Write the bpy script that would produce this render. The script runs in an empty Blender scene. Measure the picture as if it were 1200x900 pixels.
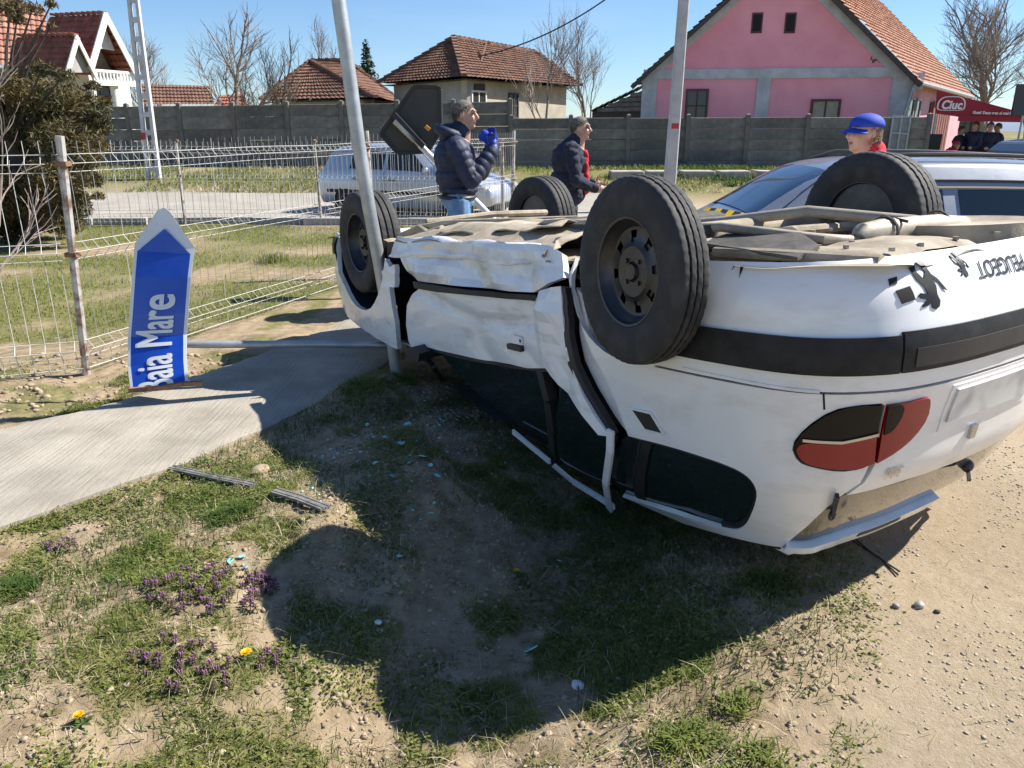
import bpy, bmesh, math, random
import numpy as np
from mathutils import Vector, Matrix, noise

random.seed(7); np.random.seed(7)
R = math.radians
scene = bpy.context.scene
col = scene.collection

# ---------------------------------------------------------------- camera
CAM_H = 1.6
PITCH = math.atan((450-152)/900.0)
cam_d = bpy.data.cameras.new('camera'); cam = bpy.data.objects.new('camera', cam_d); col.objects.link(cam)
cam.location = (0, 0, CAM_H); cam.rotation_euler = (math.pi/2-PITCH, 0, 0)
cam_d.sensor_width = 36; cam_d.lens = 27.0; cam_d.clip_start = .05; cam_d.clip_end = 4000
scene.camera = cam

# ---------------------------------------------------------------- sky and sun
SUN_EL = R(46); SUN_AZ = R(15.5)          # azimuth measured from +x, counter-clockwise
world = bpy.data.worlds.new('World'); scene.world = world; world.use_nodes = True
wn = world.node_tree.nodes; wl = world.node_tree.links
bg = wn['Background']; bg.inputs[1].default_value = .066
sky = wn.new('ShaderNodeTexSky'); sky.sky_type = 'NISHITA'; sky.sun_disc = False
sky.sun_elevation = SUN_EL; sky.sun_rotation = math.pi/2-SUN_AZ
sky.air_density = 1.0; sky.dust_density = .05; sky.ozone_density = 2.0; sky.altitude = 200
tc = wn.new('ShaderNodeTexCoord'); mp = wn.new('ShaderNodeMapping'); mp.inputs['Scale'].default_value = (1.2, 2.2, 7)
nz = wn.new('ShaderNodeTexNoise'); nz.inputs['Scale'].default_value = 1.6; nz.inputs['Detail'].default_value = 7; nz.inputs['Roughness'].default_value = .62
rmp = wn.new('ShaderNodeValToRGB'); rmp.color_ramp.elements[0].position = .5; rmp.color_ramp.elements[1].position = .85
rmp.color_ramp.elements[0].color = (0, 0, 0, 1); rmp.color_ramp.elements[1].color = (.22, .22, .22, 1)
mx = wn.new('ShaderNodeMixRGB'); mx.inputs[2].default_value = (7.5, 8.0, 8.6, 1)
wl.new(tc.outputs['Generated'], mp.inputs[0]); wl.new(mp.outputs[0], nz.inputs['Vector']); wl.new(nz.outputs['Fac'], rmp.inputs[0])
wl.new(rmp.outputs[0], mx.inputs[0]); wl.new(sky.outputs[0], mx.inputs[1]); tint = wn.new('ShaderNodeMixRGB'); tint.blend_type = 'MULTIPLY'; tint.inputs[0].default_value = 1; tint.inputs[2].default_value = (.76, .93, 1.15, 1)
wl.new(mx.outputs[0], tint.inputs[1]); wl.new(tint.outputs[0], bg.inputs[0])

sun_d = bpy.data.lights.new('sun', 'SUN'); sun_d.energy = 5.0; sun_d.angle = R(.53); sun_d.color = (1, .95, .87)
sun = bpy.data.objects.new('sun', sun_d); col.objects.link(sun)
sdir = Vector((math.cos(SUN_EL)*math.cos(SUN_AZ), math.cos(SUN_EL)*math.sin(SUN_AZ), math.sin(SUN_EL)))
sun.rotation_euler = sdir.to_track_quat('Z', 'Y').to_euler(); sun.location = sdir*50

vs = scene.view_settings
vs.view_transform = 'Standard'; vs.look = 'None'; vs.gamma = 1; vs.use_curve_mapping = False; vs.exposure = 0.98

# ---------------------------------------------------------------- helpers
def at(px, py, Y):
    """a point of the photograph (1200x900) taken at forward distance Y, in metres"""
    a = (px-600)/900.0; b = (450-py)/900.0
    r = (a, math.cos(PITCH)+b*math.sin(PITCH), -math.sin(PITCH)+b*math.cos(PITCH))
    t = Y/r[1]
    return Vector((r[0]*t, Y, CAM_H+r[2]*t))

def gnd(px, py, z=0.0):
    a = (px-600)/900.0; b = (450-py)/900.0
    r = (a, math.cos(PITCH)+b*math.sin(PITCH), -math.sin(PITCH)+b*math.cos(PITCH))
    t = (z-CAM_H)/r[2]
    return Vector((r[0]*t, r[1]*t, z))

def tag(o, label=None, cat=None, group=None, kind=None):
    if label: o['label'] = label
    if cat: o['category'] = cat
    if group: o['group'] = group
    if kind: o['kind'] = kind
    return o

def empty(name, loc=(0, 0, 0), rot=(0, 0, 0), parent=None):
    o = bpy.data.objects.new(name, None); col.objects.link(o)
    o.empty_display_size = .2; o.location = loc; o.rotation_euler = rot; o.parent = parent
    return o

def link(name, mesh, parent=None, world=False):
    o = bpy.data.objects.new(name, mesh); col.objects.link(o)
    if parent is not None:
        o.parent = parent
        if world: o.location = -Vector(root_loc(parent))
    return o

def root_loc(p):
    l = Vector(p.location)
    while p.parent is not None:
        p = p.parent; l = l+Vector(p.location)
    return l

def setmat(me, *mats):
    for m in mats: me.materials.append(m)

class MB:
    """collects shapes into one mesh"""
    def __init__(s): s.v = []; s.f = []; s.m = []; s.cm = 0
    def add(s, vs_, fs_):
        n = len(s.v); s.v += [tuple(q) for q in vs_]
        for f in fs_: s.f.append(tuple(n+i for i in f)); s.m.append(s.cm)
        return s
    def box(s, c, d, rz=0, rot=None):
        hx, hy, hz = d[0]/2, d[1]/2, d[2]/2
        M = rot if rot is not None else Matrix.Rotation(rz, 3, 'Z')
        P = [Vector(c)+M @ Vector((x, y, z)) for x in (-hx, hx) for y in (-hy, hy) for z in (-hz, hz)]
        return s.add(P, [(0, 1, 3, 2), (4, 6, 7, 5), (0, 4, 5, 1), (2, 3, 7, 6), (0, 2, 6, 4), (1, 5, 7, 3)])
    def bar(s, a, b, w, h=None, up=(0, 0, 1)):
        a = Vector(a); b = Vector(b); h = h or w; d = (b-a).normalized(); u = Vector(up)
        x = d.cross(u)
        if x.length < 1e-4: x = d.cross(Vector((0, 1, 0)))
        x.normalize(); y = x.cross(d)
        P = [p+x*i*w/2+y*j*h/2 for p in (a, b) for i, j in ((-1, -1), (1, -1), (1, 1), (-1, 1))]
        return s.add(P, [(0, 1, 2, 3), (7, 6, 5, 4), (0, 4, 5, 1), (1, 5, 6, 2), (2, 6, 7, 3), (3, 7, 4, 0)])
    def tube(s, path, r, n=8, cap=True):
        path = [Vector(p) for p in path]; rs = r if isinstance(r, (list, tuple)) else [r]*len(path)
        rings = []; px = None
        for i, p in enumerate(path):
            d = (path[min(i+1, len(path)-1)]-path[max(i-1, 0)]).normalized()
            if px is None:
                px = d.cross(Vector((0, 0, 1)))
                if px.length < 1e-3: px = d.cross(Vector((0, 1, 0)))
            px = (px-d*px.dot(d)).normalized(); py = d.cross(px)
            rings.append([p+(px*math.cos(2*math.pi*k/n)+py*math.sin(2*math.pi*k/n))*rs[i] for k in range(n)])
        V = [q for rr in rings for q in rr]; F = []
        for i in range(len(path)-1):
            for k in range(n):
                F.append((i*n+k, i*n+(k+1) % n, (i+1)*n+(k+1) % n, (i+1)*n+k))
        if cap: F.append(tuple(range(n))[::-1]); F.append(tuple((len(path)-1)*n+k for k in range(n)))
        return s.add(V, F)
    def lathe(s, prof, n=24, axis='Z', c=(0, 0, 0), mod=None):
        V = []; F = []; m = len(prof); c = Vector(c)
        for k in range(n):
            a = 2*math.pi*k/n
            for j, (h, r) in enumerate(prof):
                if mod: r = mod(k, j, r)
                q = (r*math.cos(a), r*math.sin(a), h) if axis == 'Z' else ((r*math.cos(a), h, r*math.sin(a)) if axis == 'Y' else (h, r*math.cos(a), r*math.sin(a)))
                V.append(c+Vector(q))
        for k in range(n):
            for j in range(m-1):
                F.append((k*m+j, ((k+1) % n)*m+j, ((k+1) % n)*m+j+1, k*m+j+1))
        return s.add(V, F)
    def ell(s, c, r, n=10, M=None):
        V = []; F = []; c = Vector(c); m = n//2+1
        for i in range(m+1):
            t = math.pi*i/m
            for k in range(n):
                a = 2*math.pi*k/n
                q = Vector((r[0]*math.sin(t)*math.cos(a), r[1]*math.sin(t)*math.sin(a), r[2]*math.cos(t)))
                V.append(c+(M @ q if M else q))
        for i in range(m):
            for k in range(n):
                F.append((i*n+k, (i+1)*n+k, (i+1)*n+(k+1) % n, i*n+(k+1) % n))
        return s.add(V, F)
    def prism(s, pts, d):
        """polygon (3-D points) extruded by vector d"""
        n = len(pts); d = Vector(d); P = [Vector(p) for p in pts]
        F = [tuple(range(n)), tuple(range(2*n-1, n-1, -1))]+[(i, i+n, (i+1) % n+n, (i+1) % n) for i in range(n)]
        return s.add(P+[p+d for p in P], F)
    def mesh(s, name, mats, smooth=False, recalc=True):
        me = bpy.data.meshes.new(name); me.from_pydata(s.v, [], s.f)
        setmat(me, *(mats if isinstance(mats, (list, tuple)) else [mats]))
        if any(s.m): me.polygons.foreach_set('material_index', s.m)
        if recalc:
            b = bmesh.new(); b.from_mesh(me); bmesh.ops.remove_doubles(b, verts=b.verts, dist=1e-5)
            bmesh.ops.recalc_face_normals(b, faces=b.faces); b.to_mesh(me); b.free()
        if smooth:
            me.shade_smooth()
            try: me.set_sharp_from_angle(angle=R(40))
            except Exception: pass
        me.update(); return me
    def build(s, name, mats, parent=None, smooth=False, world=False, bevel=0, recalc=True):
        o = link(name, s.mesh(name, mats, smooth, recalc), parent, world)
        if bevel:
            bv = o.modifiers.new('bevel', 'BEVEL'); bv.width = bevel; bv.segments = 2; bv.limit_method = 'ANGLE'
        return o

def copy_tree(o, parent=None):
    c = o.copy(); col.objects.link(c); c.parent = parent
    for ch in list(o.children): copy_tree(ch, c)
    return c

# ---- materials
def mat(name, color, rough=.6, metal=0, var=.0, vscale=8, bump=0, bscale=40, color2=None, spec=None, coat=0, detail=6, ramp=(.35, .65), alpha=1, coords='Object', stretch=None, trans=0):
    m = bpy.data.materials.new(name); m.use_nodes = True; nt = m.node_tree; N = nt.nodes; L = nt.links
    b = N['Principled BSDF']; b.inputs['Base Color'].default_value = (*color, 1); b.inputs['Roughness'].default_value = rough
    b.inputs['Metallic'].default_value = metal
    if spec is not None: b.inputs['Specular IOR Level'].default_value = spec
    if coat: b.inputs['Coat Weight'].default_value = coat; b.inputs['Coat Roughness'].default_value = .06
    b.inputs['Alpha'].default_value = alpha
    if trans: b.inputs['Transmission Weight'].default_value = trans
    if var or color2 or bump:
        t = N.new('ShaderNodeTexCoord'); vec = t.outputs[coords]
        if stretch:
            mm = N.new('ShaderNodeMapping'); mm.inputs['Scale'].default_value = stretch; L.new(vec, mm.inputs[0]); vec = mm.outputs[0]
    if var or color2:
        n = N.new('ShaderNodeTexNoise'); n.inputs['Scale'].default_value = vscale; n.inputs['Detail'].default_value = detail; n.inputs['Roughness'].default_value = .6
        L.new(vec, n.inputs['Vector'])
        r = N.new('ShaderNodeValToRGB'); r.color_ramp.elements[0].position = ramp[0]; r.color_ramp.elements[1].position = ramp[1]
        c2 = color2 or tuple(min(1, c*(1+var)) for c in color); c1 = color if color2 else tuple(c*(1-var) for c in color)
        r.color_ramp.elements[0].color = (*c1, 1); r.color_ramp.elements[1].color = (*c2, 1)
        L.new(n.outputs['Fac'], r.inputs[0]); L.new(r.outputs[0], b.inputs['Base Color'])
    if bump:
        n2 = N.new('ShaderNodeTexNoise'); n2.inputs['Scale'].default_value = bscale; n2.inputs['Detail'].default_value = 8; n2.inputs['Roughness'].default_value = .65
        L.new(vec, n2.inputs['Vector'])
        bm = N.new('ShaderNodeBump'); bm.inputs['Strength'].default_value = bump; bm.inputs['Distance'].default_value = .02
        L.new(n2.outputs['Fac'], bm.inputs['Height']); L.new(bm.outputs[0], b.inputs['Normal'])
    return m

def leafmat(name, c1, c2, scale=3, transl=.25):
    m = mat(name, c1, .6, color2=c2, vscale=scale, spec=.3)
    nt = m.node_tree; b = nt.nodes['Principled BSDF']; o = nt.nodes['Material Output']
    t = nt.nodes.new('ShaderNodeBsdfTranslucent'); mxs = nt.nodes.new('ShaderNodeMixShader'); mxs.inputs[0].default_value = transl
    src = b.inputs['Base Color'].links[0].from_socket
    nt.links.new(src, t.inputs['Color']); nt.links.new(b.outputs[0], mxs.inputs[1]); nt.links.new(t.outputs[0], mxs.inputs[2]); nt.links.new(mxs.outputs[0], o.inputs['Surface'])
    return m

M = {}
M['galv'] = mat('galvanised steel', (.42, .44, .44), .45, .6, var=.18, vscale=9, bump=.05, bscale=60)
M['white_metal'] = mat('white painted wire', (.47, .465, .44), .5, var=.15, vscale=5, bump=.05)
M['post_worn'] = mat('worn white post paint', (.46, .44, .40), .7, color2=(.20, .12, .08), vscale=11, ramp=(.46, .62), bump=.1)
M['rust'] = mat('rusty steel', (.16, .075, .04), .85, color2=(.30, .17, .10), vscale=25, bump=.2)
M['concrete'] = mat('grey concrete', (.36, .35, .33), .85, var=.14, vscale=4, bump=.15, bscale=60)
def vary(m, amt=.35):
    nt = m.node_tree; b_ = nt.nodes['Principled BSDF']; src = b_.inputs['Base Color'].links[0].from_socket
    oi = nt.nodes.new('ShaderNodeObjectInfo'); mr = nt.nodes.new('ShaderNodeMapRange'); mr.inputs[3].default_value = 1-amt; mr.inputs[4].default_value = 1+amt
    mu = nt.nodes.new('ShaderNodeVectorMath'); mu.operation = 'SCALE'; nt.links.new(oi.outputs['Random'], mr.inputs[0]); nt.links.new(src, mu.inputs[0]); nt.links.new(mr.outputs[0], mu.inputs['Scale']); nt.links.new(mu.outputs[0], b_.inputs['Base Color']); return m
M['fence_concrete'] = mat('weathered concrete fence', (.11, .103, .088), .9, color2=(.20, .19, .165), vscale=3.5, bump=.3, bscale=30); vary(M['fence_concrete'], .28)
M['pole_concrete'] = mat('pale pole concrete', (.50, .50, .49), .8, var=.1, vscale=6, bump=.1)
M['black'] = mat('black plastic', (.022, .022, .024), .5, var=.2, vscale=12, bump=.05)
M['dark'] = mat('dark cavity', (.012, .012, .013), .9)
M['rubber'] = mat('tyre rubber', (.026, .026, .027), .75, color2=(.06, .056, .05), vscale=14, ramp=(.45, .75), bump=.06, bscale=120)
M['rim'] = mat('black steel rim', (.018, .018, .02), .38, color2=(.07, .06, .05), vscale=10, ramp=(.5, .75), spec=.6)
M['glass_dark'] = mat('dark window glass', (.010, .018, .020), .05, spec=.8)
M['skin'] = mat('skin', (.50, .29, .21), .5, var=.08, vscale=30)
M['hair'] = mat('grey hair', (.15, .125, .105), .85, var=.4, vscale=60, bump=.3, bscale=200)
M['eye'] = mat('eye', (.03, .025, .02), .2)
M['lip'] = mat('lip', (.36, .15, .13), .5)

def fbm(x, y, scale=1.0, octs=4, seed=0, rough=.5):
    """2-D value noise on numpy arrays, range about -1..1"""
    rs = np.random.RandomState(seed); tot = np.zeros_like(x, float); a = 1.0; na = 0
    for o in range(octs):
        g = rs.rand(64, 64)*2-1
        u = x*scale*(2**o)+rs.rand()*50; v = y*scale*(2**o)+rs.rand()*50
        i = np.floor(u).astype(int); j = np.floor(v).astype(int); fu = u-i; fv = v-j
        fu = fu*fu*(3-2*fu); fv = fv*fv*(3-2*fv)
        A = g[i % 64, j % 64]; B = g[(i+1) % 64, j % 64]; C = g[i % 64, (j+1) % 64]; D = g[(i+1) % 64, (j+1) % 64]
        tot += a*((A*(1-fu)+B*fu)*(1-fv)+(C*(1-fu)+D*fu)*fv); na += a; a *= rough
    return tot/na*1.4

def sst(a, b, x):
    t = np.clip((x-a)/(b-a), 0, 1); return t*t*(3-2*t)

def np_mesh(name, V, F4, mats, smooth=False):
    """fast mesh from numpy arrays; F4 (n,k)"""
    me = bpy.data.meshes.new(name); n, k = F4.shape
    me.vertices.add(len(V)); me.vertices.foreach_set('co', np.asarray(V, np.float32).ravel())
    me.loops.add(n*k); me.loops.foreach_set('vertex_index', F4.astype(np.int32).ravel())
    me.polygons.add(n); me.polygons.foreach_set('loop_start', np.arange(0, n*k, k, dtype=np.int32))
    me.update(calc_edges=True); me.validate()
    setmat(me, *(mats if isinstance(mats, (list, tuple)) else [mats]))
    if smooth: me.shade_smooth()
    return me

def text_mesh(body, size=1.0, extrude=0, bold=0, shear=0, spacing=1, xs=1):
    cu = bpy.data.curves.new('lettering', 'FONT'); cu.body = body; cu.size = size; cu.extrude = extrude; cu.offset = bold; cu.shear = shear; cu.space_character = spacing
    cu.align_x = 'CENTER'; cu.align_y = 'CENTER'; cu.resolution_u = 4
    o = bpy.data.objects.new('lettering', cu); col.objects.link(o)
    dg = bpy.context.evaluated_depsgraph_get()
    me = bpy.data.meshes.new_from_object(o.evaluated_get(dg)); bpy.data.objects.remove(o)
    if xs != 1:
        for v in me.vertices: v.co.x *= xs
    return me
# ================================================================ THE SETTING
PATH_LO = [(-3.6, .9), (-2.75, 2.1), (-2.16, 2.88), (-1.69, 3.48), (-1.36, 4.05), (-1.09, 4.62), (-.82, 5.6), (-.45, 7.0)]
PATH_HI = [(-4.4, 1.9), (-3.6, 3.1), (-2.86, 4.0), (-2.42, 4.45), (-2.12, 5.0), (-1.85, 5.55), (-1.55, 6.3), (-1.2, 7.2)]
GRAVEL = [(.15, .5), (.42, 1.25), (.62, 1.61), (.95, 2.1), (1.15, 2.45), (1.5, 2.95), (1.45, 4.2), (.4, 6.0), (-.3, 7.0), (.3, 12.5)]

def lineside(poly, x, y):
    """signed distance to a polyline running away from the camera, + on its right"""
    best = np.full_like(x, 1e9); sign = np.ones_like(x)
    for (ax, ay), (bx, by) in zip(poly[:-1], poly[1:]):
        dx, dy = bx-ax, by-ay; t = np.clip(((x-ax)*dx+(y-ay)*dy)/(dx*dx+dy*dy), 0, 1)
        d = np.hypot(x-ax-t*dx, y-ay-t*dy); sg = np.sign((x-ax)*dy-(y-ay)*dx)
        m = d < best-1e-9; best = np.where(m, d, best); sign = np.where(m, sg, sign)
    return best*sign

def on_path(x, y):
    a = lineside(PATH_LO, x, y); b = lineside(PATH_HI, x, y)
    return np.where((a < 0) & (b > 0), np.minimum(-a, b), -np.minimum(np.abs(a), np.abs(b)))

def gravel_amt(x, y):
    g = lineside(GRAVEL, x, y)+fbm(x, y, 2.2, 4, 11)*.16
    g = np.where(y > 12.5, 1.0, g)
    return sst(-.12, .22, g)*sst(-.02, .08, -on_path(x, y))

def loose_soil(x, y):
    r_ = np.hypot((x+.42)/.42, (y-2.95)/.55)+fbm(x, y, 3, 3, 17)*.35
    return sst(1.15, .6, r_)

def zt(x, y):
    x = np.asarray(x, float); y = np.asarray(y, float)
    z = .52*sst(17, 22.5, y)*sst(13.5, 10.8, x)
    d = ((x+.08)*.9-(y-2.2)*.42)
    z = z-.21*np.exp(-(d/.52)**2)*sst(4.9, 3.4, y)*sst(.0, 1.2, y)+.09*np.exp(-((d+1.05)/.42)**2)*sst(4.6, 3.3, y)*sst(.9, 2.0, y)  # bank height and ditch depth adjusted to shape the car's shadow outline
    z = z-.05*np.exp(-(((x-.35)/.9)**2+((y-4.2)/.9)**2))
    z = z+.10*np.exp(-(((x+.84)/.34)**2+((y-4.62)/.3)**2))
    near = sst(9, 5, np.hypot(x, y))
    pa = on_path(x, y); offp = sst(-.02, .10, -pa)
    gr = gravel_amt(x, y)
    rough_ = (1-gr)*offp
    loose = loose_soil(x, y)
    z = z+loose*(fbm(x, y, 6, 4, 15)*.03+.03)
    n = fbm(x, y, 1.3, 3, 3)*.035+fbm(x, y, 7, 4, 5)*.016*near+fbm(x, y, 30, 3, 6)*.007*near
    z = z+n*rough_*(.3+.7*near)+(fbm(x, y, .8, 3, 8)*.012+fbm(x, y, 22, 3, 9)*.002*near)*gr
    z = z-.02*sst(.0, .05, pa)                       # bed under the slab
    return z

def zg(x, y): return float(zt(np.array([x]), np.array([y]))[0])

def axis(dense, step, far):
    a, b = dense
    mid = list(np.arange(a, b, step)); hi = []; lo = []
    s = step; v = b
    while v < far[1]: hi.append(v); s *= 1.13; v += s
    hi.append(far[1]); s = step; v = a
    while v > far[0]: s *= 1.13; v -= s; lo.append(max(v, far[0]))
    return np.array(lo[::-1]+mid+hi)

gx = axis((-3.0, 2.3), .0145, (-700, 700)); gy = axis((1.3, 5.6), .0150, (-40, 1500))
X, Y = np.meshgrid(gx, gy, indexing='ij'); Z = zt(X, Y)
nx, ny = X.shape
idx = np.arange(nx*ny).reshape(nx, ny)
F = np.stack([idx[:-1, :-1], idx[1:, :-1], idx[1:, 1:], idx[:-1, 1:]], -1).reshape(-1, 4)

# ---- ground material: soil, grass carpet and gravel mixed by painted attributes (real surface cover)
gm = bpy.data.materials.new('ground cover'); gm.use_nodes = True; N = gm.node_tree.nodes; L = gm.node_tree.links
b = N['Principled BSDF']; b.inputs['Roughness'].default_value = .95; b.inputs['Specular IOR Level'].default_value = .15
t = N.new('ShaderNodeTexCoord')
def nnoise(scale, det=7, rough=.65):
    n = N.new('ShaderNodeTexNoise'); n.inputs['Scale'].default_value = scale; n.inputs['Detail'].default_value = det; n.inputs['Roughness'].default_value = rough
    L.new(t.outputs['Object'], n.inputs['Vector']); return n.outputs['Fac']
def nramp(f, stops):
    r = N.new('ShaderNodeValToRGB'); e = r.color_ramp.elements
    e[0].position, e[0].color = stops[0][0], (*stops[0][1], 1); e[1].position, e[1].color = stops[-1][0], (*stops[-1][1], 1)
    for p_, c_ in stops[1:-1]:
        k = e.new(p_); k.color = (*c_, 1)
    L.new(f, r.inputs[0]); return r.outputs[0]
def nmix(fac, a, c):
    m = N.new('ShaderNodeMixRGB'); L.new(fac, m.inputs[0]); L.new(a, m.inputs[1]); L.new(c, m.inputs[2]); return m.outputs[0]
soil = nramp(nnoise(9), [(.3, (.19, .14, .085)), (.5, (.32, .245, .155)), (.72, (.43, .345, .235))])
grav = nramp(nnoise(38, 9, .8), [(.3, (.22, .165, .105)), (.5, (.36, .285, .195)), (.7, (.49, .41, .30))])
gra2 = nramp(nnoise(1.2, 5), [(.35, (.30, .235, .155)), (.65, (.41, .335, .23))])
mm_ = N.new('ShaderNodeMixRGB'); mm_.inputs[0].default_value = .5; L.new(grav, mm_.inputs[1]); L.new(gra2, mm_.inputs[2])
gras = nramp(nnoise(16, 9, .75), [(.3, (.075, .085, .025)), (.5, (.15, .15, .05)), (.72, (.32, .27, .14))])
a1 = N.new('ShaderNodeAttribute'); a1.attribute_name = 'grass'; a2 = N.new('ShaderNodeAttribute'); a2.attribute_name = 'gravel'
c1 = nmix(a1.outputs['Fac'], soil, gras); c2 = nmix(a2.outputs['Fac'], c1, mm_.outputs[0])
L.new(c2, b.inputs['Base Color'])
bp = N.new('ShaderNodeBump'); bp.inputs['Strength'].default_value = .8; bp.inputs['Distance'].default_value = .012
L.new(nnoise(90, 9, .75), bp.inputs['Height']); L.new(bp.outputs[0], b.inputs['Normal'])

gme = np_mesh('ground', np.stack([X, Y, Z], -1).reshape(-1, 3), F, gm, smooth=True)
def grass_amt(x, y):
    g = fbm(x, y, 1.6, 4, 21)*.6+fbm(x, y, 5, 3, 22)*.45
    return sst(.02, .28, g-.02)*(1-.9*loose_soil(x, y))
grass_a = grass_amt(X, Y)*.8
yard = (Y > 5.2) & (lineside([(-4.2, 3.6), (-2.98, 5.12), (0, 13.3), (.2, 14)], X, Y) < 0) & (Y < 14)
grass_a = np.where(yard, sst(-.55, .1, fbm(X, Y, 1.1, 4, 25))*.95, grass_a)
grass_a = np.where(Y > 17, sst(-.8, -.1, fbm(X, Y, .6, 4, 26))*.9, grass_a)
gravel_a = gravel_amt(X, Y)
gravel_a = np.where(yard, 0, gravel_a)
far = sst(18.5, 19.4, Y+fbm(X, Y, .5, 3, 31)*.5)
gravel_a = gravel_a*(1-far)
for nm, arr in (('grass', grass_a), ('gravel', gravel_a)):
    at_ = gme.attributes.new(nm, 'FLOAT', 'POINT'); at_.data.foreach_set('value', arr.astype(np.float32).ravel())
ground = tag(link('ground', gme), kind='structure')

# ---- concrete slab path
def polyline_pts(pl, n=40):
    P = np.array(pl); d = np.r_[0, np.cumsum(np.hypot(*np.diff(P, axis=0).T))]; q = np.linspace(0, d[-1], n)
    return np.stack([np.interp(q, d, P[:, 0]), np.interp(q, d, P[:, 1])], 1)
lo = polyline_pts(PATH_LO, 90); hi = polyline_pts(PATH_HI, 90)
pv = []; pf = []; K = 22
mid_ = (lo+hi)/2; pz = zt(mid_[:, 0], mid_[:, 1])+.012; pz = np.convolve(np.r_[[pz[0]]*4, pz, [pz[-1]]*4], np.ones(9)/9, 'valid')
for i in range(90):
    for k in range(K+1):
        f_ = k/K; p_ = lo[i]*(1-f_)+hi[i]*f_
        if k == 0: p_ = p_+np.array([noise.noise((i*.9, 3, 0))*.02+noise.noise((i*.25, 9, 0))*.015, 0])
        if k == K: p_ = p_+np.array([noise.noise((i*.7, 7, 0))*.04+noise.noise((i*.22, 5, 0))*.04, 0])
        q_ = lo[i]*.5+hi[i]*.5; z_ = pz[i]+.032+.004*noise.noise((p_[0]*3, p_[1]*3, 0)) - (.012 if k in (0, K) else 0)
        pv.append((p_[0], p_[1], z_))
W_ = K+1
for i in range(89):
    for k in range(K): pf.append((i*W_+k, (i+1)*W_+k, (i+1)*W_+k+1, i*W_+k+1))
nb = len(pv)
for i in range(90):
    for k in (0, K): q = pv[i*W_+k]; pv.append((q[0]+(.012 if k == 0 else -.012), q[1], -.12))
for i in range(89):
    pf.append((i*W_, nb+2*i, nb+2*i+2, (i+1)*W_)); pf.append((i*W_+K, (i+1)*W_+K, nb+2*i+3, nb+2*i+1))
pm = mat('brushed path concrete', (.25, .225, .18), .9, color2=(.37, .335, .275), vscale=2.6, bump=.0)
nt = pm.node_tree; pb = nt.nodes['Principled BSDF']
tcn = nt.nodes.new('ShaderNodeTexCoord'); mpn = nt.nodes.new('ShaderNodeMapping'); mpn.inputs['Rotation'].default_value = (0, 0, R(24)); mpn.inputs['Scale'].default_value = (55, 3, 1)
n1 = nt.nodes.new('ShaderNodeTexNoise'); n1.inputs['Scale'].default_value = 1; n1.inputs['Detail'].default_value = 5
n2 = nt.nodes.new('ShaderNodeTexNoise'); n2.inputs['Scale'].default_value = 60; n2.inputs['Detail'].default_value = 8
b1 = nt.nodes.new('ShaderNodeBump'); b1.inputs['Strength'].default_value = .6; b1.inputs['Distance'].default_value = .012
b2 = nt.nodes.new('ShaderNodeBump'); b2.inputs['Strength'].default_value = .3; b2.inputs['Distance'].default_value = .01
nt.links.new(tcn.outputs['Object'], mpn.inputs[0]); nt.links.new(mpn.outputs[0], n1.inputs['Vector']); nt.links.new(tcn.outputs['Object'], n2.inputs['Vector'])
nt.links.new(n1.outputs['Fac'], b1.inputs['Height']); nt.links.new(n2.outputs['Fac'], b2.inputs['Height']); nt.links.new(b1.outputs[0], b2.inputs['Normal']); nt.links.new(b2.outputs[0], pb.inputs['Normal'])
mb = MB(); mb.add(pv, pf); tag(mb.build('concrete_path', pm, smooth=True), kind='structure')

# ---- village street beyond the yard
sm_ = mat('worn asphalt', (.28, .255, .215), .9, color2=(.36, .33, .28), vscale=1.3, bump=.2, bscale=50)
mb = MB(); n = 40
for i in range(n+1):
    x = -42+44.5*i/n
    y0 = 14.55+.12*noise.noise((x*.6, 0, 0)); y1 = 18.9+.2*noise.noise((x*.5, 4, 0))
    for k in range(9):
        y = y0+(y1-y0)*k/8; mb.v.append((x, y, zg(x, y)+.025))
for i in range(n):
    for k in range(8): mb.f.append((i*9+k, (i+1)*9+k, (i+1)*9+k+1, i*9+k+1)); mb.m.append(0)
tag(mb.build('road', sm_, smooth=True), kind='structure')

# ---- low hills on the horizon
hm = mat('hazy hills', (.20, .25, .33), 1, var=.1, vscale=.01)  # distance haze is put into this blue-grey colour
mb = MB(); n = 120
for i in range(n+1):
    a = R(-75+150*i/n); r = 1250
    hgt = 26+22*noise.noise((i*.08, 2, 0))+8*noise.noise((i*.4, 5, 0))
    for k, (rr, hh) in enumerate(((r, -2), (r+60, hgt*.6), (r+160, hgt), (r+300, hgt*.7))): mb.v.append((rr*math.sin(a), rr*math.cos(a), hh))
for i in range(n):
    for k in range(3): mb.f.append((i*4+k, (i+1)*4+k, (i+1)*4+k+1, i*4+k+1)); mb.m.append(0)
tag(mb.build('hills', hm, smooth=True), kind='structure')

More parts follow.
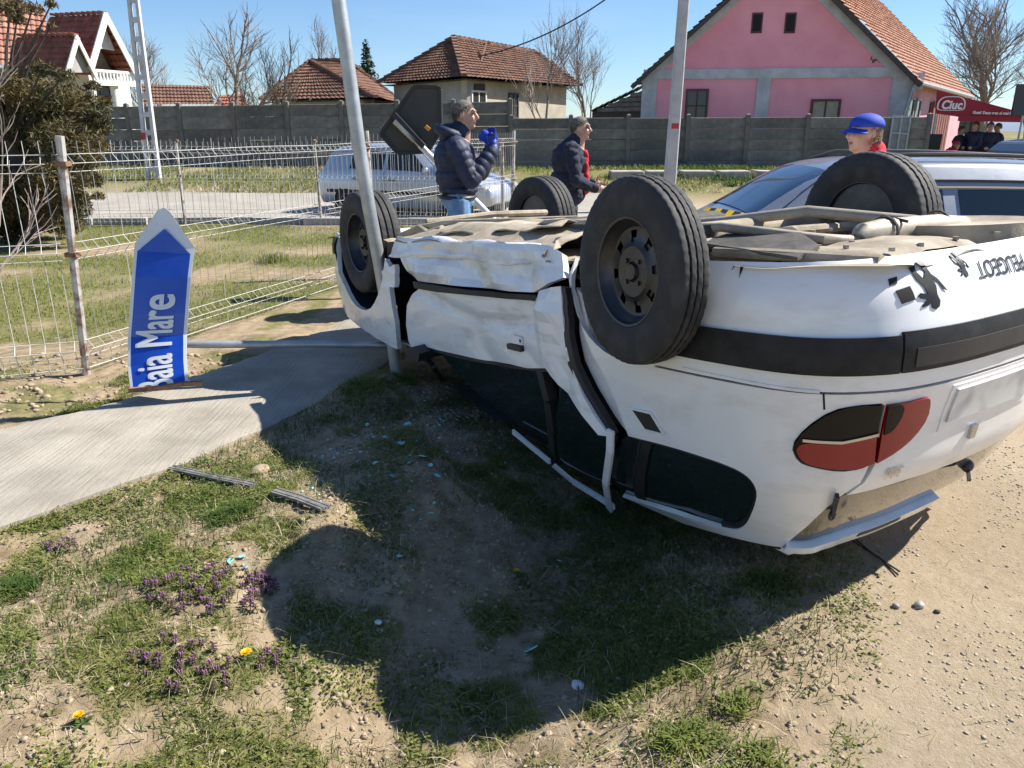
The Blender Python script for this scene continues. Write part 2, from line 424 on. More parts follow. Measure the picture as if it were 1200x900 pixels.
# ---- prefabricated concrete fence (bays of planks between posts)
def concrete_fence(name, label, p0, p1, nb, rows, ph, jit):
    root = empty(name, (p0[0], p0[1], p0[2])); tag(root, label, 'fence')
    p0 = Vector(p0); p1 = Vector(p1); d = (p1-p0)/nb; ang = math.atan2(d.y, d.x); bl = Vector((d.x, d.y, 0)).length
    pk = MB()
    for k in range(5):                                    # plank with a moulded face
        pass
    nxp = 8
    V = []; Fq = []
    for i in range(nxp+1):
        for k, (yy, zz) in enumerate(((-.02, .0), (-.032, .02), (-.030, ph*.5), (-.034, ph-.02), (-.02, ph-.004), (.02, ph-.004), (.02, 0))):
            V.append((-bl/2+.05+(bl-.1)*i/nxp, yy, zz))
    for i in range(nxp):
        for k in range(7): Fq.append((i*7+k, (i+1)*7+k, (i+1)*7+(k+1) % 7, i*7+(k+1) % 7))
    pk.add(V, Fq); pme = pk.mesh('plank', M['fence_concrete'])
    po = MB(); po.box((0, 0, rows*ph/2+.02), (.12, .12, rows*ph+.1)); po.add([(-.06, -.06, rows*ph+.07), (.06, -.06, rows*ph+.07), (.06, .06, rows*ph+.07), (-.06, .06, rows*ph+.07), (0, 0, rows*ph+.11)], [(0, 1, 4), (1, 2, 4), (2, 3, 4), (3, 0, 4)])
    pom = po.mesh('post', M['post_conc'])
    for i in range(nb+1):
        o = link('post', pom, root); o.location = d*i; o.rotation_euler = (random.uniform(-.01, .01), random.uniform(-jit, jit), ang)
        if i < nb:
            for r_ in range(rows):
                o = link('plank', pme, root); o.location = d*(i+.5)+Vector((0, 0, r_*ph+random.uniform(-.006, .006))); o.rotation_euler = (random.uniform(-.012, .012), 0, ang)
                dz = d.z/bl; o.rotation_euler[1] = -math.atan(dz)
    return root
M['stone'] = mat('pale worn stone', (.36, .33, .28), .9, var=.2, vscale=4, bump=.25)
M['shutter_wood'] = mat('red brown shutter wood', (.20, .07, .05), .8, var=.3, vscale=4, bump=.2)
M['post_conc'] = mat('fence post concrete', (.15, .14, .12), .9, var=.2, vscale=5, bump=.2)
concrete_fence('concrete_fence', 'grey precast concrete fence running in front of the pink house', at(600, 201, 23.6), at(1080, 201, 23.0), 7, 5, .30, .012)
concrete_fence('concrete_fence', 'long dark grey concrete wall across the street behind the wire fence', at(100, 205, 25.0), at(598, 203, 23.8), 8, 6, .335, .004)

# ---- roofs
def tiled(mb, a, b, c, d, rows, cols, h=.05, wave=.03):
    """a-b eave, d-c ridge; stepped rows of pantiles"""
    a, b, c, d = map(Vector, (a, b, c, d)); nrm = (b-a).cross(d-a).normalized()
    if nrm.z < 0: nrm = -nrm
    V = []; n = cols*3
    for r_ in range(rows):
        for e in (0, 1):
            t = (r_+e*1.0)/rows; lift = h*(1-e)
            l = a.lerp(d, t); rr = b.lerp(c, t)
            for k in range(n+1):
                u = k/n; V.append(l.lerp(rr, u)+nrm*(lift+wave*abs(math.sin(math.pi*u*cols))+.012*noise.noise((k*.37+r_*5.1, r_*1.7, a.x))))
    F_ = []; w = n+1
    for j in range(2*rows-1):
        for k in range(n): F_.append((j*w+k, j*w+k+1, (j+1)*w+k+1, (j+1)*w+k))
    mb.add(V, F_)
def tilemat(name, c1, c2, sc=2.2):
    return mat(name, c1, .85, color2=c2, vscale=sc, ramp=(.38, .66), bump=.25, bscale=25)
M['tile_red'] = tilemat('red clay tiles', (.20, .062, .035), (.36, .13, .075))
M['tile_brown'] = tilemat('weathered brown tiles', (.11, .055, .035), (.23, .115, .07))
M['tile_orange'] = tilemat('orange clay tiles', (.27, .125, .075), (.42, .225, .145))
M['tile_pinkish'] = tilemat('pale clay tiles', (.34, .15, .10), (.46, .23, .155))
M['white_wall'] = mat('white plaster', (.72, .71, .68), .9, var=.06, vscale=3, bump=.1)
M['cream_wall'] = mat('aged cream plaster', (.50, .44, .34), .9, color2=(.36, .33, .28), vscale=1.6, bump=.15)
M['grey_wall'] = mat('grey plaster', (.36, .35, .325), .9, var=.12, vscale=2, bump=.15)
M['pink'] = mat('shaded gable pink plaster', (.80, .30, .355), .9, color2=(.88, .38, .43), vscale=.9, bump=.15, bscale=12)  # gable copy of the pink, colour raised for the shade it stands in
M['pink_sunlit'] = mat('sunlit side pink plaster', (.62, .33, .36), .9, var=.08, vscale=1.5, bump=.1)  # second copy of the pink, sunlight on the side wall toned in
M['trim_white'] = mat('weathered white trim', (.56, .56, .57), .9, color2=(.40, .40, .40), vscale=2.2, bump=.15)
M['wood_dark'] = mat('dark weathered wood', (.07, .055, .045), .85, var=.35, vscale=6, bump=.3, stretch=(1, 1, 8))
M['wood_grey'] = mat('grey weathered planks', (.17, .155, .135), .9, var=.3, vscale=5, bump=.3)
M['frame_red'] = mat('maroon frame paint', (.10, .035, .035), .6, var=.2)
M['pane'] = mat('window pane', (.03, .034, .036), .08, spec=.6)
M['curtain'] = mat('pale curtain', (.34, .30, .22), .9, var=.15)

def wall_box(mb, pts, z0, z1):
    """closed prism on a ground polygon"""
    n = len(pts)
    mb.add([(p_[0], p_[1], z0) for p_ in pts]+[(p_[0], p_[1], z1) for p_ in pts], [tuple(range(n))[::-1], tuple(range(n, 2*n))]+[(i, (i+1) % n, (i+1) % n+n, i+n) for i in range(n)])

def window(root, c, w, h, ax, fr, bars=(1, 1), name='window', depth=.1, pane='pane'):
    """framed window; ax = unit vector along the wall, c = centre on the wall face"""
    c = Vector(c); ax = Vector(ax).normalized(); nrm = ax.cross(Vector((0, 0, 1))); up = Vector((0, 0, 1))
    mb = MB(); t_ = .07
    for s_ in (-1, 1):
        mb.bar(c+ax*s_*(w/2)-up*h/2, c+ax*s_*(w/2)+up*h/2, t_, depth, up=nrm)
        mb.bar(c+up*s_*(h/2)-ax*(w/2+t_/2), c+up*s_*(h/2)+ax*(w/2+t_/2), depth+.01, t_)
    for i in range(1, bars[0]+1):
        q = c+ax*(w*(i/(bars[0]+1)-.5)); mb.bar(q-up*h/2, q+up*h/2, .05, depth*.7, up=nrm)
    for i in range(1, bars[1]+1):
        q = c+up*(h*(i/(bars[1]+1)-.5)); mb.bar(q-ax*w/2, q+ax*w/2, depth*.7, .05)
    o = mb.build(name, fr, root, world=True)
    mb = MB(); mb.bar(c-ax*w/2, c+ax*w/2, .03, h-.02); mb.build('pane', M[pane], o, world=True)
    return o
# ================================================================ HOUSES
def gable_wing(root, Lp, Rp, Ap, back, tile, wallm, rows, cols, barge=.22, wall=True):
    """gable with feet Lp, Rp and apex Ap; roof runs back by vector 'back'"""
    Lp, Rp, Ap, back = map(Vector, (Lp, Rp, Ap, back)); out = -back.normalized()*.18
    mb = MB(); lo_ = .16
    dl = (Lp-Ap).normalized()*lo_; dr = (Rp-Ap).normalized()*lo_
    tiled(mb, Lp+dl+out, Lp+dl+back, Ap+back, Ap+out, rows, cols); tiled(mb, Rp+dr+out, Rp+dr+back, Ap+back, Ap+out, rows, cols)
    rf = mb.build('roof', tile, root, world=True)
    mb = MB()
    nr = max(4, int(back.length/.33))
    for i in range(nr): mb.bar(Ap+out+back*(i/nr)+Vector((0, 0, .06)), Ap+out+back*((i+.94)/nr)+Vector((0, 0, .10)), .2, .1)
    mb.build('ridge_tiles', tile, rf, world=True)
    mb = MB(); up = Vector((0, 0, 1)); dn = -up*.06
    for q in (Lp+dl, Rp+dr): mb.bar(q+out*1.15+dn, Ap+out*1.15+dn+(Ap-q).normalized()*.08, .05, barge, up=up)
    mb.build('barge_board', M['white_wall'], root, world=True)
    if wall:
        mb = MB(); mb.prism([Lp, Rp, Ap-Vector((0, 0, .05))], back*.6); mb.build('gable_wall', wallm, root, world=True)

# ---- white house with two gables (far left)
hw = empty('white_house', (at(60, 205, 34).x, 34, .5)); tag(hw, 'white house with red tiled twin gables and balcony behind the brown evergreen', 'house')
A_ = at(120, 17, 33.5); gable_wing(hw, at(103, 76, 32.4), at(155, 83, 34.8), A_, at(58, 20, 35.2)-A_, M['tile_red'], M['cream_wall'], 9, 12, .28, wall=False)
A_ = at(86, 43, 31.4); gable_wing(hw, at(74, 85, 30.6), at(107, 85, 32.4), A_, at(20, 44, 33)-A_, M['tile_red'], M['grey_wall'], 7, 16, .2)
mb = MB(); tiled(mb, at(-120, 78, 33.2), at(62, 78, 33.6), at(52, 8, 37.5), at(-120, -25, 37.5), 11, 26); mb.build('roof', M['tile_pinkish'], hw, world=True)
mb = MB(); q0 = at(57, 22, 35.0); mb.bar(at(75, 78, 33.0), at(57, 18, 36), .12, .1); mb.build('valley_flashing', M['galv'], hw, world=True)
mb = MB(); A_ = at(120, 22, 33.7); Lw = at(106, 78, 32.8); Rw = at(152, 84, 34.9); bk = (at(58, 20, 35.2)-A_)*.35
mb.prism([Lw+bk, Rw+bk, A_+bk], bk*.5); mb.build('gable_wall', M['cream_wall'], hw, world=True)
mb = MB(); c_ = A_.lerp(Lw.lerp(Rw, .5), .36); mb.prism([A_-Vector((0, 0, .05)), c_+(Lw-c_)*.38, c_+(Rw-c_)*.38], bk.normalized()*.15); mb.build('gable_panel', M['white_wall'], hw, world=True)
mb = MB(); a_ = at(106, 82, 32.4); b_ = at(157, 86, 34.8)
for dz in (0, -.42): mb.bar(a_+Vector((0, 0, dz)), b_+Vector((0, 0, dz)), .12, .1)
rail = mb.build('balcony_rail', M['white_wall'], hw, world=True)
for i in range(13):
    mb = MB(); p_ = a_.lerp(b_, (i+.5)/13); mb.lathe([(-.40, .04), (-.33, .07), (-.2, .04), (-.1, .055), (0, .04)], 6, c=p_); mb.build('baluster', M['white_wall'], rail, world=True)
mb = MB(); wall_box(mb, [(at(-110, 90, 33.4).x, 33.4), (at(104, 90, 33.4).x, 33.4), (at(150, 90, 36).x, 36), (at(-110, 90, 39).x, 39)], .4, at(60, 80, 33.4).z); mb.build('wall', M['white_wall'], hw, world=True)
mb = MB(); a2 = at(106, 97, 32.4); b2 = at(157, 99, 34.8); mb.bar(a2, b2, .5, .18); mb.build('balcony_slab', M['white_wall'], hw, world=True)
for px_ in (104, 132):
    mb = MB(); tq = (px_-106)/51; p_ = a2.lerp(b2, max(0, tq)); mb.tube([(p_.x, p_.y, .4), (p_.x, p_.y, p_.z)], .16, 10); mb.build('column', M['white_wall'], hw, smooth=True, world=True)
window(hw, at(118, 113, 33.6), .9, 1.1, (1, .6, 0), M['wood_dark'])

# ---- low house with a long brown roof behind the wall
hl = empty('low_house', (at(205, 205, 40).x, 40, .5)); tag(hl, 'low roofs of brown tiles just showing over the concrete wall', 'house')
mb = MB(); tiled(mb, at(165, 124, 38), at(252, 124, 38), at(246, 101, 42), at(165, 99, 42), 6, 20); mb.build('roof', M['tile_brown'], hl, world=True)
mb = MB(); tiled(mb, at(250, 126, 37), at(292, 128, 37), at(286, 110, 39), at(258, 112, 39), 4, 10); mb.build('annex_roof', M['tile_red'], hl, world=True)
mb = MB(); wall_box(mb, [(at(170, 120, 38.4).x, 38.4), (at(288, 120, 38.4).x, 38.4), (at(288, 120, 42).x, 42), (at(170, 120, 42).x, 42)], .4, at(200, 124, 38.4).z); mb.build('wall', M['grey_wall'], hl, world=True)

def hip_house(name, label, near, left, right, eave_z, ridge0, ridge1, wallL, wallR, tile, rows, over=.45):
    """two walls seen from the near corner; hipped roof with ridge0-ridge1"""
    near, left, right = [Vector((p_[0], p_[1], 0)) for p_ in (near, left, right)]
    back = left+right-near; root = empty(name, (near.x, near.y, .5)); tag(root, label, 'house')
    ez = Vector((0, 0, eave_z)); c_ = (left+right)/2
    E_ = {k: v+(v-c_).normalized()*over*1.6+ez for k, v in dict(n=near, l=left, r=right, b=back).items()}
    mb = MB(); ln = lambda a, b_: max(4, int((a-b_).length/.26))
    tiled(mb, E_['l'], E_['n'], ridge0, ridge0, rows, ln(E_['l'], E_['n']))
    tiled(mb, E_['n'], E_['r'], ridge1, ridge0, rows, ln(E_['n'], E_['r']))
    tiled(mb, E_['r'], E_['b'], ridge1, ridge1, rows, 12); tiled(mb, E_['b'], E_['l'], ridge0, ridge1, rows, 12)
    rf = mb.build('roof', tile, root, world=True)
    mb = MB()
    for a, b_ in ((E_['n'], ridge0), (E_['l'], ridge0), (E_['r'], ridge1), (Vector(ridge0), Vector(ridge1))):
        n_ = max(5, int((Vector(b_)-Vector(a)).length/.36)); d = (Vector(b_)-Vector(a))/n_
        for i in range(n_): mb.bar(Vector(a)+d*i+Vector((0, 0, .09)), Vector(a)+d*(i+1)+Vector((0, 0, .04)), .22, .12)
    mb.build('ridge_tiles', M['tile_brown'], rf, world=True)
    mb = MB(); mb.add([E_['n']-Vector((0, 0, .06)), E_['r']-Vector((0, 0, .06)), E_['b']-Vector((0, 0, .06)), E_['l']-Vector((0, 0, .06))], [(0, 1, 2, 3)]); mb.build('soffit', M['wood_dark'], root, world=True)
    for a, b_, m_ in ((left, near, wallL), (near, right, wallR)):
        mb = MB(); d = (b_-a).normalized(); nn = Vector((d.y, -d.x, 0)); mb.prism([a+Vector((0, 0, .3)), b_+Vector((0, 0, .3)), b_+ez, a+ez], -nn*.3); mb.build('wall', m_, root, world=True)
    mb = MB(); wall_box(mb, [near.lerp(back, .06), right.lerp(left, .06), back.lerp(near, .03), left.lerp(right, .06)], .3, eave_z-.05); mb.build('back_wall', M['grey_wall'], root, world=True)
    return root

n_ = at(434, 116, 35.5); l_ = at(322, 116, 38); r_ = at(458, 116, 42)
h1 = hip_house('tiled_cottage', 'small cottage with brown hipped roof and maroon door left of the leaning post', n_, l_, r_, at(434, 116, 35.5).z, at(364, 72, 40), at(406, 71, 40.5), M['grey_wall'], M['wood_grey'], M['tile_brown'], 12)
d_ = (Vector((n_.x, n_.y, 0))-Vector((l_.x, l_.y, 0))).normalized(); pc = Vector((l_.x, l_.y, 0)).lerp(Vector((n_.x, n_.y, 0)), .62); nn = Vector((d_.y, -d_.x, 0))
mb = MB()
for i in range(7): mb.box(pc+nn*.05+d_*(i-3)*.24+Vector((0, 0, 1.5)), (.22, .06, 1.9), rz=math.atan2(d_.y, d_.x))
mb.build('door', M['frame_red'], h1, world=True)
window(h1, Vector((n_.x, n_.y, 1.9)).lerp(Vector((r_.x, r_.y, 1.9)), .5)+Vector((.02, -.02, 0)), .8, .9, (Vector(r_)-Vector(n_))*Vector((1, 1, 0)), M['wood_dark'])

n_ = at(547, 94, 32.5); l_ = at(461, 94, 36.5); r_ = at(664, 94, 38.5)
h2 = hip_house('hipped_house', 'cream house with weathered brown hipped roof behind the man in the puffer jacket', n_, l_, r_, at(547, 92, 32.5).z, at(531, 45, 36.0), at(628, 62, 42), M['grey_wall'], M['cream_wall'], M['tile_brown'], 15)
d_ = ((Vector(r_)-Vector(n_))*Vector((1, 1, 0))); dn = d_.normalized(); nn = Vector((dn.y, -dn.x, 0))
def onw(f_, px, py): q = Vector((n_.x, n_.y, 0))+d_*f_; q.z = at(px, py, q.y).z; return q+nn*.03
window(h2, onw(.42, 605, 124), .62, .95, dn, M['wood_dark'])
o = window(h2, onw(.095, 562, 115), .9, .5, dn, M['white_wall'], bars=(1, 0)); o.name = 'vent_window'
mb = MB(); mb.bar(onw(.06, 560, 104), onw(.15, 566, 104), .05, .35); mb.build('awning_board', M['wood_dark'], h2, world=True)
mb = MB(); q = onw(.1, 562, 98); mb.bar(at(559, 90, 34), at(570, 50, 36), .05); mb.bar(at(566, 52, 36), at(575, 50, 36), .05); mb.build('antenna', M['rust'], h2, world=True)

# ---- pink gabled house
YL, YR = 27.3, 26.2
Lc = at(754, 88, YL); Rc = at(1061, 92, YR); Rc.z = Lc.z; ap = at(916, -60, (YL+YR)/2); B0 = -.1
hp = empty('pink_house', (Lc.x, Lc.y, .5)); tag(hp, 'pink gabled house with white trim and orange tiled roof', 'house')
side = at(1131, 108, 37); side = Vector((side.x-Rc.x, side.y-Rc.y, 0)); gx_ = (Vector((Rc.x, Rc.y, 0))-Vector((Lc.x, Lc.y, 0))).normalized(); gn = Vector((gx_.y, -gx_.x, 0))
mb = MB(); mb.prism([(Lc.x, Lc.y, B0), (Rc.x, Rc.y, B0), Rc, ap, Lc], side*.02); mb.build('gable_wall', M['pink'], hp, world=True)
mb = MB(); wall_box(mb, [Vector((Lc.x, Lc.y, 0))+side*.021, Vector((Rc.x, Rc.y, 0))+side*.021-gx_*.02, Vector((Rc.x, Rc.y, 0))+side-gx_*.02, Vector((Lc.x, Lc.y, 0))+side], B0, Lc.z); mb.build('side_wall', M['pink_sunlit'], hp, world=True)
def onp(px, py, off=0):      # a point on the gable wall seen at that place
    a = (px-600)/900; b_ = (450-py)/900; r = Vector((a, math.cos(PITCH)+b_*math.sin(PITCH), -math.sin(PITCH)+b_*math.cos(PITCH)))
    P0 = Vector((Lc.x, Lc.y, 0)); t_ = (P0-Vector((0, 0, CAM_H))).dot(gn)/r.dot(gn)
    return Vector((0, 0, CAM_H))+r*t_+gn*off
def trim(name, a, b_, w, proud, m_=M['trim_white']):
    mb = MB(); mb.bar(a+gn*proud*.5, b_+gn*proud*.5, proud, w) if abs(a.z-b_.z) < .3 else mb.bar(a+gn*proud*.5, b_+gn*proud*.5, w, proud, up=gn)
    return mb.build(name, m_, hp, world=True)
zb = onp(800, 87).z
trim('cornice_band', Vector((Lc.x, Lc.y, zb)), Vector((Rc.x, Rc.y, zb)), .30, .06)
for px_, w in ((760, .48), (893, .42), (1054, .62)):
    q = onp(px_, 120); trim('pilaster', Vector((q.x, q.y, B0)), Vector((q.x, q.y, zb-.15)), w, .052)
for a, b_ in ((Lc, ap), (Rc, ap)):
    d = (b_-a).normalized(); inw = d.cross(gn).normalized(); inw = -inw if inw.z > 0 else inw
    trim('verge_band', a+inw*.14-d*.2, b_+inw*.14, .34, .045)
mb = MB(); out = gn*.35
for a in (Lc, Rc):
    d = (a-ap).normalized()*.5
    tiled(mb, a+d+out, a+d+side, ap+side+Vector((0, 0, .06)), ap+out+Vector((0, 0, .06)), 26, 46)
rf = mb.build('roof', M['tile_orange'], hp, world=True)
mb = MB()
for a in (Lc, Rc):
    d = (a-ap).normalized(); mb.bar(a+d*.5+out*.98-Vector((0, 0, .07)), ap+out*.98-Vector((0, 0, .07)), .06, .14)
    mb.prism([a+d*.5+out*.9-Vector((0, 0, .03)), a+d*.5-Vector((0, 0, .03)), ap-Vector((0, 0, .03)), ap+out*.9-Vector((0, 0, .03))], (0, 0, -.03))
mb.build('verge_board', M['wood_dark'], rf, world=True)
e0 = Rc+(Rc-ap).normalized()*.5
mb = MB(); mb.tube([e0+out, e0+side], .07, 8); mb.tube([e0+out*.5, Rc+gx_*.25+gn*.15-Vector((0, 0, .4)), Vector((Rc.x, Rc.y, 2.0))+gx_*.12+gn*.1, Vector((Rc.x, Rc.y, .4))+gx_*.12+gn*.1], .06, 8); mb.build('gutter', M['galv'], hp, smooth=True, world=True)
mb = MB(); mb.box(Rc+side.normalized()*.35+gx_*.08-Vector((0, 0, .25)), (.5, .8, .5)); mb.build('eave_block', M['trim_white'], hp, world=True)
for px_ in (887, 926):
    mb = MB(); q = onp(px_, 27, .0)
    mb.box(q, (.34, .06, .60), rz=math.atan2(gx_.y, gx_.x)); o = mb.build('attic_window', M['frame_red'], hp, world=True)
    mb = MB(); mb.box(q+gn*.012, (.25, .06, .49), rz=math.atan2(gx_.y, gx_.x)); mb.build('opening', M['dark'], o, world=True)
window(hp, onp(816, 124, .02), .66, .98, gx_, M['frame_red'], bars=(1, 1))
window(hp, onp(966, 134, .02), .86, .86, gx_, M['frame_red'], bars=(1, 0), pane='curtain')
mb = MB()
for i in range(9):
    q = onp(1021+i*2, 70+random.uniform(-2, 2), .004); mb.box(q, (.05, .004, random.uniform(.05, .14)), rz=math.atan2(gx_.y, gx_.x))
mb.build('faded_marks', M['fence_concrete'], hp, world=True)
sd = side.normalized(); sn = Vector((sd.y, -sd.x, 0))
for k, f_ in enumerate((.10, .19)):
    q = Vector((Rc.x, Rc.y, 1.9))+side*f_+sn*.03; window(hp, q, .75, 1.35, sd, M['trim_white'], bars=(0, 1))
for i in range(8):
    mb = MB(); q = Vector((Rc.x, Rc.y, 1.45))+side*(.40+i*.04)+sn*.10; mb.box(q, (.40, .08, 2.3), rz=math.atan2(sd.y, sd.x)); mb.build('plank', M['shutter_wood'] if 'shutter_wood' in M else M['frame_red'], hp, world=True)

# ---- plank shed between the cream house and the pink house
hs = empty('timber_shed', (at(725, 205, 29).x, 29, .5)); tag(hs, 'grey timber shed with sloping plank roof beside the pink house', 'shed')
a, b_, c_ = at(694, 131, 29.5), at(756, 131, 28.2), at(756, 101, 28.2)
mb = MB(); mb.prism([Vector((a.x, a.y, .3)), Vector((b_.x, b_.y, .3)), c_-Vector((0, 0, .1)), a+Vector((0, 0, -.02))], (.3, 2.5, 0)); mb.build('wall', M['wood_dark'], hs, world=True)
for i in range(9):
    mb = MB(); t0 = i/9; p0 = a.lerp(c_, t0); p1 = a.lerp(c_, (i+1.12)/9)
    mb.prism([p0+Vector((-.05, -.12, .02)), p1+Vector((-.05, -.12, .05)), p1+Vector((.3, 2.6, .05)), p0+Vector((.3, 2.6, .02))], (0, 0, .03)); mb.build('roof_plank', M['wood_grey'], hs, world=True)
for i in range(5):
    mb = MB(); zz = a.z+.06+i*.16; f_ = min(1, i/5*1.05)
    p0 = Vector((a.x+(c_.x-a.x)*(f_+.1), a.y-.05-(1.3*(f_+.1)), zz)); p1 = Vector((b_.x-.02, b_.y-.05, zz))
    if p1.x-p0.x > .2: mb.bar(p0, p1, .03, .13); mb.build('wall_board', M['wood_grey'], hs, world=True)

# ---- far white houses seen under the awning
fh = empty('far_house', (at(1150, 200, 60).x, 60, .5)); tag(fh, 'pale distant house half hidden by the people under the red awning', 'house')
mb = MB(); wall_box(mb, [(at(1122, 150, 58).x, 58), (at(1152, 150, 58).x, 58), (at(1152, 150, 70).x, 70), (at(1125, 150, 70).x, 70)], -.1, at(1130, 128, 58).z); mb.build('wall', M['white_wall'], fh, world=True)
mb = MB(); tiled(mb, at(1118, 129, 57), at(1156, 129, 57), at(1154, 118, 63), at(1122, 118, 63), 5, 14); mb.build('roof', M['tile_brown'], fh, world=True)
for px_ in (1131, 1145): window(fh, at(px_, 145, 57.97), .9, 1.3, (1, 0, 0), M['wood_dark'])

# ================================================================ AWNING
M['awning'] = mat('red awning canvas', (.30, .012, .028), .7, var=.15, vscale=1.5)
M['awning_white'] = mat('white print', (.78, .76, .74), .8)
aw = empty('red_awning', (at(1097, 205, 24.2).x, 24.2, 0)); tag(aw, 'red canvas awning with white lettering beside the pink house', 'awning')
YA = 24.2
TL, T1, T2 = at(1098, 105, YA), at(1191, 130, YA), at(1290, 137, YA); BL, B1, B2 = at(1096, 133, YA), at(1124, 137, YA), at(1290, 141, YA)
rid = at(1150, 112, YA+3.2); bk = Vector((2.1, 3.6, 0))
mb = MB(); mb.prism([BL, B1, B2, T2, T1, TL], (0, .012, 0)); front = mb.build('front_canvas', M['awning'], aw, world=True)
mb = MB(); mb.add([TL, T1, T2, T2+bk, T1+bk, TL+bk], [(0, 1, 4, 5), (1, 2, 3, 4)]); mb.build('top_canvas', M['awning'], aw, world=True)
mb = MB(); mb.bar(at(1123, 138.5, YA-.02), at(1290, 142, YA-.02), .02, .16); mb.build('valance', M['awning'], aw, world=True)
for px_, dy in ((1098, .05), (1235, .05)):
    q = at(px_, 134, YA); mb = MB(); mb.tube([(q.x, q.y+dy, zg(q.x, q.y+dy)-.05), (q.x, q.y+dy, q.z)], .035, 8); mb.build('pole', M['galv'], aw, smooth=True, world=True)
def flat_text(body, p0, p1, size, m_, parent, bold=0, shear=0, xs=1, off=.01, name='lettering', tilt=0):
    me = text_mesh(body, size, .004, bold, shear, xs=xs); setmat(me, m_); o = link(name, me, parent)
    me.materials.clear(); me.materials.append(m_)
    o.location = Vector(p0)-root_loc(parent); o.rotation_euler = (math.pi/2, tilt, 0); return o
c_ = at(1115, 122.5, YA-.03)
mb = MB()
pts = []
for k in range(28):
    a = 2*math.pi*k/28; pts.append(c_+Vector((.42*abs(math.cos(a))**.55*(1 if math.cos(a) > 0 else -1), 0, .20*abs(math.sin(a))**.7*(1 if math.sin(a) > 0 else -1)-.03*math.cos(2*a))))
mb.prism(pts, (0, .008, 0)); mb.build('emblem_rim', M['awning_white'], aw, world=True)
mb = MB(); mb.prism([c_+(q-c_)*.90+Vector((0, -.004, 0)) for q in pts], (0, .004, 0)); mb.build('emblem_field', M['awning'], aw, world=True)
flat_text('Ciuc', c_+Vector((0, -.02, -.02)), None, .33, M['awning_white'], aw, bold=.012, shear=.12)
flat_text('Gust? Daca vrea el mai bun', at(1165, 132.5, YA-.03), None, .115, M['awning_white'], aw, bold=.004, tilt=R(1.5), xs=1.0)
bd = MB(); bd.box(at(1197, 117, 23.6), (.42, .08, .85)); o = bd.build('hanging_board', mat('dark slate board', (.035, .045, .05), .5)); tag(o, 'dark board at the right edge of the red awning', 'board')
tb = MB(); tb.tube([at(1199, 134, 23.64), (at(1199, 134, 23.64).x, 23.64, -.05)], .03, 8); o2 = tb.build('board_post', M['galv'], o)

# ================================================================ UTILITY POLES AND CABLE
b0 = at(180, 205, 20.6); b0.z = zg(b0.x, b0.y)-.05; tp = at(156, 0, 20.9); d_ = tp-b0; tp = b0+d_*1.75
po = empty('lattice_pole', b0); tag(po, 'pale concrete lattice utility pole on the grass verge at left', 'pole')
for s_ in (-1, 1):
    mb = MB(); V = []; Fq = []
    for k in range(13):
        t_ = k/12; w = .135-.065*t_; c_ = b0.lerp(tp, t_)+Vector((s_*w, 0, 0)); e = .045-.014*t_
        for i, j in ((-1, -1), (1, -1), (1, 1), (-1, 1)): V.append(c_+Vector((i*e, j*e*1.5, 0)))
    for k in range(12):
        for i in range(4): Fq.append((k*4+i, k*4+(i+1) % 4, k*4+4+(i+1) % 4, k*4+4+i))
    Fq += [(3, 2, 1, 0), (48, 49, 50, 51)]
    mb.add(V, Fq); mb.build('leg', M['pole_concrete'], po, world=True)
for k in range(17):
    t_ = (k+.7)/17; w = .135-.065*t_; c_ = b0.lerp(tp, t_)
    mb = MB(); mb.box(c_, (2*w, .10, .12)); mb.build('rung', M['pole_concrete'], po, world=True)
mb = MB(); mb.box(b0.lerp(tp, (205-152)/205/1.75)+Vector((-.12, -.09, 0)), (.10, .03, .16)); mb.build('red_mark', mat('red paint', (.4, .03, .03), .7), po, world=True)

b0 = at(783, 232, 16.2); b0.z = -.1; tp = at(806, -60, 16.2); d_ = tp-b0; tp = b0+d_*1.6
pq = empty('concrete_pole', b0); tag(pq, 'plain grey concrete utility pole in front of the pink house', 'pole')
mb = MB(); V = []; Fq = []
for k in range(9):
    t_ = k/8; e = .118-.045*t_; c_ = b0.lerp(tp, t_)
    for i, j in ((-1, -.8), (-.8, -1), (.8, -1), (1, -.8), (1, .8), (.8, 1), (-.8, 1), (-1, .8)): V.append(c_+Vector((i*e, j*e, 0)))
for k in range(8):
    for i in range(8): Fq.append((k*8+i, k*8+(i+1) % 8, k*8+8+(i+1) % 8, k*8+8+i))
mb.add(V, Fq); mb.build('shaft', mat('grey pole concrete', (.40, .41, .42), .8, var=.12, vscale=5, bump=.1), pq, world=True)  # the shaft's own grey, darker than the lattice pole
q = b0.lerp(tp, .225); mb = MB(); mb.box(q+Vector((0, -.105, 0)), (.14, .02, .10)); mb.build('red_mark', mat('red stencil', (.42, .03, .04), .7), pq, world=True)
mb = MB(); a = at(560, 66, 21); b_ = at(760, -40, 21); pts = []
for k in range(31):
    t_ = k/30; q = a.lerp(b_, t_); q.z -= .55*4*t_*(1-t_)*.6; pts.append(q)
mb.tube(pts, .018, 5); tag(mb.build('overhead_cable', M['black'], smooth=True), 'dark overhead cable sagging above the cream house', 'cable')

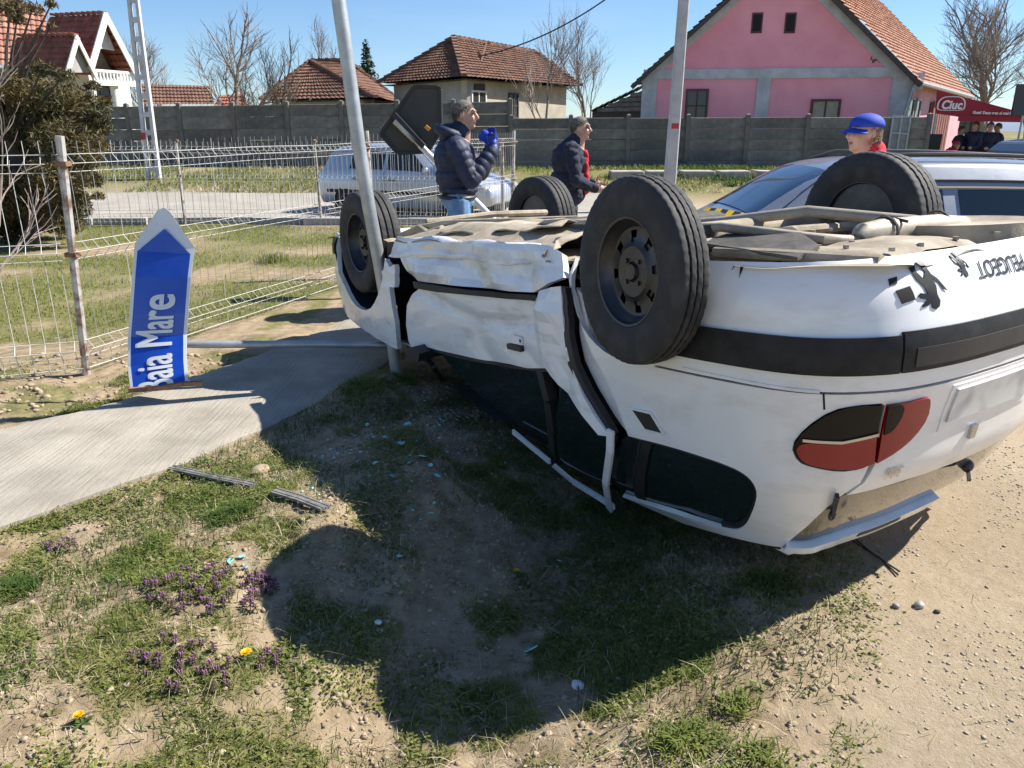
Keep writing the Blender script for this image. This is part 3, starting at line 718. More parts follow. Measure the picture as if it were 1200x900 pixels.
# ================================================================ WIRE MESH FENCES
def mesh_fence(name, label, nodes, spacing, hts, wr, folds=(.2, .86, 1.42), posts=True, postmat='post_worn', pr=.032):
    nodes = [Vector((x, y, zg(x, y))) for x, y in nodes]
    root = empty(name, nodes[0]); tag(root, label, 'fence', None)
    for i, q in enumerate(nodes):
        mb = MB(); lean = Vector((random.uniform(-.03, .03), random.uniform(-.02, .02), 0)) if i != 1 or pr < .035 else Vector((.11, 0, 0))
        mb.tube([q+Vector((0, 0, -.1)), q+lean*.5+Vector((0, 0, hts*.5)), q+lean+Vector((0, 0, hts+.03))], pr*.78, 8); po_ = mb.build('post', M[postmat], root, smooth=True, world=True)
        for zz in (.84, 1.42): mb = MB(); mb.box(q+lean*(zz/hts)+Vector((0, 0, zz)), (.075, .07, .03)); mb.build('bracket', M['rust'], po_, world=True)
    for a, b_ in zip(nodes[:-1], nodes[1:]):
        d = (b_-a); Lh = Vector((d.x, d.y, 0)).length; dn = Vector((d.x, d.y, 0)).normalized(); nn = Vector((-dn.y, dn.x, 0))*-1
        npan = max(1, round(Lh/2.5))
        for pi in range(npan):
            mb = MB(); n = int(Lh/npan/spacing); ph = random.random()*9
            def bend(u, z):
                sag = .04*math.sin(u*math.pi)*(z/hts)**3+.012*noise.noise((u*2.3+ph, z*.8, 2))
                return nn*(.045+sag)+Vector((0, 0, -.05*math.sin(u*math.pi)**2*(z/hts)**4*abs(noise.noise((ph, 1, 1)))*2))
            prof = [(.03, 0)]
            for fz in folds: prof += [(fz-.055, 0), (fz, .055), (fz+.055, 0)]
            prof += [(hts, 0)]
            for k in range(n+1):
                u = (k+.3)/(n+.6); base = a.lerp(b_, (pi+u)/npan)
                mb.tube([base+Vector((0, 0, z_))+bend(u, z_)+nn*o_ for z_, o_ in prof], wr, 4, cap=False)
            for fz in folds:
                for dz, o_ in ((-.055, 0), (.055, 0), (0, .055)):
                    mb.tube([a.lerp(b_, (pi+u/8)/npan)+Vector((0, 0, fz+dz))+bend(u/8, fz+dz)+nn*(o_+wr) for u in range(9)], wr*1.05, 4, cap=False)
            mb.tube([a.lerp(b_, (pi+u/8)/npan)+Vector((0, 0, .06))+bend(u/8, .06)+nn*wr for u in range(9)], wr*1.25, 4, cap=False)
            mb.build('wire_panel', M['white_metal'], root, world=True, recalc=False)
    return root
mesh_fence('wire_fence', 'near white wire mesh fence with rusty posts beside the concrete path', [(-5.4, 4.15), (-2.98, 5.12), (-1.56, 8.75), (.0, 12.9)], .088, 1.56, .0025, pr=.0355)
mesh_fence('wire_fence', 'far white wire mesh fence along the village street', [(-13.0, 13.2), (-9.4, 13.6), (-5.85, 13.95), (-3.42, 14.0), (-.15, 13.2)], .095, 1.42, .0031, folds=(.2, .8, 1.28))
mb = MB()
for i in range(14):
    x0 = -13+i*.93; mb.box((x0+.46, 13.95+.12*math.sin(i), .03), (.92, .14, .16), rz=.02)
tag(mb.build('plinth_kerb', M['concrete']), 'low concrete kerb along the far wire fence', 'kerb')
# stone edging in front of the concrete fence
se = empty('stone_edging', (4.5, 21.0, .5)); tag(se, 'row of worn stone slabs in the grass before the concrete fence', 'edging')
for i in range(9):
    mb = MB(); x0 = 3.0+i*.92; sx = random.uniform(.7, .88)
    mb.box((x0, 20.9+random.uniform(-.1, .1), zg(x0, 20.9)+.06), (sx, .6, .22), rot=Matrix.Rotation(random.uniform(-.06, .06), 3, 'Y'))
    mb.build('slab', M['stone'], se, world=True, bevel=.03)
# ================================================================ THE OVERTURNED CAR
CAR_ROT = (3.134, .081, 2.151); CAR_LOC = Vector((1.097, 3.365, 1.352))
car = empty('overturned_car', CAR_LOC, CAR_ROT); tag(car, 'white wrecked estate car lying on its roof with wheels up', 'car')
from mathutils import Euler
from mathutils.geometry import delaunay_2d_cdt
CM = np.array(Euler(CAR_ROT, 'XYZ').to_matrix()); CT = np.array(CAR_LOC)
KP = np.array([(-1.0, .35), (-1.0, 0), (-.985, -.35), (-.92, -.60), (-.77, -.76), (-.5, -.825), (0, -.845), (1, -.85), (2.0, -.85), (2.75, -.84), (3.15, -.80), (3.42, -.68), (3.54, -.4), (3.58, 0), (3.58, .3)])
def catmull(K, n=40):
    out = []
    for i in range(1, len(K)-2):
        p0, p1, p2, p3 = K[i-1:i+3]
        for t_ in np.arange(n)/n: out.append(.5*((2*p1)+(p2-p0)*t_+(2*p0-5*p1+4*p2-p3)*t_*t_+(3*p1-p0-3*p2+p3)*t_**3))
    out.append(K[-2]); return np.array(out)
PL = catmull(KP); SL = np.r_[0, np.cumsum(np.linalg.norm(np.diff(PL, axis=0), axis=1))]
TN = np.gradient(PL, axis=0); TN /= np.linalg.norm(TN, axis=1)[:, None]; NR = np.stack([TN[:, 1], -TN[:, 0]], 1)
ZS = [.12, .18, .22, .30, .45, .60, .70, .90, .95, 1.10, 1.25, 1.34, 1.42]
SIDE = [.20, .07, .045, .015, .0, .0, .005, .02, .03, .09, .17, .26, .42]
REAR = [.28, .10, .05, .012, -.012, .0, .03, .07, .10, .19, .30, .40, .50]
FRNT = [.14, .06, .03, 0, -.01, .02, .10, .4, .5, .6, .7, .8, .9]
def dents(s, z):
    """crumpling of the struck right side (doors, sill), slight elsewhere"""
    a = sst(1.75, 2.05, s)*sst(4.3, 3.4, s)
    q = (np.abs(fbm(s, z*1.3, 1.1, 2, 77))-.25)*.034+(np.abs(fbm(s*1.0+z*1.4, z*1.2-s*.6, 2.4, 1, 78))-.25)*.008
    crease = -.016*np.exp(-((z-.50-.06*np.sin(s*3))/.035)**2)-.014*np.exp(-((z-.36-.05*np.sin(s*4+1))/.03)**2)
    front = sst(3.5, 4.4, s)*fbm(s, z, 4, 3, 79)*.02
    soft = fbm(s, z, 2.2, 2, 80)*.005*sst(2, 1, s)*sst(.3, .8, s)
    return a*(q+crease)+front+soft
def Pn(s, z, dent=True):
    s = np.asarray(s, float); z = np.asarray(z, float); sg = np.where(s < 0, -1.0, 1.0); sa = np.abs(s)
    c = np.stack([np.interp(sa, SL, PL[:, i]) for i in (0, 1)], -1); n = np.stack([np.interp(sa, SL, NR[:, i]) for i in (0, 1)], -1)
    n /= np.linalg.norm(n, axis=-1, keepdims=True)
    wr = np.clip(-n[..., 0], 0, 1)**1.5; wf = np.clip(n[..., 0], 0, 1)**1.5
    ins = np.interp(z, ZS, SIDE)*(1-wr-wf)+np.interp(z, ZS, REAR)*wr+np.interp(z, ZS, FRNT)*wf
    if dent: ins = ins-dents(sa, z)*(s > 0)
    q = c-n*ins[..., None]
    return np.stack([q[..., 0], q[..., 1]*sg, z], -1)
def Pnrm(s, z):
    e = .006; a = Pn(s+e, z, False)-Pn(s-e, z, False); b_ = Pn(s, z+e, False)-Pn(s, z-e, False)
    n = np.cross(a, b_); n /= np.linalg.norm(n, axis=-1, keepdims=True)
    c = Pn(s, z, False)-np.array([1.2, 0, .6]); f_ = np.sign((n*c).sum(-1)); return n*f_[..., None]
def cproj(P):
    W = P@CM.T+CT; zc = W[..., 2]-CAM_H; d = W[..., 1]*math.cos(PITCH)-zc*math.sin(PITCH); u = W[..., 1]*math.sin(PITCH)+zc*math.cos(PITCH)
    return np.stack([600+900*W[..., 0]/d, 450-900*u/d], -1)
GS, GZ = np.meshgrid(np.linspace(-.4, 5.7, 1100), np.linspace(.12, 1.40, 260), indexing='ij')
_P = Pn(GS, GZ); _px = cproj(_P); _n = Pnrm(GS, GZ)@CM.T; _v = np.array([0, 0, CAM_H])-(_P@CM.T+CT); VIS = (_n*_v).sum(-1) > 0
_px = np.where(VIS[..., None], _px, 1e6)
def cs(px, py):
    k = np.argmin(((_px-np.array([px, py]))**2).sum(-1)); return float(GS.ravel()[k]), float(GZ.ravel()[k])
def csl(pts): return [cs(*q) for q in pts]

def panel(name, poly, m_, parent, off=0.0, thick=.014, cell=.035, mirror=False, fn=None, smooth=True):
    """sheet-metal panel: outline in (s, z) laid on the body surface, with a folded edge"""
    bnd = []
    for i in range(len(poly)):
        a, b_ = poly[i], poly[(i+1) % len(poly)]; L_ = math.hypot(a[0]-b_[0], a[1]-b_[1])
        if L_ < 1e-6: continue
        n_ = max(1, int(L_/cell)); bnd += [(a[0]+(b_[0]-a[0])*k/n_, a[1]+(b_[1]-a[1])*k/n_) for k in range(n_)]
    B_ = np.array(bnd); nb_ = len(bnd)
    us, vs_ = np.meshgrid(np.arange(B_[:, 0].min()+cell*.5, B_[:, 0].max(), cell), np.arange(B_[:, 1].min()+cell*.5, B_[:, 1].max(), cell)); G_ = np.stack([us.ravel(), vs_.ravel()], 1)
    x1, y1 = B_[:, 0], B_[:, 1]; x2, y2 = np.roll(x1, -1), np.roll(y1, -1); ins = np.zeros(len(G_), bool); keep = np.ones(len(G_), bool)
    for k in range(nb_):
        c_ = ((y1[k] > G_[:, 1]) != (y2[k] > G_[:, 1])); den = (y2[k]-y1[k]) or 1e-12
        ins ^= c_ & (G_[:, 0] < (x2[k]-x1[k])*(G_[:, 1]-y1[k])/den+x1[k]); keep &= np.hypot(G_[:, 0]-x1[k], G_[:, 1]-y1[k]) > cell*.45
    G_ = G_[ins & keep]
    pts = [Vector(q) for q in bnd]+[Vector(q) for q in G_.tolist()]
    ov, oe, of, *_r = delaunay_2d_cdt(pts, [], [list(range(nb_))], 1, 1e-6)
    VL = [(v.x, v.y) for v in ov]; FL = [list(f_) for f_ in of]
    S = np.array([k[0] for k in VL]); Z_ = np.array([k[1] for k in VL])
    P = Pn(S, Z_); n = Pnrm(S, Z_)
    if fn is not None: P = P+n*fn(S, Z_)[:, None]
    P = P+n*off
    if mirror: P[:, 1] *= -1; n[:, 1] *= -1
    edges = {}
    for f_ in FL:
        for a, b_ in zip(f_, f_[1:]+f_[:1]): edges[(min(a, b_), max(a, b_))] = edges.get((min(a, b_), max(a, b_)), 0)+1
    bd = [e for e, c in edges.items() if c == 1]; VV = [tuple(q) for q in P]; m2 = {}
    for e in bd:
        for v in e:
            if v not in m2: m2[v] = len(VV); VV.append(tuple(P[v]-n[v]*thick))
    FF = [tuple(f_) for f_ in FL]+[(a, b_, m2[b_], m2[a]) for a, b_ in bd]
    mb = MB(); mb.add(VV, FF); o = mb.build(name, m_, parent, smooth=smooth); return o

def carpaint(name, color, dirt=.5, dcol=(.30, .24, .16)):
    m = mat(name, color, .35, coat=.6, spec=.5); nt = m.node_tree; N_ = nt.nodes; L_ = nt.links; b_ = N_['Principled BSDF']
    t_ = N_.new('ShaderNodeTexCoord'); mp_ = N_.new('ShaderNodeMapping'); mp_.inputs['Scale'].default_value = (1, 1, 2.5)
    n_ = N_.new('ShaderNodeTexNoise'); n_.inputs['Scale'].default_value = 3.5; n_.inputs['Detail'].default_value = 9; n_.inputs['Roughness'].default_value = .68
    r_ = N_.new('ShaderNodeValToRGB'); r_.color_ramp.elements[0].position = .5; r_.color_ramp.elements[1].position = .85
    r_.color_ramp.elements[0].color = (0, 0, 0, 1); r_.color_ramp.elements[1].color = (dirt, dirt, dirt, 1)
    x_ = N_.new('ShaderNodeMixRGB'); x_.inputs[1].default_value = (*color, 1); x_.inputs[2].default_value = (*dcol, 1)
    L_.new(t_.outputs['Object'], mp_.inputs[0]); L_.new(mp_.outputs[0], n_.inputs['Vector']); L_.new(n_.outputs['Fac'], r_.inputs[0]); L_.new(r_.outputs[0], x_.inputs[0]); L_.new(x_.outputs[0], b_.inputs['Base Color'])
    a_ = N_.new('ShaderNodeMath'); a_.operation = 'MULTIPLY_ADD'; a_.inputs[1].default_value = .6; a_.inputs[2].default_value = .3; L_.new(r_.outputs[0], a_.inputs[0]); L_.new(a_.outputs[0], b_.inputs['Roughness'])
    mp2 = N_.new('ShaderNodeMapping'); mp2.inputs['Scale'].default_value = (2.2, 8, 34); mp2.inputs['Rotation'].default_value = (.1, .25, 0)
    n4 = N_.new('ShaderNodeTexNoise'); n4.inputs['Scale'].default_value = 2.4; n4.inputs['Detail'].default_value = 10; n4.inputs['Roughness'].default_value = .8
    r4 = N_.new('ShaderNodeValToRGB'); r4.color_ramp.elements[0].position = .62; r4.color_ramp.elements[1].position = .72; r4.color_ramp.elements[0].color = (0, 0, 0, 1); q4 = min(1, dirt*.9); r4.color_ramp.elements[1].color = (q4, q4, q4, 1)
    x4 = N_.new('ShaderNodeMixRGB'); x4.inputs[2].default_value = (.16, .14, .12, 1); L_.new(t_.outputs['Object'], mp2.inputs[0]); L_.new(mp2.outputs[0], n4.inputs['Vector']); L_.new(n4.outputs['Fac'], r4.inputs[0]); L_.new(r4.outputs[0], x4.inputs[0]); L_.new(x_.outputs[0], x4.inputs[1]); L_.new(x4.outputs[0], b_.inputs['Base Color'])
    n3 = N_.new('ShaderNodeTexNoise'); n3.inputs['Scale'].default_value = 7; n3.inputs['Detail'].default_value = 3
    bb = N_.new('ShaderNodeBump'); bb.inputs['Strength'].default_value = .06; bb.inputs['Distance'].default_value = .02
    L_.new(t_.outputs['Object'], n3.inputs['Vector']); L_.new(n3.outputs['Fac'], bb.inputs['Height']); L_.new(bb.outputs[0], b_.inputs['Normal'])
    return m
M['paint'] = carpaint('white car paint', (.83, .825, .80), .42)
M['paint_dent'] = carpaint('scraped white paint', (.81, .81, .80), .95, (.36, .31, .24))
M['trim_black'] = mat('faded black bumper trim', (.010, .010, .011), .5, color2=(.03, .03, .031), vscale=9, bump=.06, spec=.25)
M['under'] = mat('dusty underbody', (.23, .185, .13), .85, color2=(.44, .38, .29), vscale=5, bump=.25, bscale=30)
M['under_dark'] = mat('dark underseal', (.045, .043, .042), .8, color2=(.11, .098, .08), vscale=8, bump=.2)
M['steel_dusty'] = mat('dusty exhaust steel', (.33, .28, .21), .6, .3, color2=(.45, .40, .32), vscale=10, bump=.1)
M['lamp_red'] = mat('red lamp lens', (.27, .002, .006), .12, coat=.3)
M['lamp_dark'] = mat('smoked lamp lens', (.006, .005, .005), .22, spec=.25)
M['chrome'] = mat('chrome badge', (.5, .5, .5), .2, 1)
M['glass_dust'] = mat('dusty tailgate glass', (.06, .055, .045), .12, color2=(.16, .14, .105), vscale=2.5, spec=.8, coat=.8)
M['seat'] = mat('dark seat cloth', (.03, .032, .036), .9, var=.3, vscale=20, bump=.2)
M['headliner'] = mat('grey headliner', (.10, .095, .09), .95, var=.1)
M['plate'] = mat('number plate', (.62, .62, .60), .4, color2=(.36, .36, .37), vscale=9, ramp=(.45, .7), detail=1)

def chaikin(pts, it=2, closed=True):
    for _ in range(it):
        out = []; n = len(pts)
        if not closed: out.append(pts[0])
        for i in range(n if closed else n-1):
            a, b_ = pts[i], pts[(i+1) % n]; out += [(a[0]*.75+b_[0]*.25, a[1]*.75+b_[1]*.25), (a[0]*.25+b_[0]*.75, a[1]*.25+b_[1]*.75)]
        if not closed: out.append(pts[-1])
        pts = out
    return pts
def arc(cx, cz, r, a0, a1, n=14): return [(cx+r*math.cos(R(a0+(a1-a0)*k/n)), cz+r*math.sin(R(a0+(a1-a0)*k/n))) for k in range(n+1)]
g_ = .003
# --- rear bumper (both halves in one skin): s from the right wheel arch round to the left one
archR = arc(1.60, .25, .345, 0, 180)           # over the rear wheel
def bumper_half():
    p_ = [(0, .185), (.35, .185), (.7, .19), (1.24, .20)]+[q for q in arc(1.60, .25, .36, 172, 112, 8)]
    return p_
hb = bumper_half(); hb = [q for q in hb if q[0] <= 1.5]; ztop = .585
ring = hb+[(1.47, ztop), (1.0, ztop), (.55, ztop), (0, ztop)]
full = ring+[(-s_, z_) for s_, z_ in reversed(ring[1:-1])]
bump_o = panel('rear_bumper', full, M['paint'], car, 0, .03, .035)
st = [(1.345, .515), (1.335, .50), (1.31, .425), (1.28, .415), (.56, .415), (.56, .53), (1.30, .53)]
panel('bumper_strip', st, M['trim_black'], bump_o, .014, .02, .03)
panel('bumper_strip', st, M['trim_black'], bump_o, .014, .02, .03, mirror=True)
rs = [(.552, .405), (-.552, .405), (-.552, .53), (.552, .53)]
panel('bumper_strip', rs, M['trim_black'], bump_o, .014, .02, .03)
panel('strip_lip', [(.51, .455), (-.51, .455), (-.51, .515), (.51, .515)], M['black'], bump_o, .017, .01, .03)
panel('towing_hole', csl([(1049, 340), (1066, 336), (1072, 351), (1056, 356)]), M['dark'], bump_o, .0025, .002, .02)
panel('scuff', csl([(1040, 327), (1050, 325), (1051, 333), (1043, 336)]), M['trim_black'], bump_o, .0025, .002, .02)
def stick(name, body, s0, z0, size, m_, parent, off=.003, bold=0, xs=1, shear=0):
    me = text_mesh(body, size, 0, bold, shear, xs=xs); bm = bmesh.new(); bm.from_mesh(me); bmesh.ops.triangulate(bm, faces=bm.faces); bmesh.ops.subdivide_edges(bm, edges=[e for e in bm.edges if e.calc_length() > .03], cuts=2); bm.to_mesh(me); bm.free()
    co = np.array([v.co[:] for v in me.vertices]); S = s0+co[:, 0]; Z_ = z0+co[:, 1]; P = Pn(S, Z_)+Pnrm(S, Z_)*off
    for v, q in zip(me.vertices, P): v.co = q
    me.materials.clear(); me.materials.append(m_); return link(name, me, parent)
sa, za = cs(1168, 308)
stick('bumper_lettering', 'PEUGEOT', sa-.02, za+.01, .075, M['trim_black'], bump_o, xs=.92, bold=.0008)
# lion stickers: heraldic outline standing on its hind legs, in sticker coordinates
lion = [(-.10, -.5), (.06, -.5), (.03, -.42), (-.01, -.28), (.10, -.16), (.20, -.36), (.15, -.46), (.32, -.46), (.30, -.38), (.27, -.20), (.17, .0), (.16, .14), (.33, .06), (.40, .10), (.35, .17), (.20, .24), (.34, .30), (.36, .36), (.22, .36), (.13, .33), (.14, .44), (.06, .5), (-.05, .47), (-.10, .36), (-.06, .22), (-.12, .05), (-.10, -.10), (-.22, .02), (-.26, .16), (-.34, .22), (-.30, .10), (-.24, -.06), (-.13, -.2), (-.10, -.34), (-.14, -.44)]
for (px_, py_, sz, ang) in ((1091, 335, .145, 12), (1127, 311, .075, 10)):
    s0, z0 = cs(px_, py_); c_, s_ = math.cos(R(ang)), math.sin(R(ang))
    panel('lion_sticker', [(s0+(x*c_-y*s_)*sz*1.15, z0+(x*s_+y*c_)*sz) for x, y in lion], M['trim_black'], bump_o, .003, .002, .02)

# --- right rear quarter with its window
lampA = csl([(1033, 474), (1022, 541)])+chaikin(csl([(1022, 541), (1005, 548), (985, 550), (950, 545), (936, 538), (929, 523), (944, 502), (975, 482), (1005, 475), (1033, 474)]), 1, False)[1:-1]
q1 = [(1.425, ztop+.008), (1.0, ztop+.008), (.56, ztop+.008), (.545, .66)]+chaikin(csl([(1033, 473), (1005, 474), (975, 481), (943, 500), (926, 523), (934, 541), (950, 548), (985, 553), (1005, 550), (1020, 543)]), 1, False)+csl([(1008, 566), (986, 581), (950, 612), (916, 641)])
rl = csl([(860, 630), (800, 613), (740, 595), (728, 586), (800, 605)])
win = chaikin(csl([(845, 619), (862, 622), (874, 615), (884, 596), (888, 574), (876, 557), (850, 544), (812, 531), (775, 521), (736, 511)]), 2, False)
edge = csl([(722, 472), (708, 440), (692, 412), (678, 372), (670, 338)])
ar = [(1.93, .22)]+[q for q in arc(1.60, .25, .345, 8, 118, 12)]
quarter = panel('quarter_panel', q1+rl+win+edge+ar, M['paint'], car, 0, .02, .03)
gl = csl([(722, 584), (800, 608), (845, 621), (868, 622), (884, 604), (891, 575), (878, 555), (850, 541), (812, 528), (775, 518), (734, 508), (724, 520), (720, 550)])
qg = panel('quarter_window', gl, M['glass_dark'], car, -.022, .004, .04)
wo = chaikin(csl([(845, 619), (862, 622), (874, 615), (884, 596), (888, 574), (876, 557), (850, 544), (812, 531), (775, 521), (736, 511)]), 2, False)
wc = np.mean(np.array(wo), 0); wi = [(q[0]+(wc[0]-q[0])*.07, q[1]+(wc[1]-q[1])*.11) for q in wo]
panel('window_seal', wo+wi[::-1], M['black'], qg, -.008, .012, .03)
panel('window_divider', csl([(752, 517), (762, 519), (755, 589), (745, 586)]), M['black'], qg, -.010, .008, .03)
panel('roof_strip', csl([(738, 593), (800, 611), (860, 629), (914, 645), (912, 650), (858, 634), (735, 598)]), M['black'], car, -.02, .01, .03)
vt = csl([(741, 479), (763, 484), (778, 507), (757, 502)])
vo = panel('side_vent', vt, M['black'], quarter, .004, .006, .02); panel('vent_frame', csl([(739, 477), (765, 482), (781, 509), (757, 504), (757, 502), (777, 507), (763, 484.5), (742, 479.5)]), M['paint'], quarter, .008, .008, .02)
sa, za = cs(966, 459); sb, zb2 = cs(966, 480); panel('panel_seam', [(sa-.003, za+.004), (sa+.003, za+.004), (sb+.003, zb2), (sb-.003, zb2)], M['dark'], quarter, .0012, .001, .02)
panel('body_crease', csl([(800, 430), (960, 458), (960, 460.5), (800, 432.5)]), M['paint_dent'], quarter, .004, .004, .03)
# --- tail lamp, in two pieces across the tailgate seam
lamp = panel('tail_lamp', lampA, M['lamp_dark'], car, .010, .03, .02)
panel('red_lens', csl([(1025, 509), (1021, 540)])+chaikin(csl([(1021, 540), (1004, 547), (985, 548.5), (950, 543.5), (938, 537), (932, 525), (941, 517), (960, 519), (985, 519.5), (1025, 509)]), 2, False)[1:-1], M['lamp_red'], lamp, .014, .012, .02)
panel('bright_trim', csl([(942, 513), (985, 515.5), (1027, 505), (1026, 508.5), (985, 519), (941, 516)]), M['chrome'], lamp, .016, .01, .02)
lampB = chaikin(csl([(1038, 473), (1062, 470), (1086, 465), (1088, 470), (1085, 488), (1070, 510), (1048, 528), (1026, 541)]), 1, False)
lamp2 = panel('tail_lamp', lampB, M['lamp_red'], car, .010, .03, .02)
panel('dark_lens', chaikin(csl([(1038, 474), (1058, 471), (1054, 488), (1044, 503), (1033, 508)]), 2, False), M['lamp_dark'], lamp2, .014, .01, .02)
for o in (lampA, lampB): panel('tail_lamp', [(s_, z_) for s_, z_ in o], M['lamp_red'], car, .010, .03, .03, mirror=True)
# --- tailgate (steel), tailgate glass and spoiler
sm1, zm1 = cs(1031, 478); seam = csl([(1034, 458), (1036, 473), (1024, 543), (1011, 566), (990, 580)])
half = [(0, ztop+.01)]+[(seam[0][0]-.01, ztop+.01)]+[(a-.008, b_) for a, b_ in seam[1:]]+csl([(1060, 563), (1100, 549)])
half = half+[(0, half[-1][1]+.005)]
tg = panel('tailgate', half[:-1]+[half[-1]]+[(-a, b_) for a, b_ in reversed(half[1:-1])], M['paint'], car, 0, .02, .035)
gh = csl([(1150, 533), (1100, 551), (1060, 565), (990, 582), (950, 613), (925, 634)]); gh = [(max(0, a), b_) for a, b_ in gh]
zsp = max(b_ for a, b_ in gh)
gpoly = [(0, gh[0][1])]+[q for q in gh if q[0] > .02]+[(0.3, zsp-.015), (0, zsp-.02)]
gl_o = panel('tailgate_glass', gpoly+[(-a, b_) for a, b_ in reversed(gpoly[1:-1])], M['glass_dust'], car, -.006, .01, .04)
sp = [(0, zsp-.012), (.3, zsp-.008), (gh[-1][0]+.01, gh[-1][1]+.008), (gh[-1][0]+.03, zsp+.035), (.3, zsp+.04), (0, zsp+.04)]
sp = [(-.10, zsp-.012)]+sp[1:-1]+[(-.06, zsp+.036)]
spo = panel('spoiler', sp, M['paint'], car, .022, .034, .03)
panel('brake_light', [(.42, zsp-.000), (.16, zsp-.002), (.16, zsp+.016), (.42, zsp+.018)], M['black'], spo, .025, .004, .04)
wm = MB(); s0, z0 = cs(973, 600); p_ = Pn(np.array(s0), np.array(z0)); n0 = Pnrm(np.array([s0]), np.array([z0]))[0]; p_ = Vector(p_+n0*.012)
ring_ = [p_+Vector((0, .016*math.cos(a), .016*math.sin(a))) for a in np.linspace(0, 2*math.pi, 13)]; wm.tube(ring_, .004, 6)
p2 = Vector(Pn(np.array(s0+.01), np.array(z0-.10))+n0*.02); wm.bar(p_, p2, .012, .02); wm.build('wiper_washer', M['black'], gl_o)
s1, z1 = cs(1134, 546); p_ = Vector(Pn(np.array(s1), np.array(z1))); wm = MB(); wm.ell(p_, (.02, .03, .025)); wm.bar(p_, p_+Vector((-.03, -.04, .04)), .012); wm.build('wiper_pivot', M['black'], gl_o)
# number plate in its recess, tow handle and badge
pl = [(.275, .625), (-.275, .625), (-.275, .745), (.275, .745)]
rec = panel('plate_recess', [(.30, .61), (-.30, .61), (-.30, .78), (.30, .78)], M['paint'], tg, .004, .01, .04)
panel('number_plate', pl, M['plate'], tg, .012, .008, .04)
panel('tailgate_lock', [(.085, .80), (.05, .80), (.05, .85), (.085, .85)], M['chrome'], tg, .012, .012, .02)
sa, za = cs(1046, 553); stick('badge', '306', sa-.005, za-.004, .055, M['chrome'], tg, .006, bold=.001, shear=.25)

# --- front right: sill, front door, rear door remains, fender
sill = panel('sill', csl([(470, 300), (485, 291), (520, 287), (560, 289), (610, 288), (650, 291), (664, 300), (667, 326), (650, 332), (632, 343), (600, 341), (560, 337), (520, 333), (492, 329), (478, 318)]), M['paint_dent'], car, .0, .03, .05, fn=lambda s_, z_: np.abs(fbm(s_*.5, z_*3.4, 2.2, 2, 91))*.055+fbm(s_, z_, 9, 1, 94)*.008, smooth=False)
door = panel('front_door', csl([(494, 337), (520, 340), (560, 345), (600, 349), (634, 353), (632, 370), (631, 385), (634, 403), (640, 420), (642, 431), (620, 430), (600, 426), (570, 421), (540, 415), (515, 410), (496, 404), (488, 412), (481, 398), (478, 380), (479, 358), (486, 344)]), M['paint_dent'], car, .012, .03, .02, fn=lambda s_, z_: np.abs(fbm(s_*.6, z_, 2.2, 2, 92))*.005)
panel('door_strip', csl([(489, 330), (520, 335), (560, 340), (600, 344), (634, 346), (636, 353), (600, 350), (560, 346.5), (520, 341.5), (491, 337)]), M['trim_black'], door, .03, .03, .02)
hs_, hz_ = cs(610, 404); panel('door_handle', [(hs_+.055, hz_+.022), (hs_+.06, hz_-.002), (hs_-.05, hz_-.004), (hs_-.052, hz_+.022)], M['black'], door, .036, .03, .015)
panel('handle_recess', [(hs_+.035, hz_-.008), (hs_+.03, hz_-.045), (hs_-.052, hz_-.045), (hs_-.052, hz_-.008)], M['paint'], door, .028, .012, .015)
panel('lock_button', [(hs_-.04, hz_-.035), (hs_-.052, hz_-.035), (hs_-.052, hz_-.023), (hs_-.04, hz_-.023)], M['dark'], door, .031, .002, .02)
panel('window_frame_edge', csl([(482, 400), (495, 405), (540, 416), (600, 428), (642, 433), (642, 436), (600, 431), (540, 420), (500, 410), (483, 404)]), M['black'], door, .005, .01, .02)
rd = panel('rear_door', csl([(641, 340), (655, 336), (665, 335), (668, 360), (670, 395), (676, 425), (692, 458), (710, 487), (724, 507), (714, 503), (694, 482), (672, 458), (654, 438), (644, 425), (637, 405), (634, 385), (636, 360)]), M['paint_dent'], car, .03, .03, .045, fn=lambda s_, z_: np.abs(fbm(s_, z_, 4, 2, 93))*.04, smooth=False)
panel('door_jamb', csl([(669, 337), (676, 345), (684, 385), (700, 425), (718, 462), (729, 490), (727, 508), (712, 486), (694, 456), (679, 425), (673, 395)]), M['paint'], car, -.03, .03, .02)
panel('door_seal', csl([(666, 336), (671, 337), (676, 395), (682, 424), (697, 455), (727, 505), (722, 507), (690, 458), (674, 425), (669, 395)]), M['black'], rd, .036, .03, .02)
fpoly = [(3.70, .34), (3.80, .30)]+arc(4.18, .25, .375, 172, 8, 14)
fpoly = [(3.70, .38), (3.78, .33)]+[(4.22-.44*math.cos(R(a)), .26+.42*math.sin(R(a))) for a in range(8, 176, 12)]+[(4.69, .2), (5.0, .2), (5.3, .26), (5.4, .45), (5.3, .60), (4.95, .72), (4.5, .80), (4.1, .85), (3.74, .88), (3.69, .7), (3.72, .5)]
fender = panel('front_fender', fpoly, M['paint_dent'], car, .0, .03, .03)
panel('front_bumper_end', [(4.73, .24), (5.35, .28), (5.35, .36), (4.71, .34)], M['trim_black'], fender, .012, .02, .03)
panel('fender_lip', csl([(452, 318), (467, 310), (467, 336), (455, 334)]), M['paint_dent'], fender, .03, .03, .02)
panel('wing_mirror', csl([(489, 405), (500, 402), (508, 410), (506, 420), (494, 420)]), M['black'], door, .09, .1, .015)
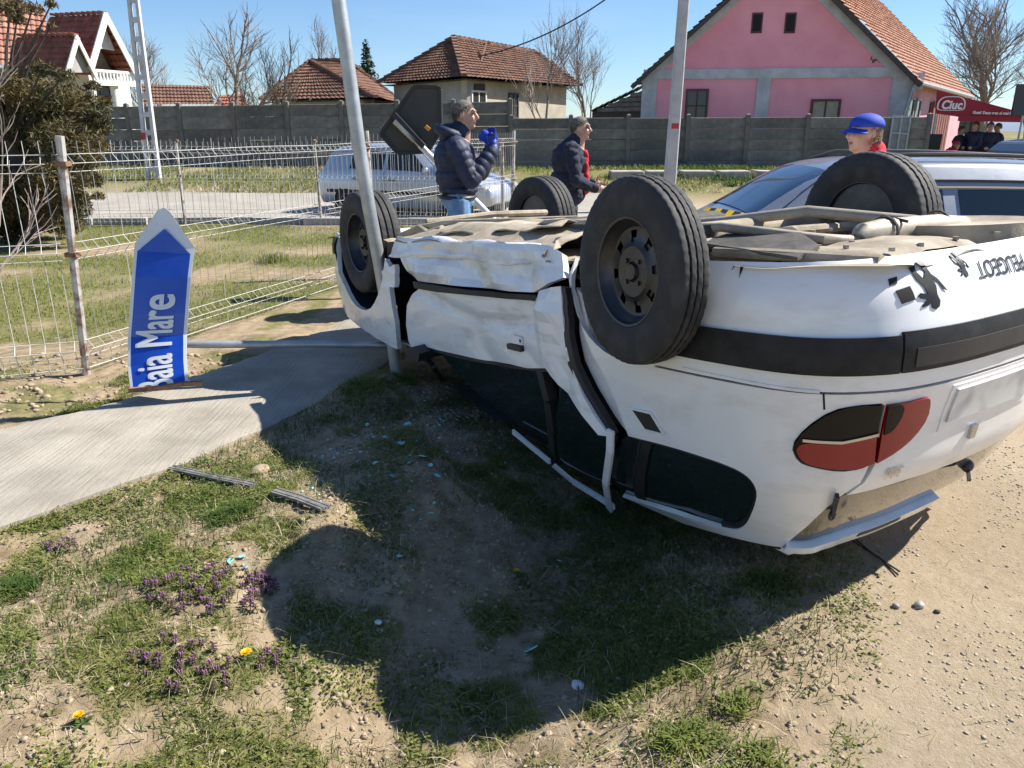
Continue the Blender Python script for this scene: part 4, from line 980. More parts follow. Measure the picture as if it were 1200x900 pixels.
# pillars and the buckled rear-door window frame
def strip3(name, pts, w, m_, parent, off0=0, off1=0, th=.02):
    mb = MB(); Q = []
    for i, (x, y) in enumerate(pts):
        s_, z_ = cs(x, y); f_ = i/(len(pts)-1); o_ = off0+(off1-off0)*f_
        Q.append(Vector(Pn(np.array(s_), np.array(z_), False)+Pnrm(np.array([s_]), np.array([z_]))[0]*o_))
    for a, b_ in zip(Q[:-1], Q[1:]): mb.bar(a, b_, w, th, up=(0, -1, .2))
    return mb.build(name, m_, parent)
strip3('b_pillar', [(632, 430), (641, 470), (645, 505), (649, 545)], .05, M['black'], car, -.02, -.02, .05)
strip3('b_pillar', [(652, 440), (652, 480), (655, 540)], .05, M['black'], car, -.06, -.06, .05)
strip3('window_frame', [(726, 500), (727, 520), (722, 555), (716, 596)], .035, M['paint'], rd, .05, .08, .012)
strip3('window_frame', [(650, 541), (672, 563), (695, 586), (716, 604)], .03, M['paint'], rd, .02, .06, .012)
strip3('window_frame', [(599, 506), (622, 522), (647, 538)], .028, M['paint'], rd, .0, .02, .012)
strip3('a_pillar', [(489, 412), (505, 430), (520, 455), (566, 530)], .025, M['black'], car, .0, -.05, .03)
panel('rear_door_glass', csl([(658, 448), (690, 482), (722, 512), (714, 594), (690, 575), (655, 540)]), M['glass_dark'], rd, -.01, .006, .04)
panel('hanging_cloth', csl([(664, 462), (676, 470), (688, 488), (688, 502), (676, 502), (668, 500), (662, 480)]), M['white_wall'], car, -.06, .004, .02, fn=lambda s_, z_: fbm(s_, z_, 14, 2, 97)*.02)

# --- hidden liner, left side, roof, interior
panel('inner_shell', [(0, .28), (1.16, .28), (1.24, .56), (1.36, .64), (1.5, .66), (1.9, .62), (1.86, .90), (.9, .90), (.5, .9), (0, .9)], M['dark'], car, -.04, .004, .06)
lf = [(.56, .60), (1.2, .60), (1.24, .22), (1.96, .22), (2.0, .2), (3.8, .2), (3.85, .5), (4.1, .62), (4.4, .62), (4.62, .4), (4.66, .25), (5.2, .25), (5.2, .62), (4.6, .84), (3.6, .9), (.56, .93)]
panel('left_side', lf, M['paint'], car, 0, .02, .07, mirror=True)
panel('left_glass', [(.75, .95), (3.4, .92), (2.9, 1.22), (.95, 1.24)], M['glass_dark'], car, -.01, .006, .08, mirror=True)
mb = MB(); rg = []
for i in range(15):
    x = -.62+i*(1.35/14)
    for k in range(11):
        y = -.60+.12*k; crush = .04*noise.noise((x*2, y*2, 5))-.05*max(0, (x-.6))
        rg.append((x, y, 1.285-.03*(y/.6)**4+crush))
mb.add(rg, [(i*11+k, (i+1)*11+k, (i+1)*11+k+1, i*11+k+1) for i in range(14) for k in range(10)])
roof = mb.build('roof', [M['paint']], car, smooth=True); sd_ = roof.modifiers.new('thickness', 'SOLIDIFY'); sd_.thickness = .02
mb = MB(); mb.box((1.0, 0, .32), (2.7, 1.40, .02)); mb.box((2.35, 0, .60), (.04, 1.4, .55)); mb.box((.9, .70, .62), (3.0, .03, .56)); mb.build('cabin_liner', M['dark'], car)
mb = MB(); mb.box((.95, 0, .27), (3.2, 1.3, .02)); mb.box((2.6, 0, .28), (1.0, 1.0, .02)); mb.build('floor_board', M['under_dark'], car)
mb = MB(); mb.prism([(2.3, -.66, .62), (2.02, -.66, .78), (1.95, -.66, .90), (2.25, -.66, 1.0), (2.4, -.66, .9)], (0, 1.32, 0)); dsh = mb.build('dashboard', M['black'], car)
mb = MB(); rr_ = [Vector((1.86, .36+.17*math.cos(a), .86+.17*math.sin(a))) for a in np.linspace(0, 2*math.pi, 21)]; mb.tube(rr_, .014, 8); mb.tube([(1.86, .36, .86), (2.05, .36, .8)], .03, 8); mb.build('steering_wheel', M['black'], dsh, smooth=True)
for y in (-.36, .36):
    mb = MB(); mb.box((1.35, y, .50), (.5, .46, .16)); mb.box((1.02, y, .82), (.13, .44, .62), rot=Matrix.Rotation(-.2, 3, 'Y')); mb.box((.94, y, 1.16), (.09, .24, .16)); mb.build('front_seat', M['seat'], car, bevel=.04)
mb = MB(); mb.box((.45, 0, .52), (.5, 1.25, .16)); mb.box((.14, 0, .82), (.12, 1.25, .6), rot=Matrix.Rotation(-.2, 3, 'Y')); mb.build('rear_seat', M['seat'], car, bevel=.04)

panel('dark_cabin_sheet', csl([(506, 414), (560, 424), (638, 437), (648, 530), (628, 522), (600, 505), (560, 475), (530, 445)]), M['glass_dark'], car, -.05, .004, .04)  # dark sheet stands in for the shaded cabin behind the opening
mb = MB(); V = []
for i in range(11):
    for k in range(9):
        x = .55+1.35*i/10; y = -.62+1.24*k/8; V.append((x, y, 1.22-.10*max(0, x-.9)+.035*noise.noise((x*4, y*4, 3))))
mb.add(V, [(i*9+k, (i+1)*9+k, (i+1)*9+k+1, i*9+k+1) for i in range(10) for k in range(8)]); mb.build('crushed_headliner', M['seat'], car, smooth=True)
# --- wheels
def tyre_mesh(rad, w):
    hw_ = w/2; r0 = .178
    prof = [(-hw_*.78, r0), (-hw_*.88, r0+.012), (-hw_*1.02, r0+.045), (-hw_*1.06, r0+(rad-r0)*.5), (-hw_*1.0, rad-.03), (-hw_*.93, rad-.012), (-hw_*.84, rad-.003)]
    y = -hw_*.80
    for k in range(4):
        y0 = -hw_*.80+k*(2*hw_*.80/4); y1 = -hw_*.80+(k+1)*(2*hw_*.80/4)
        prof += [(y0+.006, rad-.001+.003*(k in (1, 2))), ((y0+y1)/2, rad+.003*(k in (1, 2))), (y1-.006, rad-.001+.003*(k in (1, 2)))]
        if k < 3: prof += [(y1-.0035, rad-.009), (y1+.0035, rad-.009)]
    prof += [(-a, r_) for a, r_ in prof[6::-1]]
    nj = len(prof)
    def mod(k, j, r_):
        if 5 <= j <= 8 or nj-9 <= j <= nj-6: return r_-(.0025 if k % 3 == 0 else 0)
        if 9 <= j <= nj-10: return r_-(.0025 if (k+j) % 4 == 0 and r_ > rad-.006 else 0)
        return r_
    mb = MB(); mb.lathe(prof, 168, 'Y', mod=mod); return mb.mesh('tyre', M['rubber'], smooth=True)
def rim_mesh(w):
    hw_ = w/2; mb = MB()     # outer face at -y
    mb.lathe([(-hw_*.80, .190), (-hw_*.88, .184), (-hw_*.84, .176), (-hw_*.60, .172), (-hw_*.50, .166), (-hw_*.30, .158), (-hw_*.18, .150)], 48, 'Y')
    mb.lathe([(hw_*.80, .190), (hw_*.8, .178), (-hw_*.18, .150)], 48, 'Y')
    n = 48; V = []; Fq = []
    rr_ = [.150, .140, .118, .100, .085, .060, .035]; yy = [-.18, -.14, -.16, -.24, -.42, -.40, -.38]
    for k in range(n):
        a = 2*math.pi*k/n
        for r_, y_ in zip(rr_, yy): V.append((r_*math.cos(a), y_*hw_, r_*math.sin(a)))
    m = len(rr_)
    for k in range(n):
        hole = (k % 6) in (0, 1)
        for j in range(m-1):
            if hole and j in (1, 2) and True: continue
            Fq.append((k*m+j, ((k+1) % n)*m+j, ((k+1) % n)*m+j+1, k*m+j+1))
    mb.add(V, Fq)
    for k in range(4):
        a = R(45+90*k); mb.tube([(.05*math.cos(a), -hw_*.40, .05*math.sin(a)), (.05*math.cos(a), -hw_*.52, .05*math.sin(a))], .009, 6)
    return mb.mesh('rim', M['rim'], smooth=True)
def hub_mesh(w):
    hw_ = w/2; mb = MB(); mb.lathe([(-hw_*.55, .0), (-hw_*.55, .026), (-hw_*.30, .030), (-hw_*.28, .034)], 20, 'Y')
    mb.lathe([(-hw_*.10, .03), (-hw_*.10, .115), (hw_*.5, .118), (hw_*.6, .05), (hw_*.6, 0)], 28, 'Y'); mb.lathe([(hw_*.45, 0), (hw_*.45, .150), (hw_*.62, .174), (hw_*.64, 0)], 28, 'Y'); return mb.mesh('hub', M['rim'], smooth=True)
TW = .19
tm, rm, hm_ = tyre_mesh(.315, TW), rim_mesh(TW), hub_mesh(TW)
def car_local(wp): return Vector((np.array(wp)-CT)@CM)
def add_wheel(loc, flip, rot=(0, 0, 0), lab=None):
    h_ = link('wheel', hm_, car); h_.location = loc; h_.rotation_euler = (rot[0], rot[1], rot[2]+(math.pi if flip else 0))
    link('tyre', tm, h_); link('rim', rm, h_); return h_
NY = Vector((0, 1, 0))
wr_ = car_local(at(734, 320, 2.72))+Vector((0, TW*.3, 0)); add_wheel(wr_, False, (R(2), 0, R(8))).scale = (1.06, .66, 1.06)
wf_ = car_local(at(418, 285, 5.12))+Vector((0, TW/2, 0)); add_wheel(wf_, False, (0, 0, R(2))).scale = (1.05, 1.1, 1.05)
wl_ = car_local(at(1017, 260, 3.66)); add_wheel(wl_, True, (R(-3), 0, R(3)))
wq_ = car_local(at(634, 256, 6.0)); add_wheel(wq_, True, (0, 0, R(-4)))
# wheel houses (dark half drums closed on the inside)
for (x, y, rr, zc) in ((wr_.x, -.70, .385, .24), (2.62, -.74, .46, .25), (0.02, .66, .37, .24), (wf_.x, .70, .38, .24)):
    mb = MB(); V = []; Fq = []; sg_ = 1 if y < 0 else -1; yo, yi = y-.085*sg_, y+.32*sg_
    for k in range(21):
        a = math.pi*k/20; c_, s_ = math.cos(a)*rr, math.sin(a)*rr
        V += [(x+c_, yi, zc+s_-.03), (x+c_, yo, zc+s_-.03), (x, yi, zc-.03)]
    for k in range(20): Fq += [(k*3, k*3+1, k*3+4, k*3+3), (k*3, k*3+3, k*3+2)]
    mb.add(V, Fq); mb.build('wheel_house', M['dark'], car, smooth=True)
mb = MB(); V = []
for i in range(13):
    for k in range(13):
        x = 2.05+1.38*i/12; y = -.74+1.48*k/12; V.append((x, y*(1-.12*(i/12)**3), .93-.20*(i/12)**2-.05*(abs(y)/.74)**4+.02*noise.noise((x*3, y*3, 6))))
mb.add(V, [(i*13+k, (i+1)*13+k, (i+1)*13+k+1, i*13+k+1) for i in range(12) for k in range(12)]); o = mb.build('bonnet', M['paint_dent'], car, smooth=True); so = o.modifiers.new('thickness', 'SOLIDIFY'); so.thickness = .012
mb = MB(); V = []
for i in range(9):
    for k in range(17):
        z_ = .22+.52*i/8; y = -.60+1.2*k/16; V.append((3.56-.12*(y/.6)**2-.25*max(0, (z_-.5))**1.5, y, z_))
mb.add(V, [(i*17+k, (i+1)*17+k, (i+1)*17+k+1, i*17+k+1) for i in range(8) for k in range(16)]); o = mb.build('front_bumper', M['paint'], car, smooth=True); so = o.modifiers.new('thickness', 'SOLIDIFY'); so.thickness = .03
# --- underbody, now on top
mb = MB(); V = []; nx_, ny_ = 90, 30
for i in range(nx_+1):
    x = -.93+4.35*i/nx_
    for k in range(ny_+1):
        y = -.78+1.56*k/ny_; z_ = .235
        z_ += .05*math.exp(-(y/.12)**2)*(1 if .3 < x < 2.2 else .2)                      # tunnel (towards the cabin)
        z_ += .012*math.sin(x*16)*(abs(y) < .62)*(x > .3)
        z_ += .035*noise.noise((x*3, y*3, 1))+(.05*noise.noise((x*5, y*4, 8)) if y < -.3 and 1.2 < x < 2.6 else 0)
        if x < -.15: z_ += -.03+.03*math.sin(max(0, min(1, (x+.85)/.6))*math.pi)*(abs(y) < .5)
        rr = min(abs(x-wr_.x), abs(x-wf_.x))
        if abs(y) > .52 and rr < .34: z_ += .25*math.sqrt(max(0, 1-(rr/.34)**2))
        if x > 2.25 and abs(y) < .5: z_ += .12
        V.append((x, y*(1-.25*max(0, (-x-.55)/.4)**2), z_))
W1 = ny_+1
mb.add(V, [(i*W1+k, (i+1)*W1+k, (i+1)*W1+k+1, i*W1+k+1) for i in range(nx_) for k in range(ny_)])
floor = mb.build('floor_pan', M['under'], car, smooth=True)
mb = MB(); mb.tube([(-.62, .46, .20), (-.60, .45, .19), (-.59, .43, .17), (-.58, .26, .155), (-.56, -.06, .150), (-.56, -.18, .155), (-.56, -.20, .17)], [.016, .03, .042, .045, .045, .042, .03], 14)
muff = mb.build('muffler', M['steel_dusty'], floor, smooth=True)
mb = MB(); mb.tube([(-.60, .46, .18), (-.4, .42, .15), (0, .26, .10), (.35, .10, .14), (1.0, .02, .18), (2.2, .0, .18)], .026, 10); mb.tube([(-.56, -.18, .18), (-.52, -.34, .16), (-.1, -.40, .12), (.2, -.44, .13)], .020, 10); mb.build('exhaust_pipe', M['steel_dusty'], floor, smooth=True)
mb = MB(); mb.tube([(.22, -.60, .17), (.22, .60, .17)], .048, 12); mb.build('axle_beam', M['under'], floor, smooth=True)
for s_ in (-1, 1):
    hub = (wr_ if s_ < 0 else wl_)
    mb = MB(); mb.bar((.28, s_*.50, .20), (hub.x, s_*.56, hub.z), .07, .11); mb.bar((.30, s_*.42, .17), (.22, s_*.56, .17), .10, .12); mb.tube([(hub.x-.0, s_*.50, hub.z), (-.22, s_*.46, .30)], .03, 8); mb.tube([(hub.x, s_*.5, hub.z), (hub.x, hub.y, hub.z)], .035, 8); mb.build('trailing_arm', M['under'], floor, smooth=True)
mb = MB(); mb.tube([(.30+.05*math.cos(a), -.36+.05*math.sin(a), .13+a*.004) for a in np.linspace(0, 12.5, 40)], .008, 5); mb.tube([(.1, -.5, .15), (.2, -.42, .10), (.32, -.33, .13), (.5, -.36, .16)], .012, 6); mb.tube([(.02, -.46, .16), (.05, -.4, .09), (.16, -.34, .09), (.2, -.3, .15)], .010, 6); mb.build('brake_hoses', M['under'], floor, smooth=True)
mb = MB(); V = []
for i in range(15):
    for k in range(15):
        x = -.86+.70*i/14; y = -.52+.62*k/14; V.append((x, y, .178+.012*noise.noise((x*5, y*5, 2))-.012*(abs(y+.2) < .12)+(.02 if i in (0, 14) or k in (0, 14) else 0)))
mb.add(V, [(i*15+k, (i+1)*15+k, (i+1)*15+k+1, i*15+k+1) for i in range(14) for k in range(14)]); mb.build('boot_floor', M['under'], floor, smooth=True)
mb = MB(); mb.tube([(-.10, -.5, .18), (-.12, 0, .165), (-.10, .5, .18)], .022, 8); mb.build('cross_member', M['under'], floor, smooth=True)
for s_ in (-1, 1):
    mb = MB(); mb.tube([(-.86, s_*.54, .20), (-.5, s_*.57, .195), (-.2, s_*.54, .20)], .022, 8); mb.build('chassis_rail', M['under'], floor, smooth=True)
    mb = MB(); mb.lathe([(.0, .0), (.0, .05), (.02, .055), (.05, .04), (.09, .038)], 14, 'Z', (-.02, s_*.40, .11)); mb.build('bump_stop', M['under_dark'], floor, smooth=True)
mb = MB(); rr_ = random.Random(5)
for k in range(34):
    x, y = rr_.uniform(-.85, .4), rr_.uniform(-.5, .5); mb.lathe([(.0, 0), (.0, .011), (.012, .011)], 6, 'Z', (x, y, .165))
tag(mb.build('bolt_heads', M['steel_dusty'], floor), kind='stuff')
mb = MB()
for x, y in ((-.56, .30), (-.56, -.05)): mb.tube([(x+.055*math.cos(a), y, .155+.055*math.sin(a)) for a in np.linspace(0, 6.283, 15)], .006, 5)
mb.tube([(-.62, .0, .12), (-.52, .0, .10), (-.45, .02, .16)], .006, 5); tag(mb.build('silencer_straps', M['under_dark'], floor, smooth=True), kind='stuff')
mb = MB(); mb.prism([(-.10, -.52, .17), (-.62, -.62, .19), (-.60, -.48, .165), (-.35, -.30, .12), (-.12, -.36, .14)], (0, 0, .012)); mb.build('heat_shield', M['under_dark'], floor)
mb = MB(); mb.prism([(.45, -.50, .10), (1.05, -.52, .10), (1.10, .30, .10), (.50, .34, .10)], (0, 0, .14)); mb.build('fuel_tank', M['under_dark'], floor, bevel=.05)
mb = MB(); mb.lathe([(.17, 0), (.17, .26), (.16, .29), (.30, .30)], 26, 'Z', (-.60, .36, -.02)); 
mb.build('spare_wheel_tub', M['under'], floor, smooth=True)
mb = MB(); mb.box((2.62, 0, .28), (.30, 1.2, .14)); mb.box((2.35, 0, .20), (.12, .9, .08)); mb.box((2.9, .1, .36), (.5, .6, .25)); mb.tube([(2.58, -.75, .23), (2.58, -.3, .28), (2.58, .3, .28), (2.58, .75, .23)], .03, 8)
for s_ in (-1, 1): mb.tube([(2.58, s_*.62, .25), (2.35, s_*.35, .2)], .03, 8); mb.tube([(2.62, s_*.6, .3), (2.6, s_*.55, .6)], .05, 8)
mb.build('front_subframe', M['under_dark'], floor, smooth=True, bevel=.01)
# crushed plates over the sill (dusty, folded)
def crumple(name, a, b_, c_, d_, m_, seed, amp=.03, n=14, k=7):
    mb = MB(); V = []; a, b_, c_, d_ = map(Vector, (a, b_, c_, d_))
    for i in range(n+1):
        for j in range(k+1):
            u, v = i/n, j/k; q = a.lerp(b_, u).lerp(d_.lerp(c_, u), v); e = abs(noise.noise((u*2.6+seed, v*1.5, 4)))*2
            q += Vector((noise.noise((u*6+seed, v*4, 0)), noise.noise((u*6, v*4, seed)), 0))*amp+Vector((0, 0, 1))*amp*(noise.noise((u*5, v*5, seed+3))+e*.8)
            V.append(q)
    mb.add(V, [(i*(k+1)+j, (i+1)*(k+1)+j, (i+1)*(k+1)+j+1, i*(k+1)+j+1) for i in range(n) for j in range(k)])
    o = mb.build(name, m_, car, smooth=True); so = o.modifiers.new('thickness', 'SOLIDIFY'); so.thickness = .006; return o
crumple('crushed_sill_plate', (.52, -.80, .20), (2.05, -.82, .20), (1.9, -.5, .12), (.52, -.42, .10), M['under'], 1, .028, 18)
crumple('crushed_sill_plate', (.75, -.62, .12), (1.75, -.70, .16), (1.95, -.30, .14), (.7, -.25, .08), M['under'], 4, .03, 12)
crumple('crushed_sill_plate', (.62, -.83, .26), (2.1, -.85, .29), (2.05, -.80, .17), (.60, -.78, .17), M['paint_dent'], 7, .02, 20, 4)
mb = MB()
for i in range(9):
    c_ = Vector((random.uniform(.42, .60), random.uniform(-.85, -.72), random.uniform(.16, .34))); v = [c_+Vector((random.uniform(-.03, .03), random.uniform(-.03, .03), random.uniform(-.03, .03))) for _ in range(4)]
    mb.add(v, [(0, 1, 2), (0, 2, 3), (0, 3, 1), (1, 3, 2)])
tag(mb.build('torn_metal', M['steel_dusty'], car), kind='stuff')
mb = MB(); mb.tube([(2.15, -.55, .12), (2.1, -.1, .10), (2.2, .4, .12)], .02, 8); mb.tube([(2.25, -.6, .16), (1.9, -.55, .12), (1.2, -.1, .12)], .018, 8); mb.tube([(2.3, -.66, .2), (2.15, -.6, .15), (2.0, -.62, .18), (1.85, -.6, .15)], .022, 8); mb.build('brake_pipes', M['under'], floor, smooth=True)
# ================================================================ POSTS AND THE ROAD SIGN
b0 = at(466, 432, 4.80); b0.z -= .12; tp = at(395, 0, 4.72); tp = b0+(tp-b0)*1.35
mb = MB(); dz = tp-b0; mb.tube([b0+dz*(k/8)+Vector((.008*math.sin(k*1.3), .006*math.cos(k), 0)) for k in range(9)], .040, 20); mb2 = mb.build('leaning_post', M['galv'], smooth=True); tag(mb2, 'tall grey galvanised post leaning against the wrecked front wheel', 'post')
mb = MB(); a = at(219, 403.5, 4.70); b_ = at(470, 404.5, 4.98); mb.tube([a, a.lerp(b_, .5)+Vector((0, 0, .004)), b_], .024, 16); o = mb.build('fallen_pipe', M['galv'], smooth=True); tag(o, 'thin grey pipe lying level between the blue sign and the car', 'pipe')

M['sign_blue'] = mat('blue sign film', (.006, .055, .42), .22, coat=.3, color2=(.02, .09, .48), vscale=5, ramp=(.4, .8), bump=.04, bscale=9)
M['sign_white'] = mat('white sign film', (.72, .73, .73), .35, coat=.2, var=.05, vscale=5)
M['sign_back'] = mat('grey sign back', (.30, .31, .32), .5, .3)
sg = empty('road_sign', at(188, 458, 4.66)); tag(sg, 'bent blue arrow road sign reading Baia Mare, standing on the concrete path', 'sign')
# rows of the board from the foot up: left and right edge, then the arrow tip
rows_ = [((153, 456), (221, 447), 4.44), ((150, 430), (219, 420), 4.52), ((150, 395), (219, 392), 4.60), ((152, 370), (221, 366), 4.62), ((155, 325), (224, 325), 4.66), ((158, 286), (228, 291), 4.71)]
def sgp(u, v, off=0):
    """point of the board: u across 0..1, v 0..1 up to the shoulders"""
    f_ = v*(len(rows_)-1); i = min(int(f_), len(rows_)-2); t_ = f_-i
    L0 = at(*rows_[i][0], rows_[i][2]).lerp(at(*rows_[i+1][0], rows_[i+1][2]), t_); R0 = at(*rows_[i][1], rows_[i][2]+.02).lerp(at(*rows_[i+1][1], rows_[i+1][2]+.02), t_)
    return L0.lerp(R0, u)+Vector((0, -1, .12)).normalized()*(off-.022*math.sin(u*math.pi)*0+.012*math.sin(u*math.pi)*(1-v))
def sheet(mb, u0, u1, v0, v1, off, n=8, m=40):
    V = []
    for j in range(m+1):
        for i in range(n+1): V.append(sgp(u0+(u1-u0)*i/n, v0+(v1-v0)*j/m, off))
    mb.add(V, [(j*(n+1)+i, j*(n+1)+i+1, (j+1)*(n+1)+i+1, (j+1)*(n+1)+i) for j in range(m) for i in range(n)])
tip = at(192, 243, 4.75); tl = at(184, 247, 4.748); tr = at(200, 249, 4.748)
off3 = Vector((0, -1, .12)).normalized()
for nm, off, m_, ins, in (('back_plate', -.004, 'sign_back', 0), ('white_face', 0.0, 'sign_white', 0)):
    mb = MB(); sheet(mb, 0, 1, 0, 1, off); s0, s1 = sgp(0, 1, off), sgp(1, 1, off); mb.add([s0, s1, tr+off3*off, tip+off3*off, tl+off3*off], [(0, 1, 2, 3, 4)])
    ob = mb.build(nm, M[m_], sg, smooth=False, world=True)
    if nm == 'white_face': so = ob.modifiers.new('thickness', 'SOLIDIFY'); so.thickness = .003
mb = MB(); sheet(mb, .055, .945, .0, 1.0*.96, .0035, 8, 48); a0, a1 = sgp(.055, .958, .0035), sgp(.945, .958, .0035); apx = at(193, 268, 4.73)+off3*.0035; mb.add([a0, a1, apx], [(0, 1, 2)])
blue = mb.build('blue_field', M['sign_blue'], sg, world=True)
for kk, (ox, oy) in enumerate(((0, 0), (.022, .014), (-.022, .014), (.022, -.014), (-.022, -.014))):
    me = text_mesh('Baia Mare', 1.0, 0, 0, 0, xs=1.0); bm = bmesh.new(); bm.from_mesh(me); bmesh.ops.triangulate(bm, faces=bm.faces)
    for _ in range(5): bmesh.ops.subdivide_edges(bm, edges=[e for e in bm.edges if e.calc_length() > .05], cuts=1); bmesh.ops.triangulate(bm, faces=bm.faces)
    if kk == 0: xs_ = [v.co.x for v in bm.verts]; x0, x1 = min(xs_), max(xs_)
    for v in bm.verts:
        t_ = (v.co.x+ox-x0)/(x1-x0); vv = -.035+t_*.74          # reads upwards, its B running off the foot
        u = .49-(v.co.y+oy)*.88; v.co = sgp(u, max(vv, .004), .008+.0006*kk)
    bm.to_mesh(me); bm.free(); me.materials.clear(); me.materials.append(M['sign_white'])
    if kk == 0: letters = link('lettering', me, sg, world=True)
    else: tag(link('lettering_weight', me, letters), kind='stuff')
mb = MB(); q = [at(152, 457, 4.42), at(185, 455, 4.41), at(215, 450, 4.42), at(237, 449, 4.45)]
for a, b_ in zip(q[:-1], q[1:]): mb.bar(a, b_, .03, .025)
mb.build('bracket_rail', M['rust'], sg, world=True)

# tilted panel on a knocked-over pole, behind the man in the puffer jacket
tpn = empty('tilted_panel', at(592, 272, 7.75)); tag(tpn, 'dark board on a knocked over white pole behind the man in the puffer jacket', 'sign')
YP = 7.9
poly = [(484, 102), (487, 101), (512, 102), (516, 105), (517, 152), (502, 178), (466, 180), (446, 158), (447, 155)]
mb = MB(); mb.prism([at(x, y, YP+.001*(x-446)) for x, y in poly], (0.01, .02, 0)); bdp = mb.build('board', mat('dark board back', (.050, .046, .036), .55, var=.2, vscale=3), tpn, world=True)
mb = MB(); pr_ = [at(x, y, YP-.01+.001*(x-446)) for x, y in poly]
for a, b_ in zip(pr_, pr_[1:]+pr_[:1]): mb.bar(a, b_, .025, .03)
mb.build('rim', M['black'], bdp, world=True)
mb = MB(); a = at(462, 134, YP-.06); b_ = at(497, 172, YP-.05)
mb.bar(a, b_, .17, .05); mb.build('clamp', M['black'], bdp, world=True)
mb = MB(); mb.tube([at(463, 141, YP-.11), at(487, 164, YP-.10)], .038, 12); mb.tube([at(487, 164, YP-.1), at(500, 178, YP-.1)], .03, 12); mb.build('bracket_tube', M['galv'], bdp, smooth=True, world=True)
mb = MB(); mb.tube([at(492, 170, YP-.1), at(548, 226, 7.8), at(596, 275, 7.7), at(604, 284, 7.68)], .030, 12); mb.build('pole', mat('white painted pole', (.68, .68, .67), .5, var=.08), tpn, smooth=True, world=True)
for x, y in ((501, 150), (505, 181)):
    mb = MB(); mb.box(at(x, y, YP-.03), (.05, .05, .035), rot=Matrix.Rotation(.7, 3, 'Y')); mb.build('orange_reflector', mat('orange reflector', (.75, .30, .03), .4), tpn, smooth=True, world=True)

# barrier tape between the car and the silver estate
mb = MB(); tape = MB(); pts = [at(822, 249, 4.75), at(838, 250, 4.78), at(856, 253, 4.8), at(875, 257, 4.82), at(893, 260, 4.84)]
tn = empty('barrier_tape', pts[0]); tag(tn, 'yellow and black barrier tape strung behind the rear wheels', 'tape')
ym = mat('yellow tape', (.70, .50, .02), .4)
N_ = 10
for i in range(N_):
    def tq(t_):
        f_ = t_*4; k = min(int(f_), 3); return pts[k].lerp(pts[k+1], f_-k)
    a, b_ = tq(i/N_), tq((i+1)/N_); sl = Vector((.025, 0, 0)); h2_ = Vector((0, 0, .03))
    mb = MB(); mb.add([a-h2_-sl, b_-h2_-sl, b_+h2_+sl, a+h2_+sl], [(0, 1, 2, 3)]); mb.build('band', ym if i % 2 == 0 else M['black'], tn, world=True)

